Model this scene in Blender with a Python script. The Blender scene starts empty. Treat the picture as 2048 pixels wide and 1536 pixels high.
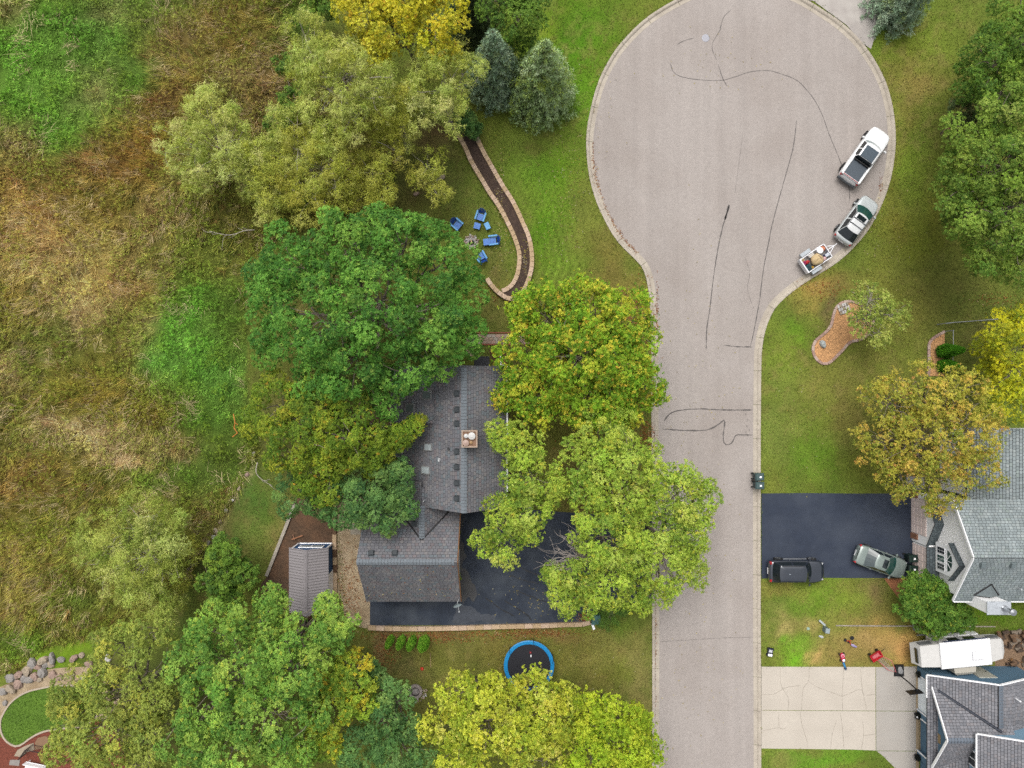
import bpy, math, random
import numpy as np
from mathutils import Vector, Matrix

# ------------------------------------------------------------------ camera, sky, sun, exposure
scene = bpy.context.scene
COLL = scene.collection
S = 23.5          # photo pixels per metre on the ground
CAMH = 60.0       # drone height
cam_data = bpy.data.cameras.new('camera')
cam_data.sensor_width = 36.0
cam_data.lens = 36.0 * S * CAMH / 2048.0
cam_data.clip_start = 0.5
cam_data.clip_end = 2000.0
cam = bpy.data.objects.new('camera', cam_data)
cam.location = (0, 0, CAMH)
COLL.objects.link(cam)
scene.camera = cam

SUN_EL, SUN_AZ = math.radians(64), math.radians(-18)     # azimuth clockwise from the top of the picture (+Y)
world = bpy.data.worlds.new('World')
scene.world = world
world.use_nodes = True
wn = world.node_tree.nodes
wl = world.node_tree.links
for n in list(wn): wn.remove(n)
sky = wn.new('ShaderNodeTexSky'); sky.sky_type = 'NISHITA'; sky.sun_disc = False
sky.sun_elevation = SUN_EL; sky.sun_rotation = SUN_AZ
sky.air_density = 1.0; sky.dust_density = 6.0; sky.ozone_density = 1.0
hs = wn.new('ShaderNodeHueSaturation'); hs.inputs['Saturation'].default_value = 0.15
bg = wn.new('ShaderNodeBackground'); bg.inputs['Strength'].default_value = 0.15
wo = wn.new('ShaderNodeOutputWorld')
wl.new(sky.outputs[0], hs.inputs['Color']); wl.new(hs.outputs[0], bg.inputs['Color']); wl.new(bg.outputs[0], wo.inputs['Surface'])
sun_d = bpy.data.lights.new('sun', 'SUN')
sun_d.energy = 1.1; sun_d.angle = math.radians(40); sun_d.color = (1.0, 0.955, 0.89)
sun = bpy.data.objects.new('sun', sun_d)
sun.rotation_euler = (math.pi / 2 - SUN_EL, 0, math.pi - SUN_AZ)
sun.location = (20, 20, 80)
COLL.objects.link(sun)
vs = scene.view_settings
vs.view_transform = 'Standard'; vs.look = 'None'; vs.exposure = 0.68; vs.gamma = 1.0; vs.use_curve_mapping = False
scene.cycles.max_bounces = 8; scene.cycles.diffuse_bounces = 6; scene.cycles.glossy_bounces = 3
scene.cycles.transmission_bounces = 4; scene.cycles.transparent_max_bounces = 6
scene.cycles.use_denoising = False

# ------------------------------------------------------------------ helpers
KGAIN = 1.98      # albedo 1 facing the open sky shows as this linear value
RNG = np.random.default_rng(7)
random.seed(11)
R = math.radians

def lin(c):
    c = np.asarray(c, float) / 255.0
    return np.where(c <= 0.04045, c / 12.92, ((c + 0.055) / 1.055) ** 2.4)
def alb(c, f=1.0):
    return tuple(np.clip(lin(c) / KGAIN * f, 0.004, 0.82))
def P(px, py, z=0.0):
    k = (CAMH - z) / CAMH / S
    return np.array([(px - 1024.0) * k, -(py - 768.0) * k, z])
def PX(px, z=0.0): return P(px, 768, z)[0]
def PY(py, z=0.0): return P(1024, py, z)[1]
def PL(pts, z=0.0): return [P(a, b, z) for a, b in pts]

def tag(o, label=None, cat=None, group=None, kind=None):
    if label: o['label'] = label
    if cat: o['category'] = cat
    if group: o['group'] = group
    if kind: o['kind'] = kind
    return o
def link(o, parent=None, keep=True):
    COLL.objects.link(o)
    if parent is not None:
        o.parent = parent
        if keep:
            o.matrix_parent_inverse = WM.get(parent.name, Matrix()).inverted()
    return o
WM = {}           # world matrices of Empties whose children are given in world coordinates
def thing(name, label=None, cat=None, loc=(0, 0, 0), rz=0.0, group=None, kind=None):
    o = bpy.data.objects.new(name, None)
    o.empty_display_size = 0.3
    o.location = loc; o.rotation_euler = (0, 0, rz)
    COLL.objects.link(o)
    WM[o.name] = Matrix.Translation(Vector(loc)) @ Matrix.Rotation(rz, 4, 'Z')
    return tag(o, label, cat, group, kind)

class MB:
    """collects faces, builds one mesh object"""
    def __init__(self): self.v = []; self.f = []
    def add(self, vs_, fs):
        n = len(self.v); self.v += [tuple(map(float, p)) for p in vs_]; self.f += [tuple(i + n for i in f) for f in fs]; return self
    def box(self, c, s, rz=0.0, taper=1.0):
        cx, cy, cz = c; sx, sy, sz = s[0] / 2, s[1] / 2, s[2] / 2
        ca, sa = math.cos(rz), math.sin(rz); out = []
        for dz, t in ((-sz, 1.0), (sz, taper)):
            for dx, dy in ((-sx, -sy), (sx, -sy), (sx, sy), (-sx, sy)):
                x, y = dx * t, dy * t
                out.append((cx + x * ca - y * sa, cy + x * sa + y * ca, cz + dz))
        return self.add(out, [(0, 3, 2, 1), (4, 5, 6, 7), (0, 1, 5, 4), (1, 2, 6, 5), (2, 3, 7, 6), (3, 0, 4, 7)])
    def bbox(self, c, s, b=0.03, rz=0.0):
        """box with bevelled top edges"""
        cx, cy, cz = c; sx, sy, sz = s[0] / 2, s[1] / 2, s[2] / 2
        ca, sa = math.cos(rz), math.sin(rz); out = []
        for dz, i in ((-sz, 0), (sz - b, 0), (sz, b)):
            for dx, dy in ((-sx + i, -sy + i), (sx - i, -sy + i), (sx - i, sy - i), (-sx + i, sy - i)):
                out.append((cx + dx * ca - dy * sa, cy + dx * sa + dy * ca, cz + dz))
        fs = [(0, 3, 2, 1), (8, 9, 10, 11)]
        for k in (0, 4):
            for i in range(4):
                j = (i + 1) % 4; fs.append((k + i, k + j, k + 4 + j, k + 4 + i))
        return self.add(out, fs)
    def poly(self, pts): return self.add(pts, [tuple(range(len(pts)))])
    def slab(self, pts, t):
        """polygon (ordered, any plane) with vertical thickness t downward"""
        n = len(pts); a = [tuple(p) for p in pts]; b = [(p[0], p[1], p[2] - t) for p in pts]
        fs = [tuple(range(n)), tuple(range(2 * n - 1, n - 1, -1))]
        fs += [(i, n + i, n + (i + 1) % n, (i + 1) % n) for i in range(n)]
        return self.add(a + b, fs)
    def loft(self, rings, closed=True, caps=True):
        n = len(rings[0]); base = []; fs = []
        for r in rings: base += list(r)
        for k in range(len(rings) - 1):
            for i in range(n if closed else n - 1):
                j = (i + 1) % n
                fs.append((k * n + i, k * n + j, (k + 1) * n + j, (k + 1) * n + i))
        if caps and closed:
            fs.append(tuple(range(n - 1, -1, -1))); m = (len(rings) - 1) * n; fs.append(tuple(range(m, m + n)))
        return self.add(base, fs)
    def tube(self, pts, r, n=6, caps=True):
        pts = [np.asarray(p, float) for p in pts]; rs = r if hasattr(r, '__len__') else [r] * len(pts); rings = []
        for i, p in enumerate(pts):
            d = pts[min(i + 1, len(pts) - 1)] - pts[max(i - 1, 0)]
            d = d / (np.linalg.norm(d) + 1e-9)
            a = np.array([0, 0, 1.0]) if abs(d[2]) < 0.9 else np.array([1.0, 0, 0])
            u = np.cross(d, a); u /= np.linalg.norm(u) + 1e-9; w = np.cross(d, u)
            rings.append([p + rs[i] * (math.cos(t) * u + math.sin(t) * w) for t in [2 * math.pi * k / n for k in range(n)]])
        return self.loft(rings, True, caps)
    def lathe(self, c, prof, n=20, ex=1.0, ey=1.0, caps=True):
        rings = [[(c[0] + r * ex * math.cos(2 * math.pi * k / n), c[1] + r * ey * math.sin(2 * math.pi * k / n), c[2] + z) for k in range(n)] for r, z in prof]
        return self.loft(rings, True, caps)
    def wheel(self, c, prof, ax=0.0, n=18):
        """lathe about a horizontal axis pointing along angle ax (0 = +x ... here axis is local y for ax=pi/2)"""
        dx, dy = math.cos(ax), math.sin(ax)
        rings = [[(c[0] + dx * t - dy * r * math.cos(2 * math.pi * k / n), c[1] + dy * t + dx * r * math.cos(2 * math.pi * k / n), c[2] + r * math.sin(2 * math.pi * k / n)) for k in range(n)] for r, t in prof]
        return self.loft(rings)
    def mesh(self, name, smooth=False):
        me = bpy.data.meshes.new(name); me.from_pydata(self.v, [], self.f); me.update()
        if smooth: me.polygons.foreach_set('use_smooth', [True] * len(me.polygons))
        return me
    def build(self, name, mat, parent=None, world=False, smooth=False, loc=None, rz=0.0, label=None, kind=None):
        me = self.mesh(name, smooth); o = bpy.data.objects.new(name, me); me.materials.append(mat)
        if loc is not None: o.location = loc
        if rz: o.rotation_euler = (0, 0, rz)
        link(o, parent, keep=world)
        if label: o['label'] = label
        if kind: o['kind'] = kind
        return o

def np_mesh(name, verts, faces_n, mat, parent=None, world=True, cols=None, kind=None, smooth=False):
    """fast mesh: verts (N,3) in face order, faces of constant size faces_n, colours per vertex"""
    verts = np.ascontiguousarray(verts, dtype=np.float32); n = len(verts); nf = n // faces_n
    me = bpy.data.meshes.new(name)
    me.vertices.add(n); me.vertices.foreach_set('co', verts.ravel())
    me.loops.add(n); me.loops.foreach_set('vertex_index', np.arange(n, dtype=np.int32))
    me.polygons.add(nf); me.polygons.foreach_set('loop_start', np.arange(nf, dtype=np.int32) * faces_n)
    me.update(calc_edges=True)
    if cols is not None: set_cols(me, cols)
    me.materials.append(mat)
    o = bpy.data.objects.new(name, me); link(o, parent, keep=world)
    if kind: o['kind'] = kind
    return o
def set_cols(me, cols):
    at = me.color_attributes.new('Col', 'FLOAT_COLOR', 'POINT')
    c = np.ones((len(cols), 4), np.float32); c[:, :3] = cols
    at.data.foreach_set('color', c.ravel())
def copy_tree(o, parent=None):
    c = o.copy(); COLL.objects.link(c); c.parent = parent
    for ch in o.children: copy_tree(ch, c)
    return c

# ------------------------------------------------------------------ materials
MATS = {}
def mat(name, rgb, rough=0.7, metal=0.0, var=0.12, scale=6.0, bump=0.0, bscale=60.0, spec=0.4, coat=0.0, col2=None, var2=0.0, scale2=0.6, trans=0.0, raw=False):
    if name in MATS: return MATS[name]
    m = bpy.data.materials.new(name); m.use_nodes = True; nt = m.node_tree; N = nt.nodes; L = nt.links
    b = N['Principled BSDF']; base = rgb if raw else alb(rgb)
    b.inputs['Roughness'].default_value = rough; b.inputs['Metallic'].default_value = metal
    b.inputs['Specular IOR Level'].default_value = spec; b.inputs['Coat Weight'].default_value = coat
    b.inputs['Coat Roughness'].default_value = 0.08
    if trans: b.inputs['Transmission Weight'].default_value = trans
    tc = N.new('ShaderNodeTexCoord')
    nz = N.new('ShaderNodeTexNoise'); nz.inputs['Scale'].default_value = scale; nz.inputs['Detail'].default_value = 5; nz.inputs['Roughness'].default_value = 0.65
    L.new(tc.outputs['Object'], nz.inputs['Vector'])
    r = N.new('ShaderNodeValToRGB'); r.color_ramp.elements[0].position = 0.3; r.color_ramp.elements[1].position = 0.7
    lo = tuple(max(0.0, x * (1 - var)) for x in base); hi = tuple(min(0.95, x * (1 + var)) for x in base)
    r.color_ramp.elements[0].color = (*lo, 1); r.color_ramp.elements[1].color = (*hi, 1)
    L.new(nz.outputs['Fac'], r.inputs['Fac']); out = r.outputs['Color']
    if col2 is not None:
        n2 = N.new('ShaderNodeTexNoise'); n2.inputs['Scale'].default_value = scale2; n2.inputs['Detail'].default_value = 6; n2.inputs['Roughness'].default_value = 0.6
        L.new(tc.outputs['Object'], n2.inputs['Vector'])
        r2 = N.new('ShaderNodeValToRGB'); r2.color_ramp.elements[0].position = 0.42; r2.color_ramp.elements[1].position = 0.68
        r2.color_ramp.elements[0].color = (0, 0, 0, 1); r2.color_ramp.elements[1].color = (var2, var2, var2, 1)
        L.new(n2.outputs['Fac'], r2.inputs['Fac'])
        mx = N.new('ShaderNodeMix'); mx.data_type = 'RGBA'
        L.new(r2.outputs['Color'], mx.inputs[0]); L.new(out, mx.inputs[6]); mx.inputs[7].default_value = (*alb(col2), 1); out = mx.outputs[2]
    L.new(out, b.inputs['Base Color'])
    if bump:
        nb = N.new('ShaderNodeTexNoise'); nb.inputs['Scale'].default_value = bscale; nb.inputs['Detail'].default_value = 3
        L.new(tc.outputs['Object'], nb.inputs['Vector'])
        bp = N.new('ShaderNodeBump'); bp.inputs['Strength'].default_value = bump; bp.inputs['Distance'].default_value = 0.03
        L.new(nb.outputs['Fac'], bp.inputs['Height']); L.new(bp.outputs['Normal'], b.inputs['Normal'])
    MATS[name] = m
    return m
def mat_attr(name, rough=0.6, spec=0.3, transl=0.0, grain=0.0, gscale=9.0, bump=0.0):
    if name in MATS: return MATS[name]
    m = bpy.data.materials.new(name); m.use_nodes = True; nt = m.node_tree; N = nt.nodes; L = nt.links
    b = N['Principled BSDF']; b.inputs['Roughness'].default_value = rough; b.inputs['Specular IOR Level'].default_value = spec
    a = N.new('ShaderNodeAttribute'); a.attribute_name = 'Col'; out = a.outputs['Color']
    if grain:
        tc = N.new('ShaderNodeTexCoord')
        for sc, g in ((gscale, grain), (gscale * 4.3, grain * 0.9)):
            nz = N.new('ShaderNodeTexNoise'); nz.inputs['Scale'].default_value = sc; nz.inputs['Detail'].default_value = 6; nz.inputs['Roughness'].default_value = 0.7
            L.new(tc.outputs['Object'], nz.inputs['Vector'])
            mr = N.new('ShaderNodeMapRange'); mr.inputs[1].default_value = 0.3; mr.inputs[2].default_value = 0.7; mr.inputs[3].default_value = 1 - g; mr.inputs[4].default_value = 1 + g
            L.new(nz.outputs['Fac'], mr.inputs[0])
            vm = N.new('ShaderNodeVectorMath'); vm.operation = 'SCALE'; L.new(out, vm.inputs[0]); L.new(mr.outputs[0], vm.inputs['Scale']); out = vm.outputs[0]
        if bump:
            bp = N.new('ShaderNodeBump'); bp.inputs['Strength'].default_value = bump; bp.inputs['Distance'].default_value = 0.05
            L.new(nz.outputs['Fac'], bp.inputs['Height']); L.new(bp.outputs['Normal'], b.inputs['Normal'])
    L.new(out, b.inputs['Base Color'])
    if transl:
        t = N.new('ShaderNodeBsdfTranslucent'); L.new(out, t.inputs['Color'])
        mx = N.new('ShaderNodeMixShader'); mx.inputs[0].default_value = transl
        L.new(b.outputs[0], mx.inputs[1]); L.new(t.outputs[0], mx.inputs[2]); L.new(mx.outputs[0], N['Material Output'].inputs['Surface'])
    MATS[name] = m
    return m
def M(rgb, rough=0.6, **k):
    nm = 'paint_%d_%d_%d_%d' % (rgb[0], rgb[1], rgb[2], int(rough * 100) + (500 if k.get('metal') else 0) + (1000 if k.get('coat') else 0))
    return mat(nm, rgb, rough, var=k.pop('var', 0.06), **k)
GLASS = mat('dark_glass', (38, 46, 50), 0.06, spec=0.6, var=0.05)
GLASS_G = mat('green_glass', (40, 84, 78), 0.06, spec=0.6, var=0.05)
TYRE = mat('rubber', (30, 30, 32), 0.85)
RIM = mat('alloy', (175, 178, 182), 0.3, metal=0.8)
BLACK = mat('black_plastic', (28, 29, 31), 0.5)
WHITE = mat('white_trim', (.70, .70, .71), 0.5, var=0.04, raw=True)
CHROME = mat('chrome', (215, 218, 222), 0.2, metal=0.9)
RED_LAMP = mat('red_lamp', (190, 20, 28), 0.2, coat=0.5, var=0.05)
CLEAR_LAMP = mat('clear_lamp', (225, 228, 230), 0.12, coat=0.6, var=0.05)

# ------------------------------------------------------------------ numpy noise and polygons
def vnoise(x, y, scale, seed, octaves=4):
    """value noise, roughly 0..1"""
    tot = np.zeros_like(x, dtype=float); amp = 1.0; norm = 0.0
    for o in range(octaves):
        r = np.random.default_rng(seed * 131 + o); g = r.random((256, 256)); f = 2.0 ** o / scale
        u = x * f + 37.7 * o + 1000.0; v = y * f + 91.3 * o + 1000.0
        iu = np.floor(u).astype(int); iv = np.floor(v).astype(int); a = u - iu; b = v - iv
        a = a * a * (3 - 2 * a); b = b * b * (3 - 2 * b)
        i0, i1, j0, j1 = iu % 256, (iu + 1) % 256, iv % 256, (iv + 1) % 256
        tot += amp * ((g[i0, j0] * (1 - a) + g[i1, j0] * a) * (1 - b) + (g[i0, j1] * (1 - a) + g[i1, j1] * a) * b)
        norm += amp; amp *= 0.55
    return tot / norm
def inpoly(x, y, poly):
    res = np.zeros(x.shape, bool); n = len(poly)
    for i in range(n):
        x1, y1 = poly[i][0], poly[i][1]; x2, y2 = poly[(i + 1) % n][0], poly[(i + 1) % n][1]
        if y1 == y2: continue
        c = ((y1 > y) != (y2 > y)) & (x < (x2 - x1) * (y - y1) / (y2 - y1) + x1)
        res ^= c
    return res
def spline(pts, step, closed=False):
    """Catmull-Rom through points, resampled at about step"""
    p = [np.asarray(q, float) for q in pts]; n = len(p); out = []
    rng = range(n) if closed else range(n - 1)
    for i in rng:
        p0 = p[(i - 1) % n] if closed or i > 0 else p[i]; p1 = p[i]; p2 = p[(i + 1) % n]
        p3 = p[(i + 2) % n] if closed or i + 2 < n else p2
        m = max(4, int(np.linalg.norm(p2 - p1) / step * 2))
        for k in range(m):
            t = k / m
            out.append(0.5 * (2 * p1 + (p2 - p0) * t + (2 * p0 - 5 * p1 + 4 * p2 - p3) * t * t + (3 * p1 - p0 - 3 * p2 + p3) * t ** 3))
    out.append(p[0] if closed else p[-1])
    out = np.array(out); d = np.r_[0, np.cumsum(np.linalg.norm(np.diff(out, axis=0), axis=1))]
    m = max(2, int(round(d[-1] / step))); s = np.linspace(0, d[-1], m + 1)
    res = np.stack([np.interp(s, d, out[:, k]) for k in range(out.shape[1])], 1)
    return res[:-1] if closed else res
def normals2(p, closed=False):
    d = np.roll(p, -1, 0) - np.roll(p, 1, 0) if closed else np.gradient(p, axis=0)
    d = d[:, :2]; d /= np.linalg.norm(d, axis=1)[:, None] + 1e-9
    return np.stack([-d[:, 1], d[:, 0]], 1)
# ------------------------------------------------------------------ ground plan
ROADZ = -0.10
road_px = [(1319, 2700), (1319, 1536), (1319, 1250), (1318, 950), (1317, 760), (1317, 680), (1315, 620), (1309, 565), (1298, 530),
           (1280, 508), (1244, 471), (1217, 423), (1201, 383), (1191, 340), (1187, 293), (1188, 262), (1194, 227), (1207, 177), (1227, 133), (1257, 90),
           (1311, 40), (1390, -4), (1440, -15), (1490, -19), (1540, -14), (1588, 2), (1636, 30), (1679, 60), (1716, 97), (1746, 143), (1763, 183),
           (1774, 233), (1777, 283), (1773, 325), (1766, 360), (1752, 400), (1728, 447), (1700, 482), (1665, 514), (1609, 549), (1579, 570), (1553, 592),
           (1534, 615), (1518, 653), (1510, 695), (1508, 745), (1507, 900), (1507, 1250), (1508, 1536), (1508, 2700)]
road_line = spline(PL(road_px, 0.0), 0.725)[:, :2]          # open polyline, road on its right
KERBW = 0.62
nrm = normals2(road_line)                                    # left normal = away from the road
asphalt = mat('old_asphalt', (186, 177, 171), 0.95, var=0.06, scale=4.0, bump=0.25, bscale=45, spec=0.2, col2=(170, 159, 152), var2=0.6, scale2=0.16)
def asphalt_grain(m, amt=0.16, sc=38.0):
    nt = m.node_tree; N = nt.nodes; L = nt.links; b = N['Principled BSDF']; src = b.inputs['Base Color'].links[0].from_socket
    tc = N.new('ShaderNodeTexCoord'); nz = N.new('ShaderNodeTexNoise'); nz.inputs['Scale'].default_value = sc; nz.inputs['Detail'].default_value = 2
    L.new(tc.outputs['Object'], nz.inputs['Vector'])
    mr = N.new('ShaderNodeMapRange'); mr.inputs[1].default_value = 0.32; mr.inputs[2].default_value = 0.68; mr.inputs[3].default_value = 1 - amt; mr.inputs[4].default_value = 1 + amt
    L.new(nz.outputs['Fac'], mr.inputs[0]); vm = N.new('ShaderNodeVectorMath'); vm.operation = 'SCALE'
    L.new(src, vm.inputs[0]); L.new(mr.outputs[0], vm.inputs['Scale']); L.new(vm.outputs[0], b.inputs['Base Color'])
asphalt_grain(asphalt, 0.16, 24.0)
def tyre_wear(m, amt=.055):
    # polished wheel paths and drag marks running along the street
    nt = m.node_tree; N = nt.nodes; L = nt.links; b = N['Principled BSDF']; src = b.inputs['Base Color'].links[0].from_socket
    tc = N.new('ShaderNodeTexCoord'); mp = N.new('ShaderNodeMapping'); mp.inputs['Scale'].default_value = (1.1, .035, 1); nz = N.new('ShaderNodeTexNoise'); nz.inputs['Scale'].default_value = 1.0; nz.inputs['Detail'].default_value = 4
    L.new(tc.outputs['Object'], mp.inputs['Vector']); L.new(mp.outputs[0], nz.inputs['Vector'])
    mr = N.new('ShaderNodeMapRange'); mr.inputs[1].default_value = .3; mr.inputs[2].default_value = .7; mr.inputs[3].default_value = 1 - amt; mr.inputs[4].default_value = 1 + amt
    L.new(nz.outputs['Fac'], mr.inputs[0]); vm = N.new('ShaderNodeVectorMath'); vm.operation = 'SCALE'
    L.new(src, vm.inputs[0]); L.new(mr.outputs[0], vm.inputs['Scale']); L.new(vm.outputs[0], b.inputs['Base Color'])
tyre_wear(asphalt)
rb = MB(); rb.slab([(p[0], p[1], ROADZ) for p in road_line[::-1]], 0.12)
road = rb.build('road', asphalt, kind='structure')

# kerb: sections with open joints
kerb = thing('kerb', kind='structure', loc=(road_line[0][0], road_line[0][1], 0))
conc = mat('kerb_concrete', (205, 194, 178), 0.9, var=0.12, scale=3.0, bump=0.2, bscale=30, col2=(176, 164, 150), var2=0.6, scale2=0.8)
asphalt_grain(conc, 0.08, 30.0)
prof = [(0.0, ROADZ - 0.05), (0.0, ROADZ + 0.006), (0.30, ROADZ - 0.004), (0.38, -0.02), (0.44, 0.012), (0.50, 0.022), (KERBW - 0.02, 0.022), (KERBW, 0.012), (KERBW, -0.25)]
step = 4
for i in range(0, len(road_line) - 1, step):
    seg = road_line[i:i + step + 1]; sn = nrm[i:i + step + 1]
    if len(seg) < 2: continue
    if abs(seg[0][1]) > 46 and abs(seg[-1][1]) > 46: continue
    seg = seg.copy(); d0 = seg[1] - seg[0]; d1 = seg[-2] - seg[-1]
    seg[0] += d0 / np.linalg.norm(d0) * 0.014; seg[-1] += d1 / np.linalg.norm(d1) * 0.014
    jz = random.uniform(-0.004, 0.004)
    rings = [[(seg[k][0] + sn[k][0] * a, seg[k][1] + sn[k][1] * a, z + jz) for a, z in prof] for k in range(len(seg))]
    MB().loft(rings).build('kerb_section', conc, kerb, world=True)

# ground sheet colours: dry, bare and green patches, plus crown shade painted in
LAWN = (116, 122, 52)
splats = [  # px, py, rx, ry, colour, strength
 (1150, 90, 110, 120, (72, 114, 22), .95), (1085, 60, 60, 80, (104, 112, 36), .7), (1170, 200, 50, 60, (80, 110, 28), .8), (1090, 330, 70, 50, (88, 118, 30), .8),
 (1060, 300, 30, 25, (80, 70, 38), .6), (1150, 420, 50, 70, (118, 116, 56), .8), (1090, 460, 25, 90, (98, 128, 30), .8), (1120, 350, 20, 80, (104, 132, 34), .7),
 (1210, 530, 60, 50, (126, 106, 56), .8), (1130, 520, 40, 40, (96, 112, 40), .6), (1255, 610, 40, 60, (140, 104, 66), .8), (1230, 460, 30, 40, (128, 112, 62), .7),
 (900, 330, 40, 60, (74, 84, 36), .9), (880, 270, 60, 40, (84, 64, 46), .9), (960, 390, 30, 60, (92, 98, 42), .8), (1000, 530, 25, 35, (92, 80, 48), .8), (940, 440, 40, 30, (106, 96, 48), .7),
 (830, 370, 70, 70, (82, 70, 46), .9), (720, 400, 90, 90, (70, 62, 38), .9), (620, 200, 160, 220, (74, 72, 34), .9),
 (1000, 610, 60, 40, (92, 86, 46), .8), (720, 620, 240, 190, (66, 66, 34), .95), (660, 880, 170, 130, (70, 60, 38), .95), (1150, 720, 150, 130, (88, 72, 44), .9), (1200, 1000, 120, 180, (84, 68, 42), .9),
 (1790, 60, 60, 70, (100, 124, 34), .9), (1810, 150, 40, 60, (138, 114, 66), .85), (1850, 90, 70, 60, (104, 112, 42), .6), (1850, 160, 40, 25, (150, 116, 78), .5), (1815, 230, 25, 40, (118, 104, 54), .7), (1800, 330, 25, 80, (120, 104, 48), .6),
 (1840, 330, 40, 90, (98, 112, 36), .7), (1860, 440, 30, 70, (96, 92, 36), .8), (1820, 480, 50, 50, (112, 114, 40), .7), (1780, 450, 25, 60, (128, 112, 52), .6), (1990, 350, 120, 220, (78, 74, 34), .9),
 (1640, 568, 52, 26, (184, 142, 84), 1.), (1605, 600, 30, 25, (150, 126, 70), .7), (1662, 618, 22, 36, (96, 80, 56), 1.), (1690, 575, 40, 30, (128, 106, 64), .8), (1760, 560, 70, 40, (104, 100, 48), .7),
 (1590, 665, 26, 24, (104, 132, 38), .8), (1560, 720, 40, 60, (104, 112, 44), .7), (1560, 860, 40, 90, (128, 132, 66), .7), (1640, 760, 50, 60, (112, 104, 54), .7), (1620, 850, 40, 50, (108, 116, 50), .6),
 (1650, 930, 60, 50, (84, 106, 32), .9), (1560, 960, 40, 30, (124, 122, 56), .7), (1700, 830, 30, 90, (92, 84, 46), .8), (1720, 950, 60, 40, (96, 96, 40), .8), (1840, 870, 120, 120, (86, 74, 42), .9),
 (1850, 620, 70, 60, (98, 92, 46), .8), (1960, 680, 60, 50, (96, 86, 50), .8), (1920, 570, 90, 50, (104, 96, 50), .7), (1720, 720, 60, 40, (104, 98, 50), .6),
 (1620, 1190, 60, 40, (104, 128, 42), .9), (1560, 1175, 40, 20, (148, 132, 70), .8), (1690, 1200, 30, 30, (120, 118, 56), .7), (1745, 1200, 34, 45, (98, 82, 54), 1.), (1560, 1245, 30, 25, (176, 148, 100), .9), (1625, 1240, 26, 18, (172, 144, 96), .8),
 (1575, 1275, 26, 24, (112, 146, 46), .8), (1600, 1310, 36, 30, (108, 152, 40), 1.), (1680, 1225, 60, 18, (108, 124, 44), .8), (1792, 1290, 54, 48, (196, 142, 92), 1.), (1720, 1290, 60, 40, (166, 132, 88), .9), (1635, 1300, 18, 18, (186, 146, 98), 1.), (1690, 1310, 40, 20, (152, 124, 76), .8),
 (1640, 1515, 110, 25, (104, 138, 42), 1.), (1560, 1530, 30, 20, (150, 138, 80), .5), (1990, 1225, 60, 26, (98, 122, 30), 1.), (1990, 1262, 60, 12, (96, 90, 50), .8),
 (1000, 1310, 140, 50, (116, 100, 52), .9), (860, 1275, 130, 18, (132, 96, 66), .9), (1100, 1268, 80, 14, (134, 98, 66), .8), (770, 1300, 30, 40, (112, 82, 62), .9), (1240, 1290, 60, 40, (140, 124, 72), .9), (1185, 1355, 50, 40, (92, 86, 42), .9), (1150, 1310, 40, 30, (128, 112, 64), .7),
 (1285, 1370, 20, 90, (148, 128, 82), .8), (1250, 1350, 30, 40, (116, 116, 48), .6), (820, 1340, 40, 30, (84, 74, 48), .9), (930, 1300, 40, 30, (128, 118, 62), .7), (900, 1360, 60, 40, (112, 102, 52), .8), (840, 1420, 60, 40, (84, 76, 42), .8), (1100, 1450, 220, 90, (84, 74, 42), .8),
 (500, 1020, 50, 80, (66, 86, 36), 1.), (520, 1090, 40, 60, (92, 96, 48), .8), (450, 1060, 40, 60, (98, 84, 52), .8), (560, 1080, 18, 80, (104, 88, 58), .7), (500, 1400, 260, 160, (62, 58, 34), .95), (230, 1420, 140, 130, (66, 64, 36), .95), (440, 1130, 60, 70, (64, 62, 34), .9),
 (110, 1305, 110, 22, (122, 146, 34), 1.), (497, 925, 10, 26, (164, 146, 112), .9), (478, 972, 12, 26, (160, 142, 108), .9), (455, 1012, 13, 24, (160, 140, 106), .9), (434, 1052, 13, 26, (164, 144, 112), .9), (418, 1080, 14, 16, (150, 128, 98), .9), (1215, 1240, 40, 20, (96, 110, 40), .8)]
meadow_poly = [(-900, -900), (640, -900), (640, 0), (655, 120), (760, 230), (800, 330), (740, 430), (560, 470), (500, 560), (490, 760), (520, 900), (470, 1000), (425, 1075), (395, 1130), (330, 1230), (215, 1262), (90, 1300), (30, 1345), (-900, 1420)]
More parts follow.
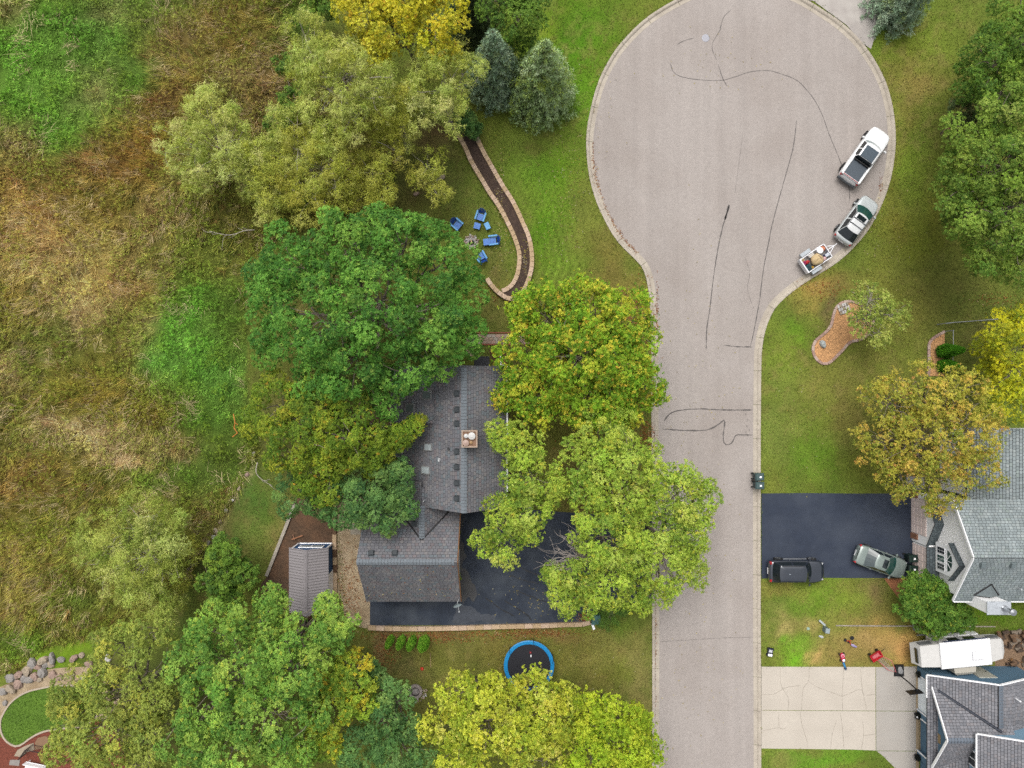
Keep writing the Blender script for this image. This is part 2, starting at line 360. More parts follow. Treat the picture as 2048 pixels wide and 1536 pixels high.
msplats = [
 (300, 290, 60, 40, (168, 116, 56), .6), (240, 340, 60, 36, (160, 104, 62), .6), (350, 150, 50, 40, (158, 112, 70), .5), (420, 60, 60, 50, (146, 116, 66), .5), (180, 600, 50, 40, (206, 176, 128), .7), (120, 590, 40, 30, (208, 178, 126), .6), (270, 560, 40, 30, (202, 168, 118), .6), (90, 460, 40, 40, (200, 166, 112), .6), (330, 480, 50, 30, (146, 150, 66), .6), (200, 500, 60, 30, (148, 150, 64), .5), (120, 720, 60, 40, (128, 142, 62), .6), (220, 760, 60, 30, (132, 138, 58), .5), (60, 930, 60, 30, (150, 116, 70), .5), (300, 960, 50, 30, (104, 132, 54), .6), (40, 1180, 50, 40, (168, 146, 86), .5),
 (40, 140, 120, 130, (106, 148, 58), .9), (150, 250, 90, 60, (104, 146, 56), .8), (270, 30, 90, 40, (98, 138, 56), .7), (250, 110, 70, 60, (100, 138, 56), .6), (150, 320, 50, 40, (106, 134, 54), .6), (440, 800, 60, 70, (96, 136, 54), .8), (380, 760, 60, 40, (100, 140, 56), .7), (100, 1100, 120, 80, (122, 124, 56), .6), (220, 480, 90, 60, (176, 150, 108), .5), (80, 520, 70, 50, (184, 156, 112), .6),
 (60, 60, 150, 120, (104, 146, 56), .9), (200, 70, 120, 90, (96, 134, 56), .9), (60, 200, 80, 70, (110, 152, 60), .9), (110, 285, 55, 60, (100, 150, 54), 1.), (180, 190, 80, 60, (104, 148, 58), .8), (290, 160, 40, 40, (86, 126, 44), .8), (330, 20, 70, 30, (82, 110, 40), .7),
 (10, 10, 40, 30, (150, 140, 92), .7), (190, 185, 60, 50, (140, 128, 88), .6), (230, 30, 50, 30, (132, 120, 84), .5), (25, 300, 45, 50, (136, 118, 84), .8), (340, 70, 70, 50, (140, 116, 74), .8), (480, 60, 70, 70, (122, 108, 54), .8), (530, 190, 50, 90, (124, 100, 66), .8), (470, 150, 50, 30, (150, 126, 90), .6),
 (260, 280, 70, 50, (134, 106, 56), .9), (330, 210, 40, 40, (122, 88, 56), .9), (170, 330, 60, 50, (116, 80, 54), .9), (60, 400, 90, 80, (152, 122, 70), .9), (30, 480, 60, 60, (176, 144, 92), .9), (120, 480, 50, 50, (150, 116, 74), .7), (220, 420, 80, 60, (138, 124, 58), .8), (300, 350, 40, 40, (126, 104, 50), .7),
 (330, 430, 60, 50, (150, 128, 84), .8), (410, 430, 50, 50, (110, 110, 50), .8), (420, 500, 60, 40, (100, 112, 46), .8), (150, 560, 80, 50, (168, 148, 96), .9), (60, 600, 60, 50, (146, 128, 62), .8), (230, 570, 60, 50, (172, 142, 92), .8), (280, 640, 30, 60, (182, 152, 104), .9), (285, 590, 50, 40, (136, 92, 60), .8), (255, 700, 40, 30, (132, 96, 60), .8),
 (150, 640, 40, 40, (184, 160, 116), .9), (100, 680, 60, 60, (110, 116, 56), .8), (20, 740, 40, 40, (170, 144, 108), .9), (370, 640, 90, 70, (102, 148, 58), 1.), (330, 710, 70, 50, (104, 150, 62), 1.), (430, 730, 80, 70, (98, 144, 58), 1.), (400, 590, 50, 30, (98, 140, 54), .9), (470, 640, 40, 60, (86, 114, 44), .8),
 (120, 780, 120, 60, (118, 116, 52), .9), (40, 860, 60, 60, (110, 112, 50), .8), (180, 870, 90, 20, (196, 170, 128), .9), (90, 850, 40, 14, (186, 156, 116), .8), (250, 910, 60, 18, (190, 160, 120), 1.), (200, 790, 80, 40, (124, 104, 48), .8), (300, 830, 90, 40, (118, 108, 46), .8), (420, 850, 60, 50, (88, 124, 46), .9),
 (60, 980, 90, 60, (128, 100, 56), .9), (200, 980, 80, 40, (108, 104, 46), .8), (400, 940, 80, 50, (90, 116, 46), .9), (350, 900, 40, 20, (146, 126, 86), .7), (470, 930, 30, 50, (84, 110, 42), .8), (60, 1060, 80, 60, (112, 116, 46), .9), (30, 1120, 60, 50, (160, 136, 76), .7), (120, 1150, 60, 60, (108, 108, 48), .8), (60, 1200, 70, 50, (134, 124, 62), .8), (150, 1220, 60, 40, (90, 108, 42), .8), (40, 1280, 60, 30, (96, 128, 42), .9), (200, 1250, 50, 20, (112, 116, 48), .8), (600, 40, 40, 60, (70, 106, 38), .8), (440, 1040, 40, 40, (112, 104, 62), .8)]
splats = [(x, y, rx, ry, tuple(min(255, v * (1.27 if max(c) < 113 else 1.06)) for v in c), a) for x, y, rx, ry, c, a in splats]      # lightens the patches; dark ones near trees still hold painted crown shade
def soft_cols(px, py, base, spl, warp=18.0):
    c = np.tile(lin(base), (len(px), 1))
    wx = px + (vnoise(px, py, 60, 3) - .5) * 2 * warp * 2; wy = py + (vnoise(px, py, 60, 5) - .5) * 2 * warp * 2
    wx = wx + (vnoise(px, py, 17, 13) - .5) * warp * 2.2; wy = wy + (vnoise(px, py, 17, 15) - .5) * warp * 2.2
    n = vnoise(px, py, 26, 9)
    for x, y, rx, ry, col, a in spl:
        d = ((wx - x) / rx) ** 2 + ((wy - y) / ry) ** 2
        w = np.clip(a * np.exp(-d * 1.05) * (0.72 + 0.56 * n), 0, 1)[:, None]
        c = c * (1 - w) + lin(col) * w
    return c
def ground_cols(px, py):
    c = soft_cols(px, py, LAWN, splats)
    n = (vnoise(px, py, 34, 21) - .5)[:, None]; n2 = (vnoise(px, py, 120, 22) - .5)[:, None]
    c = c * (1 + 0.5 * n + .25 * n2) + n2 * np.array([.05, .01, .0])
    wallx = np.interp(py, [240, 300, 360, 420, 480, 530, 600], [940, 964, 997, 1032, 1058, 1064, 1040])     # mower passes along the block wall
    uu = px - wallx + (vnoise(px, py, 60, 27, 2) - .5) * 16; mk = np.exp(-((uu - 55) / 48) ** 2) * np.clip((py - 290) / 60, 0, 1) * np.clip((600 - py) / 60, 0, 1)
    c = c * (1 + .22 * mk * np.sin(uu / 17 * 2 * np.pi))[:, None] * (1 + mk[:, None] * np.array([.02, .12, -.05]))
    m = inpoly(px, py, meadow_poly)
    cm = soft_cols(px, py, (112, 112, 52), msplats, 14.0)
    cm = cm * (1 + 0.7 * (vnoise(px, py, 22, 31) - .5)[:, None])
    t = np.clip((vnoise(px, py, 13, 23, 3) - .52) * 5, 0, 1)[:, None] * np.clip((vnoise(px, py, 150, 24, 2) - .30) * 2.2, 0, 1)[:, None]
    c = c * (1 - .42 * t) + lin((158, 134, 86)) * .42 * t
    c = c * np.array([1.06, 1.22, 1.06])
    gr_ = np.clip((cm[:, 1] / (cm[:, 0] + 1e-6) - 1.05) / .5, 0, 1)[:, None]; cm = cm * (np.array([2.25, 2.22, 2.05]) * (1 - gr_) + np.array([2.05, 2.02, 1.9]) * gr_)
    return np.where(m[:, None], cm, np.clip(c, 0.002, 1)), m
xs = np.r_[-600, -300, -140, -80, np.arange(-56, 56.01, 0.3), 80, 140, 300, 600]; ys = np.r_[-600, -300, -140, -70, np.arange(-44, 44.01, 0.3), 70, 140, 300, 600]
gx, gy = np.meshgrid(xs, ys); fx = gx.ravel(); fy = gy.ravel()
gpx = fx * S + 1024; gpy = 768 - fy * S
far = np.clip(np.maximum((np.abs(fx) - 46) / 9, (np.abs(fy) - 35) / 8), 0, 1)[:, None]
gcol, gm = ground_cols(np.clip(gpx, -400, 2450), np.clip(gpy, -400, 1950))
# push the sheet down below the carriageway and its kerb
wide = np.concatenate([road_line + nrm * 0.60])
dip = inpoly(fx, fy, wide)
gz = np.where(dip, -0.13, 0.0) + np.where(gm, -0.10 + 0.22 * (vnoise(fx, fy, 5, 41) - .5), 0)
nx, ny = len(xs), len(ys); idx = np.arange(nx * ny).reshape(ny, nx)
quads = np.stack([idx[:-1, :-1], idx[:-1, 1:], idx[1:, 1:], idx[1:, :-1]], -1).reshape(-1, 4)
me = bpy.data.meshes.new('ground'); me.vertices.add(nx * ny); me.vertices.foreach_set('co', np.stack([fx, fy, gz], 1).astype(np.float32).ravel())
me.loops.add(len(quads) * 4); me.loops.foreach_set('vertex_index', quads.astype(np.int32).ravel())
me.polygons.add(len(quads)); me.polygons.foreach_set('loop_start', np.arange(len(quads), dtype=np.int32) * 4); me.update(calc_edges=True)
plain = np.where((fx < -18)[:, None], lin((128, 118, 62)), lin((112, 118, 50))) * np.ones((len(fx), 1)); gcol = gcol * (1 - far) + plain * far
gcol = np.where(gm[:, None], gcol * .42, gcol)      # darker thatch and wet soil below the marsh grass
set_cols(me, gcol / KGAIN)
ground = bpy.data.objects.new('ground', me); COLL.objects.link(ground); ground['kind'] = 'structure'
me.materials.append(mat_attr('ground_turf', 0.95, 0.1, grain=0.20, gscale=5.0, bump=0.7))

# paved and bedded areas as sheets
def sheet(name, pts, z, m, t=0.05, px=True, kind='structure', smooth=None, rag=0.0):
    q = PL(pts) if px else [np.array([a, b, 0.0]) for a, b in pts]
    if smooth: q = list(spline(q, smooth, True))
    if rag: q = [p + np.array([(vnoise(p[:1], p[1:2], .9, 91, 4)[0] - .5) * rag, (vnoise(p[:1], p[1:2], .9, 92, 4)[0] - .5) * rag, 0]) for p in q]
    b = MB(); b.slab([(p[0], p[1], z) for p in q], t)
    return b.build(name, m, kind=kind)
sealed = mat('sealed_asphalt', (60, 68, 84), 0.7, var=0.10, scale=1.6, bump=0.12, bscale=40, spec=0.15, col2=(82, 89, 102), var2=0.6, scale2=0.3)
asphalt_grain(sealed, .10, 24.0)
sealed2 = mat('worn_sealed_asphalt', (54, 62, 76), 0.65, var=0.22, scale=1.2, bump=0.12, bscale=40, spec=0.18, col2=(90, 97, 106), var2=0.65, scale2=0.4)
asphalt_grain(sealed2, .12, 22.0)
sheet('driveway', [(740, 1190), (740, 1251), (960, 1250), (1160, 1247), (1168, 1243), (1195, 1212), (1240, 1206), (1304, 1205), (1304, 1030), (1210, 1030), (1100, 1022), (920, 1010), (925, 1190)], 0.016, sealed2)
sheet('driveway', [(1523, 987), (1600, 986), (1700, 987), (1822, 987), (1822, 1062), (1830, 1066), (1832, 1156), (1700, 1156), (1600, 1155), (1523, 1157)], 0.016, sealed)
MB().slab([P(1768, 1157, .02), P(1835, 1157, .02), P(1850, 1200, .02), P(1800, 1200, .02), P(1783, 1178, .02)], .05).build('bark_bed', mat('orange_bark', (176, 116, 78), .95, var=.35, scale=14), kind='structure')
# patched film of old sealant in front of the garage (a stain with its own shape)
old_film = mat('bare_driveway_patch', (86, 85, 85), .8, var=.2, scale=3, col2=(62, 65, 72), var2=.6, scale2=1.5)
sheet('driveway_patch', [(922, 1030), (928, 1100), (932, 1135), (945, 1155), (958, 1180), (955, 1200), (940, 1196), (925, 1206), (921, 1150)], 0.020, old_film, .003, smooth=.12, rag=1.3)
sheet('driveway_patch', [(912, 1215), (930, 1212), (960, 1222), (1000, 1230), (985, 1246), (940, 1249), (908, 1250)], 0.020, mat('grey_sealant', (70, 76, 87), .6, var=.25, scale=2, col2=(54, 60, 72), var2=.8, scale2=1.1), .003, smooth=.12, rag=1.3)
# concrete driveway, slab by slab
slabs = thing('driveway', kind='structure', loc=tuple(P(1640, 1416)))
c1 = mat('pale_concrete', (216, 206, 192), .9, var=.05, scale=2, bump=.15, col2=(198, 188, 174), var2=.5, scale2=.5)
c2 = mat('grey_concrete', (192, 186, 178), .9, var=.05, scale=2, bump=.15, col2=(178, 170, 160), var2=.5, scale2=.5)
for pts, m in (([(1523, 1333.5), (1751, 1334), (1751, 1421.5), (1523, 1420)], c1), ([(1523, 1421), (1751, 1422.5), (1751.5, 1501), (1700, 1499), (1523, 1497)], c1),
               ([(1752, 1334), (1832, 1333), (1832, 1422), (1752, 1421.5)], c2), ([(1752, 1422.5), (1832, 1423), (1832, 1502), (1752.5, 1501)], c2),
               ([(1753, 1502), (1832, 1503), (1832, 1570), (1822, 1570), (1790, 1536), (1765, 1511)], c2)):
    b = MB(); b.slab([P(x, y, .018) for x, y in pts], .06); b.build('slab', m, slabs, world=True)
MB().slab([P(1832.3, 1333, .018), P(1838, 1333, .018), P(1838, 1570, .018), P(1832.3, 1570, .018)], .06).build('slab', mat('tan_concrete', (186, 164, 132), .9), slabs, world=True)
sheet('driveway', [(1592, -4), (1640, -12), (1668, -40), (1764, -40), (1760, 40), (1742, 98), (1724, 86), (1693, 50), (1660, 26), (1627, 2)], 0.016, mat('street_drive_concrete', (186, 178, 172), .9, var=.08, scale=3, col2=(214, 208, 200), var2=.7, scale2=.5))
gravel = mat('pea_gravel', (188, 168, 138), .95, var=.35, scale=16, bump=.8, bscale=16, col2=(150, 124, 90), var2=.7, scale2=.9)
asphalt_grain(gravel, .3, 12.0)
sheet('gravel_path', [(677, 980), (722, 985), (732, 1060), (742, 1200), (740, 1255), (700, 1244), (684, 1215), (672, 1160), (674, 1060)], 0.012, gravel, smooth=.5)
soil = mat('bare_soil', (96, 74, 56), .98, var=.3, scale=3.5, bump=.8, bscale=12, col2=(126, 92, 66), var2=.8, scale2=.5)
asphalt_grain(soil, .2, 9.0)
sheet('soil_bed', [(590, 1000), (667, 994), (667, 1085), (668, 1230), (560, 1235), (520, 1180), (536, 1150), (560, 1085)], 0.012, soil, smooth=.6)
pads = thing('stepping_pad', kind='structure', loc=tuple(P(710, 1035)))
for y in (1003, 1025, 1048): MB().slab([P(701, y, .03), P(721, y, .03), P(721, y + 21, .03), P(701, y + 21, .03)], .05).build('slab', mat('pad_concrete', (182, 172, 154), .9), pads, world=True)

# tar seams and cracks: thin ribbons on the carriageway and slabs
tar = mat('crack_tar', (104, 98, 95), .7, var=.15)
def ribbon(name, pts, w, z, m, parent=None, jit=0.01):
    p = spline([P(a, b)[:2] for a, b in pts], 0.25); n = normals2(p); k = len(p)
    ws = w * (0.55 + 0.9 * np.random.default_rng(len(p)).random(k)); ws[0] *= .3; ws[-1] *= .3
    off = (np.random.default_rng(k + 1).random(k) - .5) * 2 * jit
    a = p + n * (ws / 2 + off)[:, None]; c = p - n * (ws / 2 - off)[:, None]
    b = MB(); b.loft([[(a[i][0], a[i][1], z), (c[i][0], c[i][1], z)] for i in range(k)], closed=False)
    return b.build(name, m, parent, world=parent is not None)
seams = [([(1463, 18), (1447, 35), (1440, 60), (1428, 80), (1425, 97), (1434, 119)], .05), ([(1437, 128), (1446, 155), (1455, 172)], .05),
 ([(1341, 125), (1347, 142), (1362, 152), (1395, 158), (1440, 160), (1470, 153), (1500, 143), (1536, 140), (1560, 146), (1595, 160), (1625, 192), (1645, 228), (1660, 270), (1675, 305), (1688, 340), (1699, 375), (1700, 405)], .05),
 ([(1355, 88), (1370, 80), (1389, 75)], .05), ([(1459, 410), (1456, 420), (1450, 440), (1442, 470), (1434, 512), (1427, 560), (1420, 620), (1414, 660), (1413, 700)], .08),
 ([(1459, 408), (1455, 424), (1450, 440)], .17), ([(1594, 240), (1588, 290), (1575, 340), (1558, 400), (1545, 450), (1535, 500), (1526, 550), (1520, 600), (1511, 650), (1502, 692)], .07),
 ([(1448, 690), (1475, 693), (1506, 694)], .08), ([(1328, 843), (1340, 828), (1360, 821), (1400, 818), (1450, 820), (1506, 820)], .1),
 ([(1326, 858), (1370, 861), (1415, 860), (1440, 847), (1449, 840), (1450, 848), (1447, 872), (1449, 886), (1456, 890), (1465, 885), (1472, 871), (1482, 870), (1506, 870)], .1),
 ([(1321, 1284), (1380, 1281), (1440, 1277), (1507, 1275)], .025), ([(1490, 512), (1500, 545), (1496, 580), (1510, 620)], .025), ([(1486, 270), (1478, 330), (1470, 390)], .02)]
for s_, w in seams: ribbon('tar_seam', s_, w, ROADZ + .004, tar, road)
for x, y in ((1490, 826), (1494, 838), (1492, 850), (1490, 862), (1497, 858), (1494, 870)): ribbon('tar_seam', [(x, y), (x + 3, y + 2), (x + 2, y + 5)], .06, ROADZ + .004, tar, road)
crk = mat('concrete_crack', (158, 148, 134), .9)
joint = mat('joint_shadow', (96, 90, 82), .9)
for s_ in ([(1523, 1389), (1548, 1388), (1572, 1375), (1602, 1371)], [(1618, 1335), (1617, 1362), (1606, 1378), (1603, 1422)], [(1617, 1364), (1640, 1376), (1672, 1388), (1684, 1392), (1700, 1386), (1722, 1378), (1728, 1390), (1751, 1388)],
           [(1687, 1335), (1686, 1360), (1684, 1392), (1685, 1422)], [(1560, 1335), (1562, 1370), (1576, 1395), (1576, 1422)], [(1524, 1462), (1540, 1458), (1558, 1455), (1562, 1458), (1576, 1455)], [(1557, 1424), (1558, 1455)], [(1600, 1424), (1604, 1450), (1613, 1480), (1614, 1497)],
           [(1680, 1425), (1684, 1450), (1688, 1497)], [(1673, 1440), (1664, 1470), (1661, 1498)], [(1725, 1440), (1727, 1470), (1722, 1499)], [(1726, 1471), (1751, 1468)], [(1721, 1335), (1724, 1375), (1733, 1420)]):
    ribbon('crack', s_, .022, .0225, crk, slabs)
tarline = mat('drive_seam', (30, 32, 38), .45)
for s_ in ([(1008, 1201), (1022, 1209), (1042, 1222), (1058, 1233), (1064, 1243)], [(970, 1195), (985, 1206), (1005, 1220), (1030, 1232)], [(1030, 1125), (1050, 1140), (1075, 1150), (1090, 1160)], [(1032, 1180), (1055, 1190), (1080, 1200), (1120, 1215), (1150, 1243)], [(1020, 1150), (1045, 1160), (1080, 1168)]):
    ribbon('drive_seam', s_, .09, .0225, tarline, bpy.data.objects['driveway'], .03)
MB().lathe((*P(1412, 75)[:2], ROADZ), [(.01, .004), (.33, .004), (.33, .012), (.30, .016), (.01, .016)], 28).build('manhole_cover', mat('worn_iron', (178, 178, 186), .6, metal=.3, var=.2, scale=10), None)
tag(bpy.data.objects['manhole_cover'], 'round grey iron manhole cover near the top of the turning circle', 'manhole cover')
# ------------------------------------------------------------------ trees
LEAF = mat_attr('leaf', 0.6, 0.12, transl=0.36)
LEAFGAIN = 1.95
NEEDLE = mat_attr('needle', 0.6, 0.2, transl=0.08)
BARK = mat('grey_bark', (150, 138, 122), .95, var=.25, scale=5, bump=.4, bscale=18)
BARK_PALE = mat('pale_bark', (196, 186, 172), .9, var=.2, scale=5)
BARK_DARK = mat('dark_bark', (98, 82, 66), .95, var=.25, scale=5)
def unit(a): return a / (np.linalg.norm(a, axis=-1, keepdims=True) + 1e-9)
def rosettes(pos, axis, col, K, L, W, rng, elev=(-.2, .7), jit=.35, droop=0.0, cj=.16):
    """K leaves round each point; returns quads and colours"""
    n = len(pos); a = unit(axis)
    t = unit(np.cross(a, rng.normal(size=(n, 3)))); b = np.cross(a, t)
    ang = (np.arange(K) / K * 2 * np.pi)[None, :] + rng.random((n, 1)) * 6.28 + rng.normal(0, .25, (n, K))
    el = rng.uniform(elev[0], elev[1], (n, K))
    d = (np.cos(ang) * np.cos(el))[..., None] * t[:, None] + (np.sin(ang) * np.cos(el))[..., None] * b[:, None] + np.sin(el)[..., None] * a[:, None]
    d = d.reshape(-1, 3); d[:, 2] -= droop; d = unit(d)
    A = unit(np.repeat(a, K, 0) + rng.normal(0, jit, (n * K, 3)))
    s = unit(np.cross(A, d)); Ls = L * rng.uniform(.7, 1.25, (n * K, 1)); Ws = W * rng.uniform(.75, 1.25, (n * K, 1))
    p = np.repeat(pos, K, 0) + rng.normal(0, L * .12, (n * K, 3))
    base = p + d * Ls * .08; tip = p + d * Ls; mid = p + d * Ls * .5 - np.array([0, 0, 1.]) * 0
    base = p + d * Ls * .22; q = np.stack([base + s * Ws * .62, tip, base - s * Ws * .62], 1).reshape(-1, 3)
    c = np.repeat(col, K, 0) * rng.uniform(1 - cj, 1 + cj, (n * K, 1)) * (1 + rng.normal(0, .03, (n * K, 3)))
    return q, np.repeat(np.clip(c, .003, .6), 3, 0)
def mix_pal(n, pal, rng):
    w = np.array([p[1] for p in pal], float); w /= w.sum(); cs = np.array([lin(p[0]) for p in pal]) / KGAIN * LEAFGAIN
    return cs[rng.choice(len(pal), n, p=w)]
KIND = dict(
 oak=dict(cr=.90, ros=84, K=6, L=.165, W=.10, flat=.85, fill=.32, zmin=-.25, elev=(-.35, .5), lo=.74, nc=1.5),
 ash=dict(cr=.80, ros=72, K=7, L=.145, W=.072, flat=.85, fill=.32, zmin=-.3, elev=(-.5, .7), lo=.6),
 maple=dict(cr=.58, ros=52, K=6, L=.14, W=.092, flat=.95, fill=.28, zmin=-.3, elev=(-.4, .8), lo=.55),
 willow=dict(cr=.95, ros=56, K=8, L=.25, W=.038, flat=.8, fill=.25, zmin=-.3, elev=(-.8, .5), lo=.4),
 airy=dict(cr=.66, ros=38, K=6, L=.14, W=.075, flat=.7, fill=.42, zmin=-.3, elev=(-.6, .8), lo=.4),
 birch=dict(cr=.55, ros=32, K=6, L=.12, W=.065, flat=.8, fill=.4, zmin=-.3, elev=(-.7, .6), lo=.4),
 shrub=dict(cr=.42, ros=46, K=6, L=.135, W=.075, flat=.9, fill=.3, zmin=-.3, elev=(-.4, .8), lo=.5))
NLEAF = [0]
def limb(mb, a, b, r0, r1, rng, sag=.12, n=5):
    a = np.asarray(a, float); b = np.asarray(b, float); L = np.linalg.norm(b - a); pts = []
    off = rng.normal(0, sag * L * .5, 3); off[2] = abs(off[2]) * .5 + .08 * L
    for i in range(n + 1):
        t = i / n; p = a + (b - a) * t + off * math.sin(math.pi * t) + (rng.normal(0, .02 * L, 3) if 0 < i < n else 0)
        pts.append(p)
    mb.tube(pts, [r0 + (r1 - r0) * i / n for i in range(n + 1)], 5, False)
    return pts
def tree(name, label, kind, pal, lobes, seed, cat='tree', group=None, dens=1.0, bark=None, twigs=.5, tint=None, shoot=0.0, lean=None, trunk_r=None, size=1.0):
    """lobes: (px, py, radius px, height of lobe centre) as the crown shows in plan"""
    rng = np.random.default_rng(seed); k = dict(KIND[kind]); bark = bark or BARK
    for key in ('L', 'W', 'cr'): k[key] *= size
    lob = []
    for x, y, r, z in lobes:
        c = P(x, y, z); lob.append((c, r / S * (CAMH - z) / CAMH))
    xy = np.mean([l[0][:2] for l in lob], 0) if lean is None else P(*lean)[:2]
    zt = max(l[0][2] for l in lob); root = thing(name, label, cat, (xy[0], xy[1], 0), group=group)
    CP, CN, CR, CI = [], [], [], []
    for li, (c, r) in enumerate(lob):
        n = max(6, int(k.get('nc', 2.0) * (r / k['cr']) ** 2)); i = np.arange(n) + .5
        z = 1 - (1 - k['zmin']) * i / n; ph = i * 2.39996 + rng.random() * 6.28
        rr = np.sqrt(1 - z * z); d = np.stack([rr * np.cos(ph), rr * np.sin(ph), z], 1) + rng.normal(0, .13, (n, 3)); d = unit(d)
        f = rng.uniform(.58, 1.0, (n, 1)) - .35 * k['cr'] / r * (.5 + .5 * rng.random((n, 1)))
        CP.append(c + d * f * r * np.array([1, 1, .8])); CN.append(d); CR.append(k['cr'] * rng.uniform(.65, 1.25, n)); CI.append(np.full(n, li))
        m = int(n * k['fill']); d = unit(rng.normal(size=(m, 3))); CP.append(c + d * r * rng.uniform(.2, .62, (m, 1)) * np.array([1, 1, .7])); CN.append(unit(d + [0, 0, .5])); CR.append(k['cr'] * rng.uniform(.8, 1.2, m)); CI.append(np.full(m, li))
    CP = np.concatenate(CP); CN = np.concatenate(CN); CR = np.concatenate(CR)
    keep = CP[:, 2] - CR > .25; CP, CN, CR = CP[keep], CN[keep], CR[keep]
    # drop clumps buried in a neighbouring lobe
    bury = np.zeros(len(CP), bool)
    for c, r in lob: bury |= (np.linalg.norm((CP - c) / np.array([1, 1, .8]), axis=1) < r * .36)
    CP, CN, CR = CP[~bury], CN[~bury], CR[~bury]
    cc = mix_pal(len(CP), [p for p in pal if p[1] >= 1], rng) * rng.uniform(.78, 1.22, (len(CP), 1)) * (1 + rng.normal(0, .05, (len(CP), 3)))
    m = np.maximum(4, (k['ros'] * dens * (CR / k['cr']) ** 2).astype(int)); own = np.repeat(np.arange(len(CP)), m); n = len(own)
    d = unit(rng.normal(size=(n, 3)) * .8 + CN[own] * .45 + np.array([0, 0, .6]))
    pos = CP[own] + d * (CR[own] * rng.uniform(k['lo'], 1.05, n) )[:, None] * np.array([1, 1, k['flat']])
    if shoot: 
        sh = rng.random(n) < .22; pos[sh] += unit(d[sh] + [0, 0, .8]) * rng.uniform(.1, shoot, (sh.sum(), 1))
    mp = mix_pal(n, pal, rng); wm = rng.uniform(.2, .8, (n, 1)); col = cc[own] * (1 - wm) + wm * mp
    if tint is not None:
        s_ = rng.random(n) < tint[1]; col[s_] = lin(tint[0]) / KGAIN * rng.uniform(.7, 1.2, (s_.sum(), 1))
    q, c4 = rosettes(pos, d + np.array([0, 0, .55]) + rng.normal(0, .3, (n, 3)), col, k['K'], k['L'], k['W'], rng, k['elev'], droop=.25 if kind == 'willow' else .08)
    NLEAF[0] += len(q) // 3
    np_mesh('crown', q, 3, LEAF, root, cols=c4)
    # trunk, limbs, twigs
    mb = MB(); tr = trunk_r or max(.07, .022 * zt + .010 * max(l[1] for l in lob)); fork = np.array([xy[0], xy[1], zt * .42])
    mb.tube([(xy[0], xy[1], -.1), (xy[0] + rng.normal(0, .05), xy[1] + rng.normal(0, .05), zt * .2), fork, fork + [rng.normal(0, .15), rng.normal(0, .15), zt * .22]], [tr * 1.25, tr, tr * .85, tr * .5], 8)
    for c, r in lob:
        hub = c - np.array([0, 0, r * .25]); pts = limb(mb, fork + rng.normal(0, .1, 3), hub, tr * .55, tr * .22, rng)
        near = np.where(np.linalg.norm(CP - c, axis=1) < r * 1.15)[0]
        sel = near[rng.random(len(near)) < twigs]
        for j in sel[:40]:
            limb(mb, pts[rng.integers(2, 6)], CP[j] + CN[j] * CR[j] * rng.uniform(.2, .75), tr * .2, .012, rng, .2, 4)
    mb.build('trunk', bark, root, world=True, smooth=True)
    return root
def bare_branch(name, label, pts, r, m, cat='branch', forks=6, seed=1, z=None):
    rng = np.random.default_rng(seed); q = [P(*p) for p in pts]; mb = MB()
    s_ = spline(q, .3); mb.tube(s_, list(np.linspace(r, r * .35, len(s_))), 6)
    L = np.linalg.norm(s_[-1] - s_[0])
    for i in range(forks):
        a = s_[rng.integers(1, len(s_) - 1)]; d = unit(s_[-1] - s_[0]) + rng.normal(0, .55, 3) * np.array([1, 1, .25])
        limb(mb, a, a + unit(d) * L * rng.uniform(.15, .4), r * .5, r * .15, rng, .15, 4)
    o = mb.build(name, m, None, smooth=True); return tag(o, label, cat)
def spruce(name, label, apex, h, rad, pal, seed, group=None):
    rng = np.random.default_rng(seed); top = P(*apex, h); root = thing(name, label, 'tree', (top[0], top[1], 0), group=group)
    MB().tube([(top[0], top[1], -.1), (top[0], top[1], h * .5), (top[0], top[1], h)], [.2, .12, .02], 8).build('trunk', BARK_DARK, root, world=True, smooth=True)
    pos, ax, lev = [], [], []; z = .5
    br = MB()
    while z < h - .15:
        f = (h - z) / h; r = rad * f ** .8; nb = int(6 + 9 * f)
        for i in range(nb):
            a = 6.28 * i / nb + rng.random() * .5; rr = r * rng.uniform(.82, 1.08); zz = z + rng.uniform(-.15, .15)
            dirv = np.array([math.cos(a), math.sin(a), 0]); tipz = zz - .18 * rr + .12
            br.tube([(top[0], top[1], zz), (top[0] + dirv[0] * rr * .9, top[1] + dirv[1] * rr * .9, tipz)], [.03, .008], 4, False)
            ns = max(3, int(rr / .11))
            for s in range(ns):
                t = (s + rng.random()) / ns; w = .12 + .30 * (1 - t) * min(1, rr) + .14; lat = rng.uniform(-w, w)
                p = np.array([top[0], top[1], zz]) + dirv * rr * t + np.array([-dirv[1], dirv[0], 0]) * lat; p[2] = zz + (tipz - zz) * t + .10 * t * t - abs(lat) * .25 + rng.normal(0, .04)
                pos.append(p); ax.append(dirv * .9 + np.array([-dirv[1], dirv[0], 0]) * lat * 1.2 + [0, 0, .55]); lev.append(i + int(z * 100))
        z += .36 - .12 * (1 - f)
    pos = np.array(pos); ax = np.array(ax); lev = np.array(lev); u, inv = np.unique(lev, return_inverse=True)
    col = mix_pal(len(u), pal, rng)[inv] * .6 + .4 * mix_pal(len(pos), pal, rng)
    q, c4 = rosettes(pos, ax, col, 9, .25, .05, rng, (-.1, 1.0), .4, .0, .2); NLEAF[0] += len(q) // 3
    np_mesh('crown', q, 3, NEEDLE, root, cols=c4); br.build('branches', BARK_DARK, root, world=True)
    return root
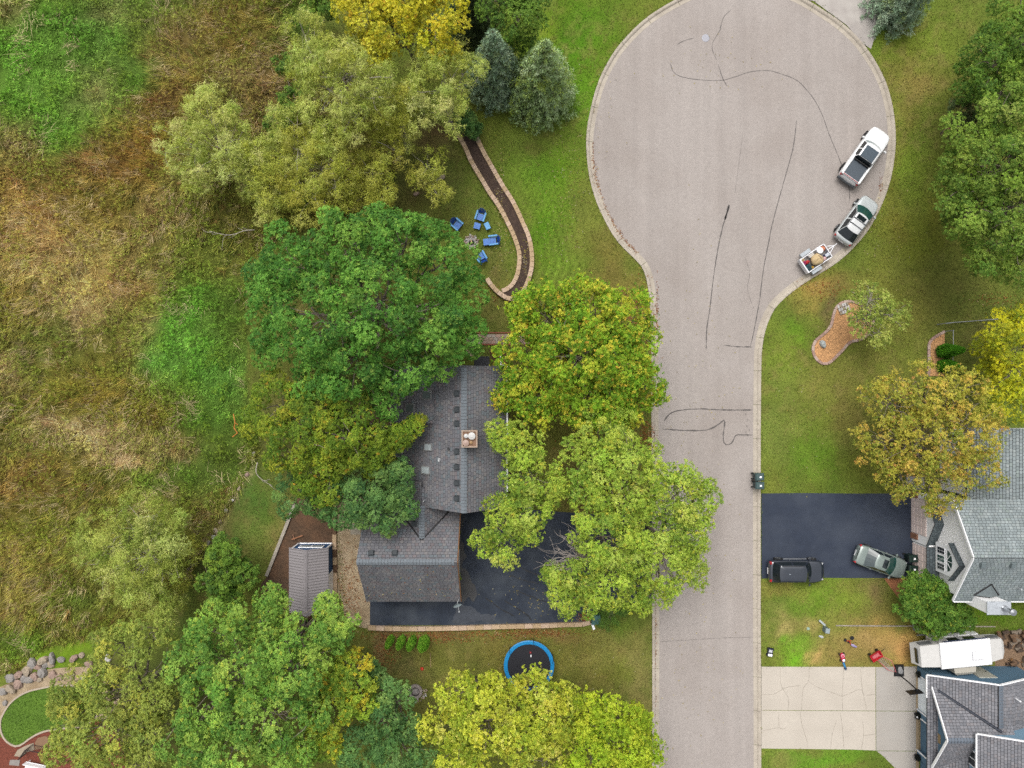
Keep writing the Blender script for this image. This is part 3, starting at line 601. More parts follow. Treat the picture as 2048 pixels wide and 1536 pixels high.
def conifer_shrub(name, label, base, h, rad, pal, seed, group=None, leanv=(0, 0), prof=None, cat='shrub', world=None):
    """dense clipped column (arborvitae): scale sprays standing on an egg-shaped surface"""
    rng = np.random.default_rng(seed); b0 = P(*base) if world is None else np.array([*world, 0.0]); root = thing(name, label, cat, tuple(b0), group=group)
    n = int(2100 * rad * h); t = rng.random(n) ** .75; a = rng.random(n) * 6.283
    pr = prof or (lambda t: np.sin(np.clip(.18 + .82 * t, 0, 1) * np.pi) ** .75)
    rr = rad * pr(t) * rng.uniform(.82, 1.05, n) * (1 + .1 * np.sin(a * 5 + t * 7))
    pos = np.stack([b0[0] + rr * np.cos(a) + leanv[0] * t, b0[1] + rr * np.sin(a) + leanv[1] * t, .06 + t * (h - .1)], 1)
    ax = np.stack([np.cos(a), np.sin(a), .8 + t], 1)
    q, c4 = rosettes(pos, ax, mix_pal(n, pal, rng), 5, .12, .065, rng, (.2, 1.2), .5, .0, .2); NLEAF[0] += len(q) // 3
    np_mesh('foliage', q, 3, LEAF, root, cols=c4)
    core = MB(); core.lathe((b0[0], b0[1], 0), [(.05, .0)] + [(float(rad * .6 * pr(np.array(tt))), .05 + tt * (h - .25)) for tt in (.05, .2, .4, .6, .8, .92)], 10)
    core.build('stem', mat('inner_twigs', (84, 110, 36), .95, var=.3, scale=9), root, world=True)
    return root

OAK = [((74, 118, 46), 3), ((92, 138, 54), 3), ((118, 158, 64), 1.8), ((56, 96, 42), 1.6), ((146, 172, 76), .7)]
OAK_L = [((100, 138, 56), 3), ((124, 158, 66), 3), ((148, 176, 76), 2), ((74, 114, 48), 2), ((176, 178, 66), .7)]
OLIVE_OAK = [((98, 122, 38), 3), ((122, 144, 44), 3), ((76, 104, 36), 2.6), ((152, 158, 50), 1.2), ((190, 140, 52), .2)]
TEAL = [((80, 116, 62), 3), ((102, 136, 72), 3), ((62, 96, 52), 2), ((126, 156, 80), 1.2)]
MAPLE = [((112, 148, 38), 3), ((142, 172, 50), 3), ((86, 124, 36), 2.2), ((192, 190, 64), 1.4), ((216, 188, 66), .8), ((204, 150, 62), .4)]
LIME = [((138, 162, 58), 3), ((160, 180, 68), 3), ((112, 140, 52), 2.2), ((182, 194, 92), 1.4), ((190, 182, 66), .9), ((90, 122, 46), 1)]
LIME_Y = [((164, 174, 52), 3), ((186, 190, 66), 2.5), ((140, 156, 50), 2.2), ((202, 200, 96), 1.2), ((112, 136, 46), 1.2)]
WILLOW = [((158, 170, 78), 3), ((180, 188, 100), 3), ((132, 146, 62), 2.2), ((200, 202, 130), 1.2), ((144, 150, 52), 1.2)]
WILLOW_O = [((150, 154, 58), 3), ((172, 174, 76), 3), ((126, 132, 50), 2), ((186, 186, 100), 1)]
GOLD = [((210, 196, 48), 3), ((226, 214, 78), 2.2), ((178, 174, 44), 2.6), ((200, 158, 56), .8), ((140, 146, 42), 1.8)]
RIGHTG = [((100, 128, 50), 3), ((124, 148, 58), 3), ((78, 106, 42), 2.4), ((148, 166, 76), 1.2)]
GREEN = [((88, 118, 46), 3), ((110, 140, 54), 2.5), ((66, 96, 40), 1.6), ((132, 158, 60), 1)]
SERVICE = [((166, 160, 62), 3), ((188, 178, 76), 2.6), ((134, 140, 54), 2.6), ((206, 168, 84), 1.0), ((190, 132, 80), .5), ((112, 126, 50), 1.4)]
BIRCHP = [((142, 158, 68), 3), ((166, 176, 88), 2.5), ((110, 132, 54), 2), ((186, 186, 104), 1)]
SPR = [((120, 144, 116), 3), ((146, 168, 140), 2.4), ((98, 122, 92), 2.4), ((136, 152, 88), 1), ((170, 186, 160), .8)]
SPR2 = [((126, 150, 96), 3), ((154, 176, 128), 2.4), ((102, 126, 74), 2.4), ((140, 158, 58), 2), ((174, 190, 150), .8)]
ARB = [((92, 140, 36), 3), ((112, 160, 46), 2), ((70, 112, 32), 2), ((136, 168, 60), .8)]

tree('oak_tree', 'huge broad dark green oak at the centre left, north of the grey house', 'oak', OAK,
 [(590, 530, 80, 10), (690, 500, 80, 11), (810, 480, 75, 10.5), (890, 520, 75, 9), (925, 600, 62, 8.5), (540, 620, 58, 8), (640, 640, 88, 11.5), (760, 600, 95, 13), (860, 640, 82, 11), (930, 670, 48, 8), (585, 690, 75, 8.5), (710, 725, 80, 10.5), (810, 735, 68, 9.5), (878, 715, 52, 9), (775, 785, 42, 8), (545, 555, 50, 7.5), (760, 445, 40, 9), (655, 760, 55, 9)], 1, dens=1.0, twigs=.35)
tree('oak_tree', 'yellowing olive oak touching the west side of the grey house', 'oak', OLIVE_OAK,
 [(555, 810, 62, 8), (640, 800, 60, 9), (600, 880, 80, 9), (690, 875, 72, 9.5), (740, 900, 55, 8), (640, 950, 55, 8), (512, 850, 36, 7), (815, 862, 20, 7.2), (835, 845, 15, 7), (795, 870, 22, 7.5), (700, 820, 40, 8.5), (770, 880, 34, 7.8)], 2, dens=1.0, size=.85, twigs=.45)
tree('oak_tree', 'blue-green oak over the gravel path behind the garage', 'oak', TEAL,
 [(745, 985, 70, 7.5), (800, 1000, 33, 7), (700, 1005, 55, 7), (775, 1030, 42, 7), (585, 980, 48, 6.5), (640, 990, 40, 6), (795, 950, 33, 7)], 3, dens=1.1, size=.85)
tree('maple_tree', 'dense rounded maple with yellow and orange leaf tips beside the street', 'maple', MAPLE,
 [(1095, 635, 75, 8), (1180, 618, 72, 8.5), (1245, 650, 72, 8), (1055, 715, 65, 7), (1150, 710, 90, 10), (1245, 735, 78, 8.5), (1290, 780, 45, 6.5), (1075, 795, 62, 7), (1180, 795, 72, 8), (1050, 620, 42, 7), (1012, 790, 30, 6), (1240, 820, 45, 7)], 4, shoot=.6, dens=1.05, twigs=.2)
G_LIME = 'lime green ash trees shading the driveway'
tree('ash_tree', 'lime green ash just south of the yellow tipped maple', 'ash', LIME, [(1215, 875, 70, 9), (1165, 925, 52, 9), (1255, 940, 78, 10), (1235, 1010, 70, 10), (1180, 985, 45, 9)], 5, group=G_LIME)
tree('ash_tree', 'lime green ash reaching farthest out over the street', 'ash', LIME, [(1335, 985, 72, 9), (1390, 1000, 55, 8.5), (1370, 1065, 62, 9), (1325, 1120, 68, 9), (1378, 1145, 45, 8), (1310, 1185, 40, 7), (1270, 1190, 38, 7)], 6, group=G_LIME)
tree('ash_tree', 'lime green ash overhanging the east eave of the grey roof', 'ash', LIME, [(1040, 895, 52, 8), (1000, 872, 28, 8), (1065, 960, 62, 9), (1020, 1030, 50, 8.5), (965, 1080, 34, 7.5), (1050, 1020, 55, 9), (1005, 1095, 40, 7.5), (1100, 975, 42, 9)], 7, group=G_LIME)
tree('ash_tree', 'lime green ash low over the black driveway with a dead limb', 'ash', LIME, [(1205, 1075, 75, 10), (1215, 1150, 66, 9), (1150, 1160, 42, 8), (1130, 1195, 32, 7.5), (1255, 1100, 55, 9.5), (1108, 1150, 22, 8), (1170, 1200, 26, 7)], 8, group=G_LIME)
rng_ = np.random.default_rng(5)
mb = MB(); base = P(1175, 1125, 8.0)
for i in range(26):
    a = rng_.uniform(1.2, 3.6); L = rng_.uniform(1.2, 3.0); e = base + np.array([math.cos(a) * L, math.sin(a) * L, rng_.uniform(.1, .6)]); pts = limb(mb, base, e, .05, .012, rng_, .15)
    for j in range(4): limb(mb, pts[rng_.integers(2, 5)], e + rng_.normal(0, .5, 3) * np.array([1, 1, .4]), .02, .008, rng_, .2)
limb(mb, P(1195, 1120, 0), base, .1, .06, rng_, .03)
tag(mb.build('dead_limb', mat('dead_bark', (170, 160, 152), .95, var=.2), None), 'leafless grey dead limb among lime green leaves above the driveway', 'branch')

G_WIL = 'pale willows along the edge of the marsh'
tree('willow_tree', 'pale willow standing alone in the marsh at upper left', 'willow', WILLOW, [(430, 225, 62, 5), (365, 285, 55, 5), (450, 295, 75, 5.5), (505, 330, 55, 5), (395, 345, 52, 4.5)], 10, group=G_WIL, bark=BARK_PALE)
tree('willow_tree', 'tall pale willow left of the golden yellow tree', 'willow', WILLOW, [(608, 65, 45, 7), (640, 120, 56, 7.5), (705, 145, 80, 8.5), (745, 190, 62, 8.5), (640, 215, 55, 7), (715, 245, 55, 7.5), (603, 145, 30, 6)], 11, group=G_WIL, bark=BARK_PALE)
tree('willow_tree', 'olive willow between the marsh and the huge oak', 'willow', WILLOW_O, [(640, 330, 72, 6), (600, 300, 55, 5.5), (670, 370, 55, 5.5), (560, 365, 55, 5), (620, 405, 50, 5)], 12, group=G_WIL, bark=BARK_PALE)
tree('willow_tree', 'pale willow between the golden tree and the blue spruces', 'willow', WILLOW, [(880, 165, 75, 8), (925, 130, 46, 7.5), (845, 225, 45, 7), (900, 220, 48, 7)], 13, group=G_WIL, bark=BARK_PALE)
tree('willow_tree', 'small olive willow in front of the huge oak', 'willow', WILLOW_O, [(742, 335, 48, 5), (765, 385, 36, 4.5), (725, 395, 36, 4)], 14, group=G_WIL, bark=BARK_PALE, twigs=.7)
tree('willow_sapling', 'feathery willow sapling on the lawn left of the block walls', 'willow', WILLOW_O, [(858, 325, 42, 4), (880, 388, 30, 3.6), (845, 360, 26, 3.4)], 15, group=G_WIL, bark=BARK_PALE, dens=.7, twigs=.8)
tree('willow_tree', 'pale willow at the edge of the marsh in the lower left', 'willow', [((146, 160, 70), 3), ((168, 178, 88), 2.6), ((120, 138, 58), 2.4), ((188, 192, 116), 1)], [(230, 1065, 62, 5), (290, 1035, 58, 5.5), (205, 1115, 42, 4.5), (290, 1115, 72, 6), (345, 1095, 52, 5), (285, 1185, 48, 5), (182, 1092, 36, 4), (342, 1048, 36, 4.6), (325, 1150, 46, 5), (240, 1160, 46, 5), (330, 1205, 42, 4.6)], 16, group=G_WIL, bark=BARK_PALE)
tree('willow_shrub', 'sparse olive willow scrub east of the lower left willow', 'willow', WILLOW_O, [(360, 1150, 40, 3), (385, 1095, 34, 2.6), (345, 1190, 34, 3)], 17, group=G_WIL, dens=.5, twigs=.9)
tree('willow_tree', 'pale willow filling the gap between the lone marsh willow and the tall willow', 'willow', WILLOW, [(560, 300, 46, 5), (525, 365, 42, 4.4), (585, 245, 42, 5), (655, 280, 46, 6.5), (545, 420, 40, 4)], 41, group=G_WIL, bark=BARK_PALE)
tree('willow_tree', 'olive willow between the two tall willows above the lawn', 'willow', WILLOW_O, [(800, 250, 40, 6), (790, 300, 36, 5), (820, 200, 36, 7), (770, 260, 34, 5.5)], 42, group=G_WIL, bark=BARK_PALE)
tree('dogwood_thicket', 'green thicket at the top edge left of the golden tree', 'shrub', GREEN, [(640, 20, 34, 3), (590, 200, 30, 2), (560, 250, 30, 2), (570, 130, 24, 2), (605, 390, 30, 2)], 43, cat='shrub', size=1.3, dens=.8)
tree('golden_tree', 'bright golden yellow tree at the top edge', 'ash', GOLD, [(735, 25, 62, 9), (790, 60, 64, 9), (820, 10, 58, 10), (870, 40, 66, 9.5), (880, 95, 48, 8.5), (760, 105, 46, 8), (720, -40, 66, 9), (830, -60, 70, 9)], 18, dens=1.1, size=1.15)
tree('leafy_tree', 'dark green leafy tree behind the two blue spruces', 'ash', GREEN, [(1030, 40, 52, 7), (1065, 62, 34, 6), (1000, 10, 46, 7), (1050, 0, 40, 6.5), (1040, 80, 36, 3.5)], 19, lean=(1030, 60))
spruce('spruce_tree', 'dark shaded spruce at the top edge beside the golden tree', (935, -60), 9, 2.6, [((56, 70, 44), 3), ((72, 88, 52), 2)], 20)  # dark needle palette has the tree's shade painted in
spruce('spruce_tree', 'blue spruce half hidden behind the pale willow', (985, 62), 9.5, 2.9, SPR, 21, group='blue spruces')
spruce('spruce_tree', 'blue-grey spruce standing in front beside the turning circle lawn', (1092, 84), 10, 3.6, SPR2, 22, group='blue spruces')
spruce('spruce_tree', 'blue spruce at the top right edge near the concrete drive', (1915, -110), 9, 2.8, SPR, 23, group='blue spruces')
tree('yew_shrub', 'small dark green shrub at the upper end of the block walls', 'shrub', TEAL, [(934, 248, 24, 1.6), (946, 262, 18, 1.0), (926, 232, 20, 1.4)], 24, cat='shrub')
tree('leafy_tree', 'large olive green tree at the right edge above the garden bed', 'oak', RIGHTG, [(1955, 265, 60, 9), (2020, 225, 66, 10), (1990, 340, 76, 10), (1918, 350, 52, 8), (2030, 330, 76, 11), (1940, 430, 62, 9), (2010, 430, 76, 10), (1990, 505, 60, 8.5), (2055, 520, 66, 9), (1900, 395, 34, 7), (1912, 330, 40, 4.5), (1925, 420, 44, 4), (1950, 480, 44, 4.5), (1955, 290, 40, 5), (1975, 530, 40, 4), (1960, 380, 55, 6)], 25, size=.85, dens=1.0, lean=(1935, 400))
tree('leafy_tree', 'mid green tree at the top right corner', 'oak', GREEN, [(1990, 125, 52, 9), (1955, 165, 34, 8), (2040, 85, 66, 10), (2010, 185, 46, 9), (2050, 20, 60, 9), (1950, 130, 36, 4.5), (1935, 180, 30, 4), (1985, 80, 40, 5), (1965, 205, 36, 4.5), (1990, 250, 40, 6)], 26, size=.85, lean=(1955, 150))
tree('viburnum_shrub', 'grey green shrub below the mid green corner tree', 'shrub', [((96, 112, 70), 3), ((120, 130, 84), 2), ((130, 106, 80), 1), ((76, 92, 52), 2)], [(1922, 225, 30, 3), (1912, 255, 24, 2.5), (1935, 250, 26, 2.8)], 27, cat='shrub')
tree('birch_tree', 'small sparse birch over the orange stone bed', 'birch', BIRCHP, [(1745, 600, 40, 4.8), (1795, 632, 30, 4), (1718, 640, 34, 4), (1755, 672, 28, 3.6), (1722, 590, 28, 4.4), (1765, 630, 30, 4.6)], 28, bark=BARK_PALE, dens=.8, twigs=.9)
tree('serviceberry_tree', 'brown and olive autumn tree in front of the pale house', 'airy', SERVICE, [(1775, 800, 62, 6), (1855, 790, 70, 6.5), (1925, 785, 56, 6.5), (1760, 880, 58, 5.5), (1850, 880, 88, 7), (1940, 865, 70, 7), (1800, 950, 52, 5.5), (1880, 965, 58, 6), (1955, 935, 52, 6), (1868, 1012, 26, 5)], 29, twigs=.7, dens=.85)
tree('honey_locust', 'yellow leaved tree at the right edge by the mesh fence', 'ash', [((176, 182, 44), 3), ((216, 204, 44), 2), ((140, 150, 42), 2), ((108, 126, 40), 1.5)], [(2000, 660, 42, 6), (2035, 700, 58, 6.5), (1990, 780, 40, 5.5), (2040, 800, 46, 6), (2050, 640, 40, 6), (1965, 690, 26, 2.6), (1975, 745, 28, 3), (1990, 720, 34, 3.5)], 30, dens=.85, lean=(1992, 735))
tree('crabapple_tree', 'round glossy green tree between the two right hand houses', 'shrub', [((88, 120, 46), 3), ((108, 142, 56), 2.5), ((66, 100, 38), 2), ((150, 158, 60), .8)], [(1850, 1188, 50, 3), (1880, 1215, 52, 3.2), (1825, 1210, 38, 2.8), (1912, 1230, 34, 2.6), (1835, 1165, 28, 2.8), (1870, 1245, 34, 2.4)], 31, size=1.15, dens=1.0)
tree('oak_tree', 'broad light green oak covering the lower left', 'oak', OAK_L, [(430, 1260, 62, 10), (515, 1240, 55, 10), (600, 1278, 52, 9.5), (380, 1320, 64, 10), (480, 1340, 85, 12), (580, 1340, 78, 11.5), (650, 1290, 48, 9.5), (420, 1410, 76, 11), (530, 1430, 82, 11.5), (610, 1430, 54, 10), (470, 1510, 66, 11), (570, 1520, 66, 10.5), (385, 1490, 56, 10), (680, 1262, 34, 9), (545, 1200, 30, 9), (655, 1222, 20, 8.5)], 32, twigs=.4)
tree('leafy_tree', 'yellow flecked green tree between the light oak and the stone fire pit', 'maple', [((150, 168, 56), 3), ((122, 148, 52), 3), ((206, 182, 52), 1.4), ((92, 126, 48), 2)], [(690, 1365, 54, 8), (725, 1400, 36, 7.5), (660, 1420, 54, 8.5), (700, 1325, 38, 8), (645, 1480, 46, 8)], 33, size=1.2)
tree('oak_tree', 'blue-green oak beside the stone fire pit at the bottom', 'oak', TEAL, [(790, 1390, 40, 6.5), (762, 1440, 54, 7), (818, 1450, 34, 6.5), (722, 1490, 54, 7.5), (788, 1510, 54, 7), (840, 1525, 34, 6.5), (745, 1350, 26, 6)], 34, size=.85)
tree('leafy_tree', 'olive green twiggy tree over the kidney shaped lawn', 'ash', [((134, 148, 66), 3), ((156, 168, 78), 2.6), ((108, 124, 56), 2), ((176, 176, 76), 1)], [(240, 1290, 52, 8), (310, 1262, 46, 8), (180, 1370, 62, 8), (250, 1380, 70, 9), (315, 1400, 56, 9), (150, 1450, 52, 8), (230, 1460, 70, 9), (310, 1480, 60, 9), (200, 1530, 56, 8), (290, 1545, 56, 9), (128, 1400, 30, 7), (120, 1500, 36, 7)], 35, size=1.05, twigs=.7, dens=.85)
tree('leafy_tree', 'small round green tree north of the light green oak', 'shrub', GREEN, [(450, 1108, 44, 4.5), (438, 1160, 40, 4.5), (487, 1150, 34, 4), (465, 1195, 30, 4)], 36, size=1.1)
G_BOT = 'lime yellow trees along the bottom edge'
tree('ash_tree', 'lime yellow tree left of the trampoline at the bottom edge', 'maple', LIME_Y, [(930, 1385, 54, 7), (895, 1455, 52, 7), (970, 1450, 72, 8), (920, 1520, 56, 7.5), (995, 1385, 36, 7)], 37, group=G_BOT, shoot=.7, size=1.2, dens=.85)
tree('ash_tree', 'lime yellow tree overlapping the blue rimmed trampoline', 'maple', LIME_Y, [(1062, 1370, 44, 7), (1100, 1430, 66, 8), (1045, 1480, 54, 8), (1090, 1535, 56, 8), (1130, 1395, 34, 7)], 38, group=G_BOT, shoot=.7, size=1.2, dens=.95)
tree('ash_tree', 'greener lime tree nearest the street at the bottom edge', 'maple', [((150, 172, 44), 3), ((176, 188, 56), 2.5), ((120, 148, 40), 2.4)], [(1180, 1425, 52, 7), (1225, 1460, 66, 8), (1275, 1450, 32, 7), (1285, 1505, 44, 7), (1180, 1515, 60, 8), (1240, 1545, 56, 8)], 39, group=G_BOT, shoot=.7, size=1.2, dens=.95)
tree('juniper_shrub', 'low feathery green juniper beside the green box on the driveway corner', 'willow', [((92, 124, 54), 3), ((112, 142, 62), 2), ((76, 108, 46), 2)], [(1222, 1228, 26, .9), (1245, 1215, 18, .8), (1210, 1245, 16, .7)], 40, cat='shrub', size=.6)
G_ARB = 'row of clipped arborvitae south of the garage'
for i, (x, y, h, r, lab) in enumerate(((784, 1273, 2.7, .22, 'leftmost narrow bright green arborvitae of the row of four'), (806, 1274, 2.8, .25, 'second arborvitae from the left in the row of four'), (827, 1275, 2.9, .27, 'third arborvitae from the left in the row of four'), (851, 1276, 3.0, .38, 'rightmost and widest arborvitae of the row of four'))):
    conifer_shrub('arborvitae', lab, (x, y), h, r, ARB, 60 + i, G_ARB)
ARB2 = [((70, 122, 26), 3), ((86, 142, 32), 2), ((54, 100, 24), 2)]
cone = lambda t: (1 - np.clip(t, 0, 1)) ** .55 * np.clip(.55 + 3 * t, 0, 1)
conifer_shrub('arborvitae', 'pointed dark green arborvitae in the pink edged bed by the fence', (1880, 703), 3.2, .60, ARB2, 70, 'cone shrubs by the mesh fence', (0, 0), cone)
conifer_shrub('arborvitae', 'rounder dark green arborvitae partly under the autumn tree', (1882, 732), 2.3, .58, ARB2, 71, 'cone shrubs by the mesh fence', (0, 0), cone)
bare_branch('fallen_branch', 'bare grey branch lying on the marsh left of the huge oak', [(510, 460, .5), (490, 461, .6), (470, 468, .6), (452, 470, .6), (418, 462, .5)], .05, BARK_PALE, seed=3)
bare_branch('fallen_branch', 'curved bare pale branch on the lawn west of the blue-green oak', [(515, 925, .4), (512, 945, .4), (525, 960, .5), (545, 972, .5)], .05, BARK_PALE, seed=4, forks=4)
# ------------------------------------------------------------------ houses
SHINGLE = mat_attr('shingle', 0.95, 0.1, grain=.10, gscale=22.0)
DECK = mat('shingle_underlay_shadow', (66, 66, 71), .95)  # dark underlay shows in the tab gaps, standing in for course shadow lines
def clip_convex(poly, clip):
    out = poly
    for i in range(len(clip)):
        a, b = clip[i], clip[(i + 1) % len(clip)]; inp, out = out, []
        if not inp: break
        f = lambda p: (b[0] - a[0]) * (p[1] - a[1]) - (b[1] - a[1]) * (p[0] - a[0])
        for j in range(len(inp)):
            p, q = inp[j], inp[(j + 1) % len(inp)]; fp, fq = f(p), f(q)
            if fp >= -1e-9: out.append(p)
            if (fp > 1e-9 and fq < -1e-9) or (fp < -1e-9 and fq > 1e-9):
                t = fp / (fp - fq); out.append((p[0] + (q[0] - p[0]) * t, p[1] + (q[1] - p[1]) * t))
    return out
def roof_face(parent, pts, pal, seed=1, w=.31, e=.245, deck=DECK, t=.14, gap=.03, slope_part=None):
    gain = 1.22 if max(c[0][0] for c in pal) < 150 and pal[0][0][0] > 110 else 1.08
    """pts[0]->pts[1] runs along the eave, anticlockwise seen from outside; shingle tabs laid in courses"""
    rng = np.random.default_rng(seed); pts = [np.asarray(p, float) for p in pts]; o = pts[0]
    u = unit(pts[1] - o); n = np.zeros(3)
    for i in range(1, len(pts) - 1): n += np.cross(pts[i] - o, pts[i + 1] - o)
    n = unit(n); v = np.cross(n, u)
    sl = slope_part
    if sl is None:
        b = MB(); b.slab(pts, t); sl = b.build('roof_slope', deck, parent, world=True)
    p2 = [(float((p - o) @ u), float((p - o) @ v)) for p in pts]
    us = [p[0] for p in p2]; vs_ = [p[1] for p in p2]; V = []; F = []; C = []
    cs = np.array([lin(c) for c, _ in pal]) / KGAIN; cs = (cs * .68 + .32 * cs.mean(0)) * gain; wt = np.array([x for _, x in pal], float); wt /= wt.sum(); r = 0; v0 = min(vs_)
    while v0 < max(vs_):
        u0 = min(us) - (r % 2) * w / 2 - rng.random() * .04
        while u0 < max(us):
            ww = w * rng.uniform(.9, 1.1); q = clip_convex([(u0 + .012, v0), (u0 + ww - .012, v0), (u0 + ww - .012, v0 + e - gap), (u0 + .012, v0 + e - gap)], p2)
            if len(q) >= 3:
                sk = float(vnoise(np.array([u0 * 1.6 + seed * 31]), np.array([v0 * .22]), 1.0, 33, 3)[0]); c = cs[rng.choice(len(cs), p=wt)] * rng.uniform(.93, 1.07) * (.84 + .32 * sk); k = len(V); lift = rng.uniform(.0, .006)
                for a, b_ in q: V.append(o + u * a + v * b_ + n * (.008 + lift + .016 * (1 - (b_ - v0) / e))); C.append(c)
                F.append(tuple(range(k, k + len(q))))
            u0 += ww
        v0 += e; r += 1
    me = bpy.data.meshes.new('shingles'); me.from_pydata([tuple(x) for x in V], [], F); me.update(); set_cols(me, np.array(C)); me.materials.append(SHINGLE)
    ob = bpy.data.objects.new('shingles', me); link(ob, sl, True); ob['kind'] = 'stuff'
    return sl
def ridge_caps(parent, a, b, m, w=.44, step=.24, name='ridge_cap'):
    a = np.asarray(a, float); b = np.asarray(b, float); L = np.linalg.norm(b - a); d = (b - a) / L; s = unit(np.cross(d, [0, 0, 1.])); k = int(L / step); mb = MB()
    for i in range(k):
        p = a + d * (i * step + .01); q = a + d * ((i + 1) * step - .015); z = random.uniform(0, .01)
        mb.add([p - s * w / 2 + [0, 0, -.07], p + [0, 0, .03 + z], p + s * w / 2 + [0, 0, -.07], q - s * w / 2 + [0, 0, -.08], q + [0, 0, .018], q + s * w / 2 + [0, 0, -.08]], [(0, 1, 4, 3), (1, 2, 5, 4)])
    o = mb.build(name, m, parent, world=True); o['kind'] = 'stuff'; return o
def obox(mb, c, ax, ay, az, s):
    """box with its own axes"""
    c = np.asarray(c, float); ax, ay, az = [np.asarray(k, float) for k in (ax, ay, az)]; v = []
    for dz in (-1, 1):
        for dx, dy in ((-1, -1), (1, -1), (1, 1), (-1, 1)): v.append(c + ax * dx * s[0] / 2 + ay * dy * s[1] / 2 + az * dz * s[2] / 2)
    return mb.add(v, [(0, 3, 2, 1), (4, 5, 6, 7), (0, 1, 5, 4), (1, 2, 6, 5), (2, 3, 7, 6), (3, 0, 4, 7)])
def on_roof(px, py, zf):
    z = 5.0
    for _ in range(12): p = P(px, py, z); z = zf(p[0], p[1])
    return P(px, py, z)
def extrude(mb, prof, a, b, axis):
    """profile (h,z) extruded between a and b along axis 0=x or 1=y"""
    mk = (lambda t, h, z: (t, h, z)) if axis == 0 else (lambda t, h, z: (h, t, z))
    return mb.loft([[mk(a, h, z) for h, z in prof], [mk(b, h, z) for h, z in prof]])

# ---------- grey house (centre)
PAL1 = [((122, 122, 126), 4), ((114, 114, 120), 4), ((130, 126, 126), 2), ((124, 114, 116), 1.2), ((112, 122, 128), 1.8), ((138, 136, 136), 1)]
CAP1 = mat('ridge_cap_blue_grey', (128, 136, 143), .95, var=.14, scale=5)
house = thing('house', 'grey shingled house with attached garage among trees at the centre', 'house', (-5, -8, 0))
rx, rz, pt = -3.57, 7.7, .82; eE, eW = -.45, -9.2; zE, zW = rz - pt * (eE - rx), rz - pt * (rx - eW); yN, yS = 1.38, -9.6
tan = mat('tan_siding', (176, 158, 132), .8, var=.08, scale=3); brown = mat('brown_trim', (150, 108, 72), .8, var=.15, scale=4)
w_ = MB(); extrude(w_, [(eW + .35, 0), (eE - .35, 0), (eE - .35, zE + .05), (rx, rz - .25), (eW + .35, zW + .05)], yS + .35, yN - .3, 1); w_.build('wall', tan, house, world=True)
main_z = lambda x, y: rz - pt * abs(x - rx)
roof = thing('roof'); roof.parent = house; roof.matrix_parent_inverse = WM[house.name].inverted()
roof_face(roof, [(eE, yS, zE), (eE, yN, zE), (rx, yN, rz), (rx, yS, rz)], PAL1, 1)
roof_face(roof, [(eW, yN, zW), (eW, yS, zW), (rx, yS, rz), (rx, yN, rz)], PAL1, 2)
dz0 = main_z(-6.0, 0) + .1; dz1 = dz0 - .5 * 3.6
roof_face(roof, [(-9.6, yN, dz1), (-9.6, -3.05, dz1), (-6.0, -3.05, dz0), (-6.0, yN, dz0)], PAL1, 3)
MB().add([(-9.4, -3.0, 2.9), (-6.2, -3.0, dz0 - .25), (-9.4, -3.0, dz1 - .05)], [(0, 1, 2)]).build('wall', tan, house, world=True)
ridge_caps(roof, (rx, yS, rz + .01), (rx, yN, rz + .01), CAP1)
# garage wing
gy, gz_, gp = -13.5, 6.6, .9; gxW, gxE = -11.8, -4.17; gS, gN = -17.6, -9.4; gze = gz_ - gp * 4.1
w_ = MB(); extrude(w_, [(gS + .35, 0), (gN - .3, 0), (gN - .3, gze + .1), (gy, gz_ - .25), (gS + .35, gze + .1)], gxW + .3, gxE - .35, 0); w_.build('wall', tan, house, world=True)
roof_face(roof, [(gxW, gS, gze), (gxE, gS, gze), (gxE, gy, gz_), (gxW, gy, gz_)], PAL1, 4)
roof_face(roof, [(gxE, gN, gze), (gxW, gN, gze), (gxW, gy, gz_), (gxE, gy, gz_)], PAL1, 5)
ridge_caps(roof, (gxW, gy, gz_ + .01), (gxE, gy, gz_ + .01), CAP1)
lx, lz = -7.0, 5.35; ly = gy + (gz_ - lz) / gp
roof_face(roof, [(-4.25, -9.38, 2.94), (-4.25, -9.2, 2.94), (lx, -8.0, lz), (lx, ly, lz)], PAL1, 6)
roof_face(roof, [(-9.75, -7.6, 2.94), (-9.75, -9.38, 2.94), (lx, ly, lz), (lx, -7.6, lz)], PAL1, 7)
ridge_caps(roof, (lx, ly + .05, lz + .01), (lx, -9.2, lz + .01), CAP1)
for x in (-4.25, -9.75):
    a = np.array([lx, ly, lz]); b_ = np.array([x, -9.38, 2.94]); m_ = MB(); m_.tube([a + [0, 0, .03], b_ + [0, 0, .05]], .075, 5); m_.build('valley_flashing', mat('dark_flashing', (44, 42, 44), .6), roof, world=True)
m_ = MB(); m_.box((eE + .07, (yN + yS) / 2, zE - .06), (.13, yN - yS, .12)); m_.build('gutter', WHITE, roof, world=True)
MB().box((-.85, yN + .06, zE + .28), (.9, .10, .14)).build('trim_board', WHITE, roof, world=True); MB().box((-.92, yN + .55, 2.7), (.1, .9, .1)).build('downspout', WHITE, roof, world=True)
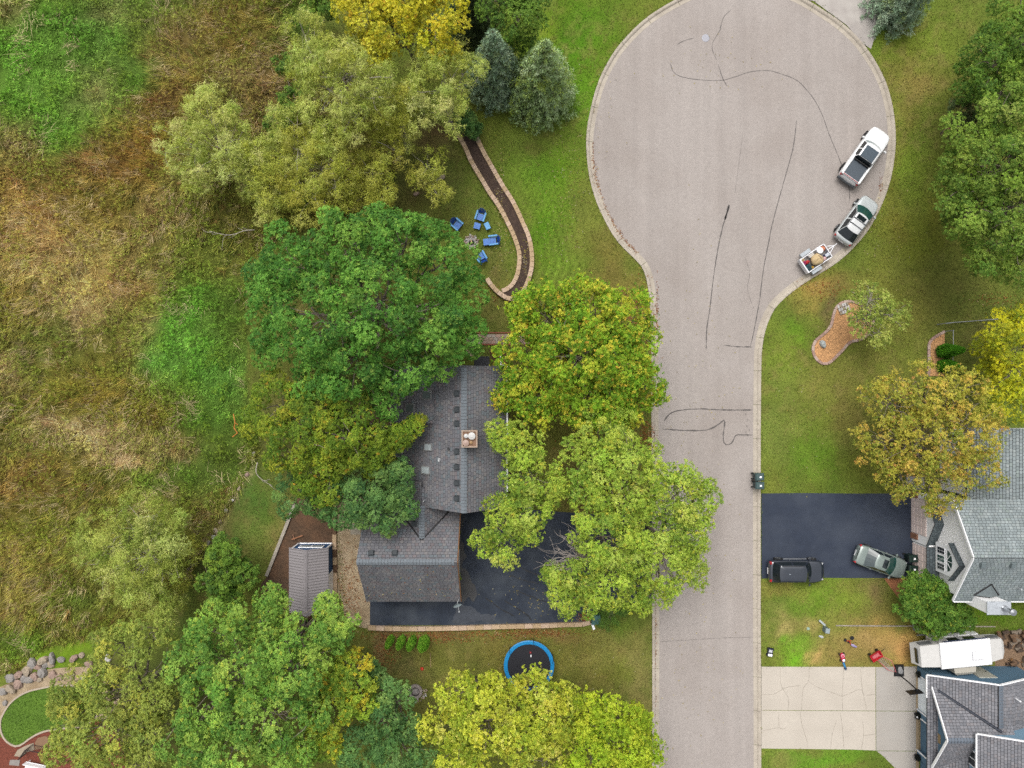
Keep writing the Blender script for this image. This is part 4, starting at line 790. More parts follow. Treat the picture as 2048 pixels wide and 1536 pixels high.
# garage front (east): brown fascia, two doors
m_ = MB()
for s_ in (-1, 1):
    a = np.array([gxE + .05, gy + s_ * 4.1, gze - .05]); b_ = np.array([gxE + .05, gy, gz_ - .05]); d = unit(b_ - a); obox(m_, (a + b_) / 2 - [0, 0, .1], d, [1, 0, 0], np.cross([1, 0, 0], d), (np.linalg.norm(b_ - a), .07, .22))
m_.build('fascia', brown, roof, world=True)
for y in (-11.6, -15.4):
    d = MB(); d.box((gxE - .31, y, 1.1), (.06, 2.7, 2.2)); g = d.build('garage_door', WHITE, house, world=True)
    p_ = MB()
    for r_ in range(4):
        for c_ in range(4): p_.box((gxE - .27, y - 1.0 + c_ * .67, .32 + r_ * .54), (.02, .55, .4))
    p_.build('door_panels', mat('white_panel', (222, 220, 214), .6), g, world=True)
# porch roof at the north end
m_ = MB(); m_.bbox((-2.46, 1.75, 2.65), (1.26, 1.0, .16), .03); m_.box((-2.46, 1.75, 1.28), (.9, .7, 2.56)); m_.build('porch_roof', mat('dark_porch', (52, 54, 62), .7), house, world=True)
# chimney with four flues
ch = MB(); ch.box((-3.1, -4.0, 7.4), (1.0, 1.12, 2.3)); chim = ch.build('chimney', mat('chimney_siding', (150, 116, 92), .85, var=.2, scale=5), house, world=True)
c_ = MB()
for dx, dy, sx, sy in ((0, .58, 1.16, .1), (0, -.58, 1.16, .1), (.53, 0, .1, 1.06), (-.53, 0, .1, 1.06)): c_.box((-3.1 + dx, -4.0 + dy, 8.56), (sx, sy, .14))
c_.build('chimney_rim', mat('chimney_cap', (184, 160, 140), .7), chim, world=True)
for px, py, r, m, h in ((943.5, 872, .25, (222, 220, 216), .32), (932, 872, .15, (226, 226, 224), .3), (931.5, 886, .22, (186, 158, 144), .25), (942, 885, .11, (176, 140, 96), .22)):
    q = P(px, py, 8.75); f = MB(); f.lathe((q[0], q[1], 8.5), [(r * .8, 0), (r * .8, h * .7), (r * 1.1, h * .75), (r * 1.05, h * .9), (r * .2, h * 1.1)], 16); f.build('flue_cap', M(m, .5), chim, world=True, smooth=False)
ventm = mat('vent_grey', (62, 68, 72), .7, var=.15)
def roof_vent(parent, q, u, v, n, m=ventm, s=.38):
    f = MB(); q = np.asarray(q, float); u = np.asarray(u, float); v = np.asarray(v, float); n = np.asarray(n, float)
    obox(f, q + n * .03, u, v, n, (s * 1.25, s * 1.3, .03)); a = [q + u * x * s / 2 + v * y * s / 2 + n * z for x, y, z in ((-1, -1, .03), (1, -1, .03), (1, 1, .03), (-1, 1, .03), (-.85, -1, .24), (.85, -1, .24), (.85, .75, .14), (-.85, .75, .14))]
    f.add(a, [(4, 5, 6, 7), (0, 1, 5, 4), (1, 2, 6, 5), (2, 3, 7, 6), (3, 0, 4, 7)]); return f.build('roof_vent', m, parent, world=True)
vW, nW = unit(np.array([1, 0, pt])), unit(np.array([-pt, 0, 1]))
for y in (787, 819, 847, 903, 934, 966, 997): roof_vent(roof, on_roof(915, y, main_z), (0, 1, 0), vW, nW)
roof_vent(roof, on_roof(830, 1047, lambda x, y: lz - .88 * abs(x - lx)), (0, 1, 0), unit(np.array([1, 0, .88])), unit(np.array([-.88, 0, 1])))
gN_z = lambda x, y: gz_ - gp * abs(y - gy)
for x in (743, 790): roof_vent(roof, on_roof(x, 1107, gN_z), (1, 0, 0), unit(np.array([0, -1, gp])), unit(np.array([0, gp, 1])))
def skylight(q, w, h, glass):
    f = MB(); obox(f, q + nW * .06, (0, 1, 0), vW, nW, (h, w, .14)); s_ = f.build('skylight', mat('skylight_frame', (150, 150, 150), .5), roof, world=True)
    g = MB(); obox(g, q + nW * .14, (0, 1, 0), vW, nW, (h - .16, w - .16, .03)); g.build('pane', glass, s_, world=True)
PANE_G = mat('green_pane', (62, 84, 78), .08, spec=.6); PANE_W = mat('white_pane', (186, 196, 198), .15, spec=.6)
for x, y, w, h, gl in ((797, 905, 1.1, .68, PANE_G), (858, 894, .85, .6, PANE_W), (853, 940, .95, .65, PANE_W)): skylight(on_roof(x, y, main_z), w, h, gl)
dz = lambda x, y: dz0 - .5 * (-6.0 - x)
for x, y in ((822, 816), (855, 790)): skylight(on_roof(x, y, dz) + np.array([0, 0, .03]), .95, .7, PANE_G)
q = on_roof(897, 897, main_z); MB().tube([q, q + [0, 0, .4]], .09, 10).build('vent_pipe', BLACK, roof, world=True)
for x, y in ((879, 920), (848, 1001)):
    q = on_roof(x, y, main_z); f = MB(); f.tube([q, q + [0, 0, .35], q + [.12, .1, .4]], .05, 8); obox(f, q + nW * .03, (0, 1, 0), vW, nW, (.3, .25, .02)); f.build('vent_pipe', M((214, 216, 218), .5), roof, world=True)
# satellite dish on the garage corner
dish = thing('satellite_dish', 'oval pale satellite dish on the south-east corner of the garage roof', 'satellite dish', (-4.3, -17.5, 2.9))
c0 = P(914, 1209, 3.5); nd = unit(np.array([.3, -.75, .62])); ud = unit(np.cross(nd, [0, 0, 1.])); vd = np.cross(ud, nd); rings = []
for f_, dd in ((1.0, .10), (.75, .05), (.45, .015), (.05, 0.)): rings.append([c0 + ud * .36 * f_ * math.cos(a) + vd * .30 * f_ * math.sin(a) + nd * dd for a in np.linspace(0, 2 * math.pi, 24, endpoint=False)])
rings += [[p - nd * .02 for p in r_] for r_ in rings[::-1]]
MB().loft(rings, True, False).build('reflector', mat('dish_grey', (172, 186, 190), .5, var=.05), dish, world=True, smooth=True)
MB().tube([P(918, 1196, 2.95), P(917, 1200, 3.3), c0 - nd * .02], .03, 8).build('mast', M((180, 184, 188), .5), dish, world=True)
a_ = MB(); a_.tube([c0 - vd * .28 + nd * .1, c0 + nd * .55 - vd * .12], .018, 6); a_.box(tuple(c0 + nd * .58 - vd * .1), (.09, .09, .14)); a_.build('feed_arm', M((206, 210, 212), .5), dish, world=True)
# deck on the west side
deck = thing('deck', 'wooden deck under the trees on the west side of the grey house', 'deck', tuple(P(765, 855)))
dm = mat('deck_boards', (122, 92, 70), .85, var=.25, scale=3)
for i in range(13):
    y = -1.0 - i * .29; MB().box((-11.4, y, .5), (3.2, .27, .05)).build('board', dm, deck, world=True)
for x in (-12.9, -9.9):
    for y in (-1.0, -4.6): MB().box((x, y, .25), (.12, .12, .5)).build('post', dm, deck, world=True)
r_ = MB(); r_.box((-10.1, -2.3, 1.35), (.1, 2.6, .08)); r_.box((-10.6, -3.6, 1.35), (1.0, .1, .08))
for y in np.arange(-3.5, -.9, .2): r_.box((-10.1, y, .95), (.04, .04, .8))
r_.build('railing', M((206, 192, 170), .7), deck, world=True)
t_ = thing('patio_table', 'small round pale table on the shaded deck', 'table', tuple(P(789, 830, .52)))
q = P(789, 830, 1.2); MB().lathe((q[0], q[1], 1.2), [(.02, .04), (.36, .04), (.38, .02), (.36, 0), (.02, 0)], 24).build('tabletop', M((188, 186, 186), .4), t_, world=True)
MB().lathe((q[0], q[1], .52), [(.22, 0), (.2, .03), (.04, .06), (.035, .68)], 14).build('pedestal', BLACK, t_, world=True)
t_ = thing('patio_chair', 'pale grey chair on the deck below the olive oak', 'chair', tuple(P(752, 870, .52)), R(25))
ff = M((176, 180, 190), .6)
MB().bbox((0, 0, .42), (.5, .5, .07), .02).build('seat', ff, t_); MB().bbox((-.24, 0, .72), (.06, .5, .55), .02).build('backrest', ff, t_)
for x in (-.21, .21):
    for y in (-.21, .21): MB().box((x, y, .19), (.04, .04, .38)).build('leg', BLACK, t_)

# ---------- shed
shed = thing('shed', 'small blue shed with ribbed brown metal roof beside the gravel path', 'shed', (-16.75, -16, 0))
sx0, sx1, sy0, sy1, sez, srz = -18.35, -15.1, -18.8, -13.45, 2.0, 2.9; sm_ = (sx0 + sx1) / 2
navy = mat('navy_siding', (36, 92, 146), .7, var=.08); brownmetal = mat('brown_metal_roof', (166, 160, 162), .7, metal=.0, var=.06, scale=1.5)
w_ = MB(); extrude(w_, [(sx0 + .2, 0), (sx1 - .12, 0), (sx1 - .12, sez + .02), (sm_, srz - .1), (sx0 + .2, sez + .02)], sy0 + .15, sy1 - .12, 1); w_.build('wall', navy, shed, world=True)
for xa, xb in ((sx0, sm_ - .01), (sx1, sm_ + .01)):
    a, b_ = (xa, sez), (xb, srz); s_ = MB(); pts = [(xa, sy0, sez), (xa, sy1, sez), (xb, sy1, srz), (xb, sy0, srz)]
    if xa > xb: pts = pts[::-1]
    s_.slab(pts, .04); pr = s_.build('roof_panel', brownmetal, shed, world=True); d = unit(np.array([xb - xa, 0, srz - sez])); nn = np.array([-d[2], 0, d[0]]); nn = nn if nn[2] > 0 else -nn; L_ = math.hypot(xb - xa, srz - sez); rb_ = MB()
    for y in np.arange(sy0 + .15, sy1, .232): obox(rb_, np.array([(xa + xb) / 2, y, (sez + srz) / 2]) + nn * .015, d, [0, 1, 0], nn, (L_ * .985, .035, .05))
    rb_.build('standing_seams', mat('seam_metal', (134, 128, 129), .7), pr, world=True)
MB().add([(sm_ - .16, sy0 - .02, srz - .02), (sm_, sy0 - .02, srz + .05), (sm_ + .16, sy0 - .02, srz - .02), (sm_ - .16, sy1 + .02, srz - .02), (sm_, sy1 + .02, srz + .05), (sm_ + .16, sy1 + .02, srz - .02)], [(0, 1, 4, 3), (1, 2, 5, 4)]).build('ridge_cap', mat('ridge_metal', (150, 144, 146), .7), shed, world=True)
t_ = MB(); yy = sy1 - .09
for x in (sx0 + .25, sx1 - .16): t_.box((x, yy, 1.0), (.12, .1, 2.0))
t_.box((sm_, yy, .08), (sx1 - sx0 - .45, .1, .14)); t_.build('corner_trim', WHITE, shed, world=True)
wn_ = MB(); wn_.box((sm_ + .05, yy + .02, 1.35), (2.0, .06, .75)); wf = wn_.build('window', WHITE, shed, world=True)
for x in (-.48, .48): MB().box((sm_ + .05 + x, yy + .06, 1.35), (.82, .02, .58)).build('pane', PANE_W, wf, world=True)
MB().box((sx1 - .09, -16.7, 1.0), (.06, 1.9, 1.95)).build('door', WHITE, shed, world=True)
# ---------- pale house on the right (A)
PAL2 = [((156, 166, 168), 3), ((148, 158, 160), 3), ((166, 174, 174), 2), ((138, 148, 149), 1.4), ((152, 164, 160), 1)]
PAL2D = [((98, 108, 112), 3), ((86, 96, 100), 3), ((112, 122, 124), 2)]
siding = mat('white_siding', (.74, .735, .73), .7, var=.04, raw=True); pinkdoor = mat('pale_pink_door', (.60, .49, .45), .6, var=.04, raw=True)
hA = thing('house', 'pale house with light grey roof and arched window at the right edge', 'house', (36, -11, 0))
aX, aN, aS, aR = 34.2, -8.93, -16.8, -12.87; aze, azr = 5.45, 7.9; FAR = 47.0
w_ = MB(); extrude(w_, [(aS + .35, 0), (aN - .35, 0), (aN - .35, aze + .1), (aR, azr - .2), (aS + .35, aze + .1)], 34.6, FAR - .4, 0); w_.build('wall', siding, hA, world=True)
sd = MB()
for z in np.arange(2.8, 7.3, .2):
    hw = 3.5 if z < aze else 3.5 * (azr - .25 - z) / (azr - .25 - aze)
    if hw > .2: sd.box((34.585, aR, z), (.03, 2 * hw, .17))
sd.build('siding_boards', siding, hA, world=True)['kind'] = 'stuff'
roofA = thing('roof'); roofA.parent = hA; roofA.matrix_parent_inverse = WM[hA.name].inverted()
roof_face(roofA, [(aX, aS, aze), (FAR, aS, aze), (FAR, aR, azr), (aX, aR, azr)], PAL2, 11, w=.28, e=.22)
roof_face(roofA, [(FAR, aN, aze), (aX, aN, aze), (aX, aR, azr), (FAR, aR, azr)], PAL2, 12, w=.28, e=.22)
m_ = MB()
for y0 in (aS, aN):
    a = np.array([aX - .04, y0, aze - .04]); b_ = np.array([aX - .04, aR, azr - .04]); d = unit(b_ - a); obox(m_, (a + b_) / 2 - [0, 0, .06], d, [1, 0, 0], np.cross([1, 0, 0], d), (np.linalg.norm(b_ - a), .06, .2))
m_.box(((aX + FAR) / 2, aS - .05, aze - .08), (FAR - aX, .1, .14)); m_.build('fascia', WHITE, roofA, world=True)
# north wing: west slope
nwW, nwR = 36.0, 41.6; nz0, nz1 = 4.2, 6.2
w_ = MB(); extrude(w_, [(nwW + .4, 0), (47.0, 0), (47.0, 4.25), (nwR, 6.0), (nwW + .4, 4.25)], aN, -3.75, 1); w_.build('wall', siding, hA, world=True)
roof_face(roofA, [(nwW, -3.45, nz0), (nwW, aN - .45, nz0), (nwR, aN - .45, nz1), (nwR, -3.45, nz1)], PAL2, 13, w=.28, e=.22)
roof_face(roofA, [(47.2, aN - .45, nz0), (47.2, -3.45, nz0), (nwR, -3.45, nz1), (nwR, aN - .45, nz1)], PAL2, 14, w=.28, e=.22)
# garage front with its two doors, projecting gable and lean-to
gf = MB(); gf.box((34.32, -11.25, 1.25), (.62, 4.1, 2.5)); gf.box((34.36, -15.05, 1.25), (.5, 3.3, 2.5)); gf.build('garage_front', siding, hA, world=True)
for y, wd, x in ((-11.05, 3.0, 33.99), (-14.75, 2.5, 34.09)):
    d_ = MB(); d_.box((x, y, 1.08), (.05, wd, 2.16)); g = d_.build('garage_door', pinkdoor, hA, world=True); p_ = MB()
    for r_ in range(4):
        for c_ in range(4): p_.box((x - .035, y - wd / 2 + wd / 8 + c_ * wd / 4, .3 + r_ * .52), (.02, wd / 4 - .12, .38))
    p_.build('door_panels', mat('pale_pink_panel', (.64, .53, .49), .6, var=.04, raw=True), g, world=True)
bk = mat('brick', (166, 118, 92), .9, var=.2, scale=6)
pier = thing('brick_pier'); pier.parent = hA; pier.matrix_parent_inverse = WM[hA.name].inverted()
for yb in (-9.35, -12.85):
    for r_ in range(8):
        for c_ in range(2): MB().box((33.96 - .0, yb + (c_ - .5) * .24 + (r_ % 2) * .03, .06 + r_ * .12), (.14, .22, .105)).build('brick', bk, pier, world=True)
pk = 3.6
for s_, (ya) in ((1, -9.2), (-1, -13.28)):
    pts = [(33.85, ya, 2.42), (34.64, ya, 2.42), (34.64, -11.24, pk), (33.85, -11.24, pk)]
    roof_face(roofA, [pts[1], pts[0], pts[3], pts[2]] if s_ == 1 else pts, PAL2D, 20 + s_, w=.28, e=.22, t=.08)
MB().add([(34.0, -9.4, 2.45), (34.0, -13.1, 2.45), (34.0, -11.24, pk - .1)], [(0, 1, 2)]).build('gable_panel', siding, hA, world=True)
MB().box((33.98, -11.24, 3.0), (.03, .35, .16)).build('number_plaque', WHITE, hA, world=True)
roof_face(roofA, [(33.88, -13.32, 2.42), (33.88, -16.65, 2.42), (34.62, -16.65, 2.98), (34.62, -13.32, 2.98)][::-1][0:0] or [(33.88, -13.32, 2.42), (33.88, -16.65, 2.42), (34.62, -16.65, 2.98), (34.62, -13.32, 2.98)], PAL2D, 23, w=.28, e=.22, t=.08)
# window dormer
bx0, by, bw = 34.28, -13.92, 1.17
w_ = MB(); extrude(w_, [(by - bw, 2.95), (by + bw, 2.95), (by + bw, 5.0), (by, 6.05), (by - bw, 5.0)], bx0, 34.7, 0); dorm = w_.build('window_dormer', WHITE, hA, world=True)
for s_ in (1, -1):
    pts = [(bx0 - .15, by + s_ * (bw + .3), 4.86), (35.0, by + s_ * (bw + .3), 4.86), (35.0, by, 6.22), (bx0 - .15, by, 6.22)]
    roof_face(roofA, pts if s_ == -1 else [pts[1], pts[0], pts[3], pts[2]], PAL2D, 25 + s_, w=.28, e=.22, t=.06)
for i in range(3):
    f = MB(); f.box((bx0 - .02, by + (i - 1) * .64, 3.72), (.05, .56, .95)); win = f.build('window', WHITE, dorm, world=True)
    for r_ in range(3):
        for c_ in range(2): MB().box((bx0 - .05, by + (i - 1) * .64 + (c_ - .5) * .25, 3.42 + r_ * .30), (.02, .21, .26)).build('pane', GLASS_G if i == 1 else GLASS, win, world=True)
f = MB(); arc = [(by + .82 * math.cos(a), 4.5 + .62 * math.sin(a)) for a in np.linspace(0, math.pi, 17)]; extrude(f, arc, bx0 - .05, bx0 - .01, 0); aw = f.build('arched_window', PANE_G, dorm, world=True)
f = MB()
for a in (math.pi / 4, math.pi / 2, 3 * math.pi / 4): obox(f, (bx0 - .06, by + .4 * math.cos(a), 4.5 + .31 * math.sin(a)), [0, math.cos(a), math.sin(a)], [1, 0, 0], [0, -math.sin(a), math.cos(a)], (.78, .02, .035))
f.box((bx0 - .06, by, 4.5), (.03, 1.7, .06)); f.build('glazing_bar', WHITE, aw, world=True)
# chimney chase on the south wall
c_ = MB(); c_.box((36.38, -16.75, 3.65), (1.65, .85, 7.3)); ca = c_.build('chimney', siding, hA, world=True)
MB().bbox((36.38, -16.75, 7.34), (1.8, 1.0, .08), .03).build('chimney_cap', mat('cap_metal', (214, 220, 226), .35, metal=.3), ca, world=True)
f = MB(); f.lathe((36.75, -16.75, 7.38), [(.24, 0), (.24, .05), (.17, .06), (.17, .75), (.24, .78), (.24, .98), (.05, 1.04)], 18); f.build('flue_pipe', CHROME, ca, world=True)
for s_ in (-1, 1):
    tri = [(36.38 + s_ * .95, -16.2, 5.9), (36.38, -16.2, 6.5), (36.38, -15.2, 6.5)]
    if s_ == 1: tri = tri[::-1]
    MB().slab(tri, .05).build('cricket', mat('cricket_shingle', (122, 132, 134), .95), roofA, world=True)
    MB().tube([(36.38, -15.2, 6.52), (36.38 + s_ * .95, -16.2, 5.95)], .05, 5).build('valley_flashing', MATS['dark_flashing'], roofA, world=True)
sA_z = lambda x, y: azr - (azr - aze) / (aR - aS) * abs(y - aR)
vA, nA = unit(np.array([0, 1, .623])), unit(np.array([0, -.623, 1]))
for x, y in ((1965, 1128), (2025, 1128)): roof_vent(roofA, on_roof(x, y, sA_z), (1, 0, 0), vA, nA, mat('vent_pale', (112, 124, 126), .7), .36)
q = on_roof(2036, 1176, sA_z); MB().tube([q, q + [0, 0, .4]], .06, 8).build('vent_pipe', M((198, 202, 206), .5), roofA, world=True)
st = MB(); st.bbox((34.2, -8.4, .1), (1.4, 1.1, .2), .02); st.bbox((34.6, -8.3, .26), (.9, 1.0, .14), .02); st.build('entrance_step', mat('step_concrete', (186, 182, 182), .9), hA, world=True)

# ---------- blue house at the lower right (B)
PAL3 = [((134, 134, 139), 3), ((125, 126, 131), 3), ((143, 142, 146), 2), ((132, 128, 130), 1.2), ((118, 120, 126), 1.2)]
blue = mat('blue_grey_siding', (102, 138, 164), .7, var=.05); cap3 = mat('ridge_cap_slate', (116, 126, 138), .95, var=.1)
hB = thing('house', 'blue sided house with slate grey roofs at the lower right corner', 'house', (38, -28, 0))
bW, bR, bE = 33.76, 38.4, 43.2; bz0, bz1 = 2.7, 4.65; bN = -23.7; bS = -40.0
w_ = MB(); extrude(w_, [(34.75, 0), (42.9, 0), (42.9, 2.75), (bR, bz1 - .15), (34.75, 2.95)], bS, bN - .3, 1); w_.build('wall', blue, hB, world=True)
roofB = thing('roof'); roofB.parent = hB; roofB.matrix_parent_inverse = WM[hB.name].inverted()
roof_face(roofB, [(bW, bN, bz0), (bW, bS, bz0), (bR, bS, bz1), (bR, bN, bz1)], PAL3, 31, w=.28, e=.22)
roof_face(roofB, [(bE, bS, bz0), (bE, bN, bz0), (bR, bN, bz1), (bR, bS, bz1)], PAL3, 32, w=.28, e=.22)
ridge_caps(roofB, (bR, bN, bz1 + .02), (bR, -27.2, bz1 + .02), cap3)
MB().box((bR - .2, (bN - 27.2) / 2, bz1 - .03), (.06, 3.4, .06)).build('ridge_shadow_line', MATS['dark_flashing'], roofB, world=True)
cgX, cgY, cgz = 34.05, -27.86, 5.0; sl = .634; yb0 = -24.55; zb0 = cgz - sl * (yb0 - cgY)
roof_face(roofB, [(39.4, yb0, zb0), (cgX, yb0, zb0), (cgX, cgY, cgz), (39.4, cgY, cgz)], PAL3, 33, w=.28, e=.22)
roof_face(roofB, [(cgX, -31.17, zb0), (39.4, -31.17, zb0), (39.4, cgY, cgz), (cgX, cgY, cgz)], PAL3, 34, w=.28, e=.22)
ridge_caps(roofB, (cgX, cgY, cgz + .02), (36.4, cgY, cgz + .02), cap3)
MB().tube([(34.4, -24.75, 3.04), (38.4, -27.3, 4.74)], .11, 6).build('valley_flashing', mat('slate_flashing', (46, 52, 66), .6), roofB, world=True)
MB().tube([(34.6, -31.15, 3.05), (37.0, -29.9, 3.85)], .06, 5).build('valley_flashing', MATS['slate_flashing'], roofB, world=True)
m_ = MB()
for y0, z0, y1, z1, x in ((yb0, zb0, cgY, cgz, cgX - .03), (-31.17, zb0, cgY, cgz, cgX - .03)):
    a = np.array([x, y0, z0 - .04]); b_ = np.array([x, y1, z1 - .04]); d = unit(b_ - a); obox(m_, (a + b_) / 2 - [0, 0, .05], d, [1, 0, 0], np.cross([1, 0, 0], d), (np.linalg.norm(b_ - a), .06, .2))
for x0, z0 in ((bW, bz0), (bE, bz0)):
    a = np.array([x0, bN + .03, z0 - .04]); b_ = np.array([bR, bN + .03, bz1 - .04]); d = unit(b_ - a); obox(m_, (a + b_) / 2 - [0, 0, .05], d, [0, 1, 0], np.cross(d, [0, 1, 0]), (np.linalg.norm(b_ - a), .06, .2))
m_.box((bW - .03, -24.6, bz0 - .06), (.08, 1.8, .12)); m_.build('fascia', WHITE, roofB, world=True)
# front wall with one closed and one open garage door
fr = MB(); X0 = 34.55
for y0, y1, z0, z1 in ((-24.0, -24.68, 0, 2.6), (-27.62, -28.22, 0, 2.6), (-31.1, -31.7, 0, 2.6), (-24.0, -31.7, 2.4, 2.75)): fr.box((X0, (y0 + y1) / 2, (z0 + z1) / 2), (.2, abs(y1 - y0), z1 - z0))
fr.add([(X0 - .1, -24.6, 2.75), (X0 - .1, -31.2, 2.75), (X0 - .1, cgY, cgz - .15)], [(0, 1, 2)]); fr.build('front_wall', blue, hB, world=True)
MB().box((X0 + .02, -26.15, 1.2), (.05, 2.94, 2.4)).build('garage_door', mat('pale_blue_door', (.66, .71, .74), .5, var=.03, raw=True), hB, world=True)
tr = MB()
for y in (-24.66, -27.64, -28.2, -31.12): tr.box((X0 - .12, y, 1.2), (.05, .1, 2.42))
for y in (-26.15, -29.66): tr.box((X0 - .12, y, 2.45), (.05, 3.0, .1))
tr.build('door_trim', WHITE, hB, world=True)
MB().box((X0 - .12, -28.6, 3.1), (.03, .75, .5)).build('gable_vent', mat('wood_patch', (176, 150, 110), .8), hB, world=True)
MB().slab([(X0 + .1, -28.1, .03), (X0 + .1, -31.2, .03), (38.2, -31.2, .03), (38.2, -28.1, .03)], .05).build('garage_floor', mat('garage_floor', (176, 152, 116), .85, var=.15, scale=2), hB, world=True)
# upper block
ux, uz, uN = 36.1, 5.3, -27.2
w_ = MB(); extrude(w_, [(ux + .35, 2.5), (44.5, 2.5), (44.5, 5.4), (40.4, 7.0), (ux + .35, 5.4)], bS, uN - .3, 1); w_.build('upper_wall', mat('light_blue_siding', (144, 182, 208), .7, var=.05), hB, world=True)
roof_face(roofB, [(ux, uN, uz), (ux, bS, uz), (40.4, bS, 7.05), (40.4, uN, 7.05)], PAL3, 36, w=.28, e=.22)
roof_face(roofB, [(44.8, bS, uz), (44.8, uN, uz), (40.4, uN, 7.05), (40.4, bS, 7.05)], PAL3, 37, w=.28, e=.22)
m_ = MB(); a = np.array([ux, uN + .03, uz - .04]); b_ = np.array([40.4, uN + .03, 7.0]); d = unit(b_ - a); obox(m_, (a + b_) / 2 - [0, 0, .05], d, [0, 1, 0], np.cross(d, [0, 1, 0]), (np.linalg.norm(b_ - a), .06, .2)); m_.box((ux - .04, (uN + bS) / 2, uz - .06), (.1, uN - bS, .13)); m_.build('upper_fascia', WHITE, roofB, world=True)
f = MB(); f.box((ux + .33, -29.6, 4.3), (.06, 1.3, 1.1)); wn_ = f.build('window', WHITE, hB, world=True); MB().box((ux + .29, -29.3, 4.3), (.03, .5, .9)).build('pane', GLASS, wn_, world=True); MB().box((ux + .29, -29.9, 4.3), (.03, .5, .9)).build('pane', GLASS, wn_, world=True)
w_ = MB(); a = P(2000, 1362, 2.0); w_.box((38.9, -23.97, 1.4), (1.5, .06, 2.1)); dr = w_.build('side_door', mat('cream_door', (206, 204, 190), .5), hB, world=True); MB().lathe((39.4, -23.9, 1.35), [(.05, 0), (.05, .05)], 8).build('door_knob', BLACK, dr, world=True)
q = on_roof(2031, 1397, lambda x, y: bz1 - .42 * abs(x - bR)); MB().tube([q, q + [0, 0, .55]], .06, 8).build('vent_pipe', WHITE, roofB, world=True)
# things in the open garage
g = thing('storage_tote', 'stack of black totes inside the open garage', 'storage box', (36.4, -29.4, .03)); 
for z, s_ in ((.22, .7), (.62, .66)): MB().bbox((0, 0, z), (s_, 1.1, .38), .04).build('tote', BLACK, g)
MB().box((-.2, .1, .84), (.12, .3, .03)).build('lid_label', WHITE, g)
g = thing('push_mower', 'red and black push mower inside the open garage', 'mower', (36.0, -30.7, .03), R(30))
MB().bbox((0, 0, .25), (.65, .5, .22), .06).build('deck_shell', M((176, 30, 30), .4), g); MB().lathe((0, 0, .36), [(.16, 0), (.16, .14), (.1, .2), (.02, .2)], 14).build('engine', BLACK, g)
for x in (-.25, .25):
    for y in (-.27, .27): MB().wheel((x, y - .03, .12), [(.02, 0), (.12, 0), (.12, .06), (.02, .06)], R(90), 14).build('wheel', TYRE, g)
MB().tube([(-.3, -.2, .3), (-.95, -.2, .85), (-.95, .2, .85), (-.3, .2, .3)], .018, 6).build('handle', BLACK, g)
for i, (x, y, lab) in enumerate(((1834, 1345, 'dark planter at the north corner of the blue garage'), (1831, 1427, 'dark planter with pale flower between the two blue garage doors'), (1831, 1510, 'dark planter south of the open blue garage'))):
    q = P(x, y, 0); g = thing('planter', lab, 'planter', tuple(q), group='planters along the blue garage front')
    MB().lathe((0, 0, 0), [(.13, 0), (.2, .32), (.22, .34), (.2, .36), (.17, .33), (.02, .33)], 14).build('pot', M((44, 42, 50), .6), g)
    rng_ = np.random.default_rng(i + 90); a = rng_.normal(size=(60, 3)); a[:, 2] = abs(a[:, 2]); a = unit(a) * .24 + [q[0], q[1], .38]
    qd, cc = rosettes(a, a - np.array([q[0], q[1], .2]), np.tile(lin((40, 44, 38)) / KGAIN, (60, 1)), 5, .12, .05, rng_); np_mesh('foliage', qd, 3, LEAF, g, cols=cc)
    if i == 1: MB().lathe((-.14, -.05, .5), [(.02, 0), (.09, .03), (.06, .08), (.01, .1)], 10).build('flower', WHITE, g)
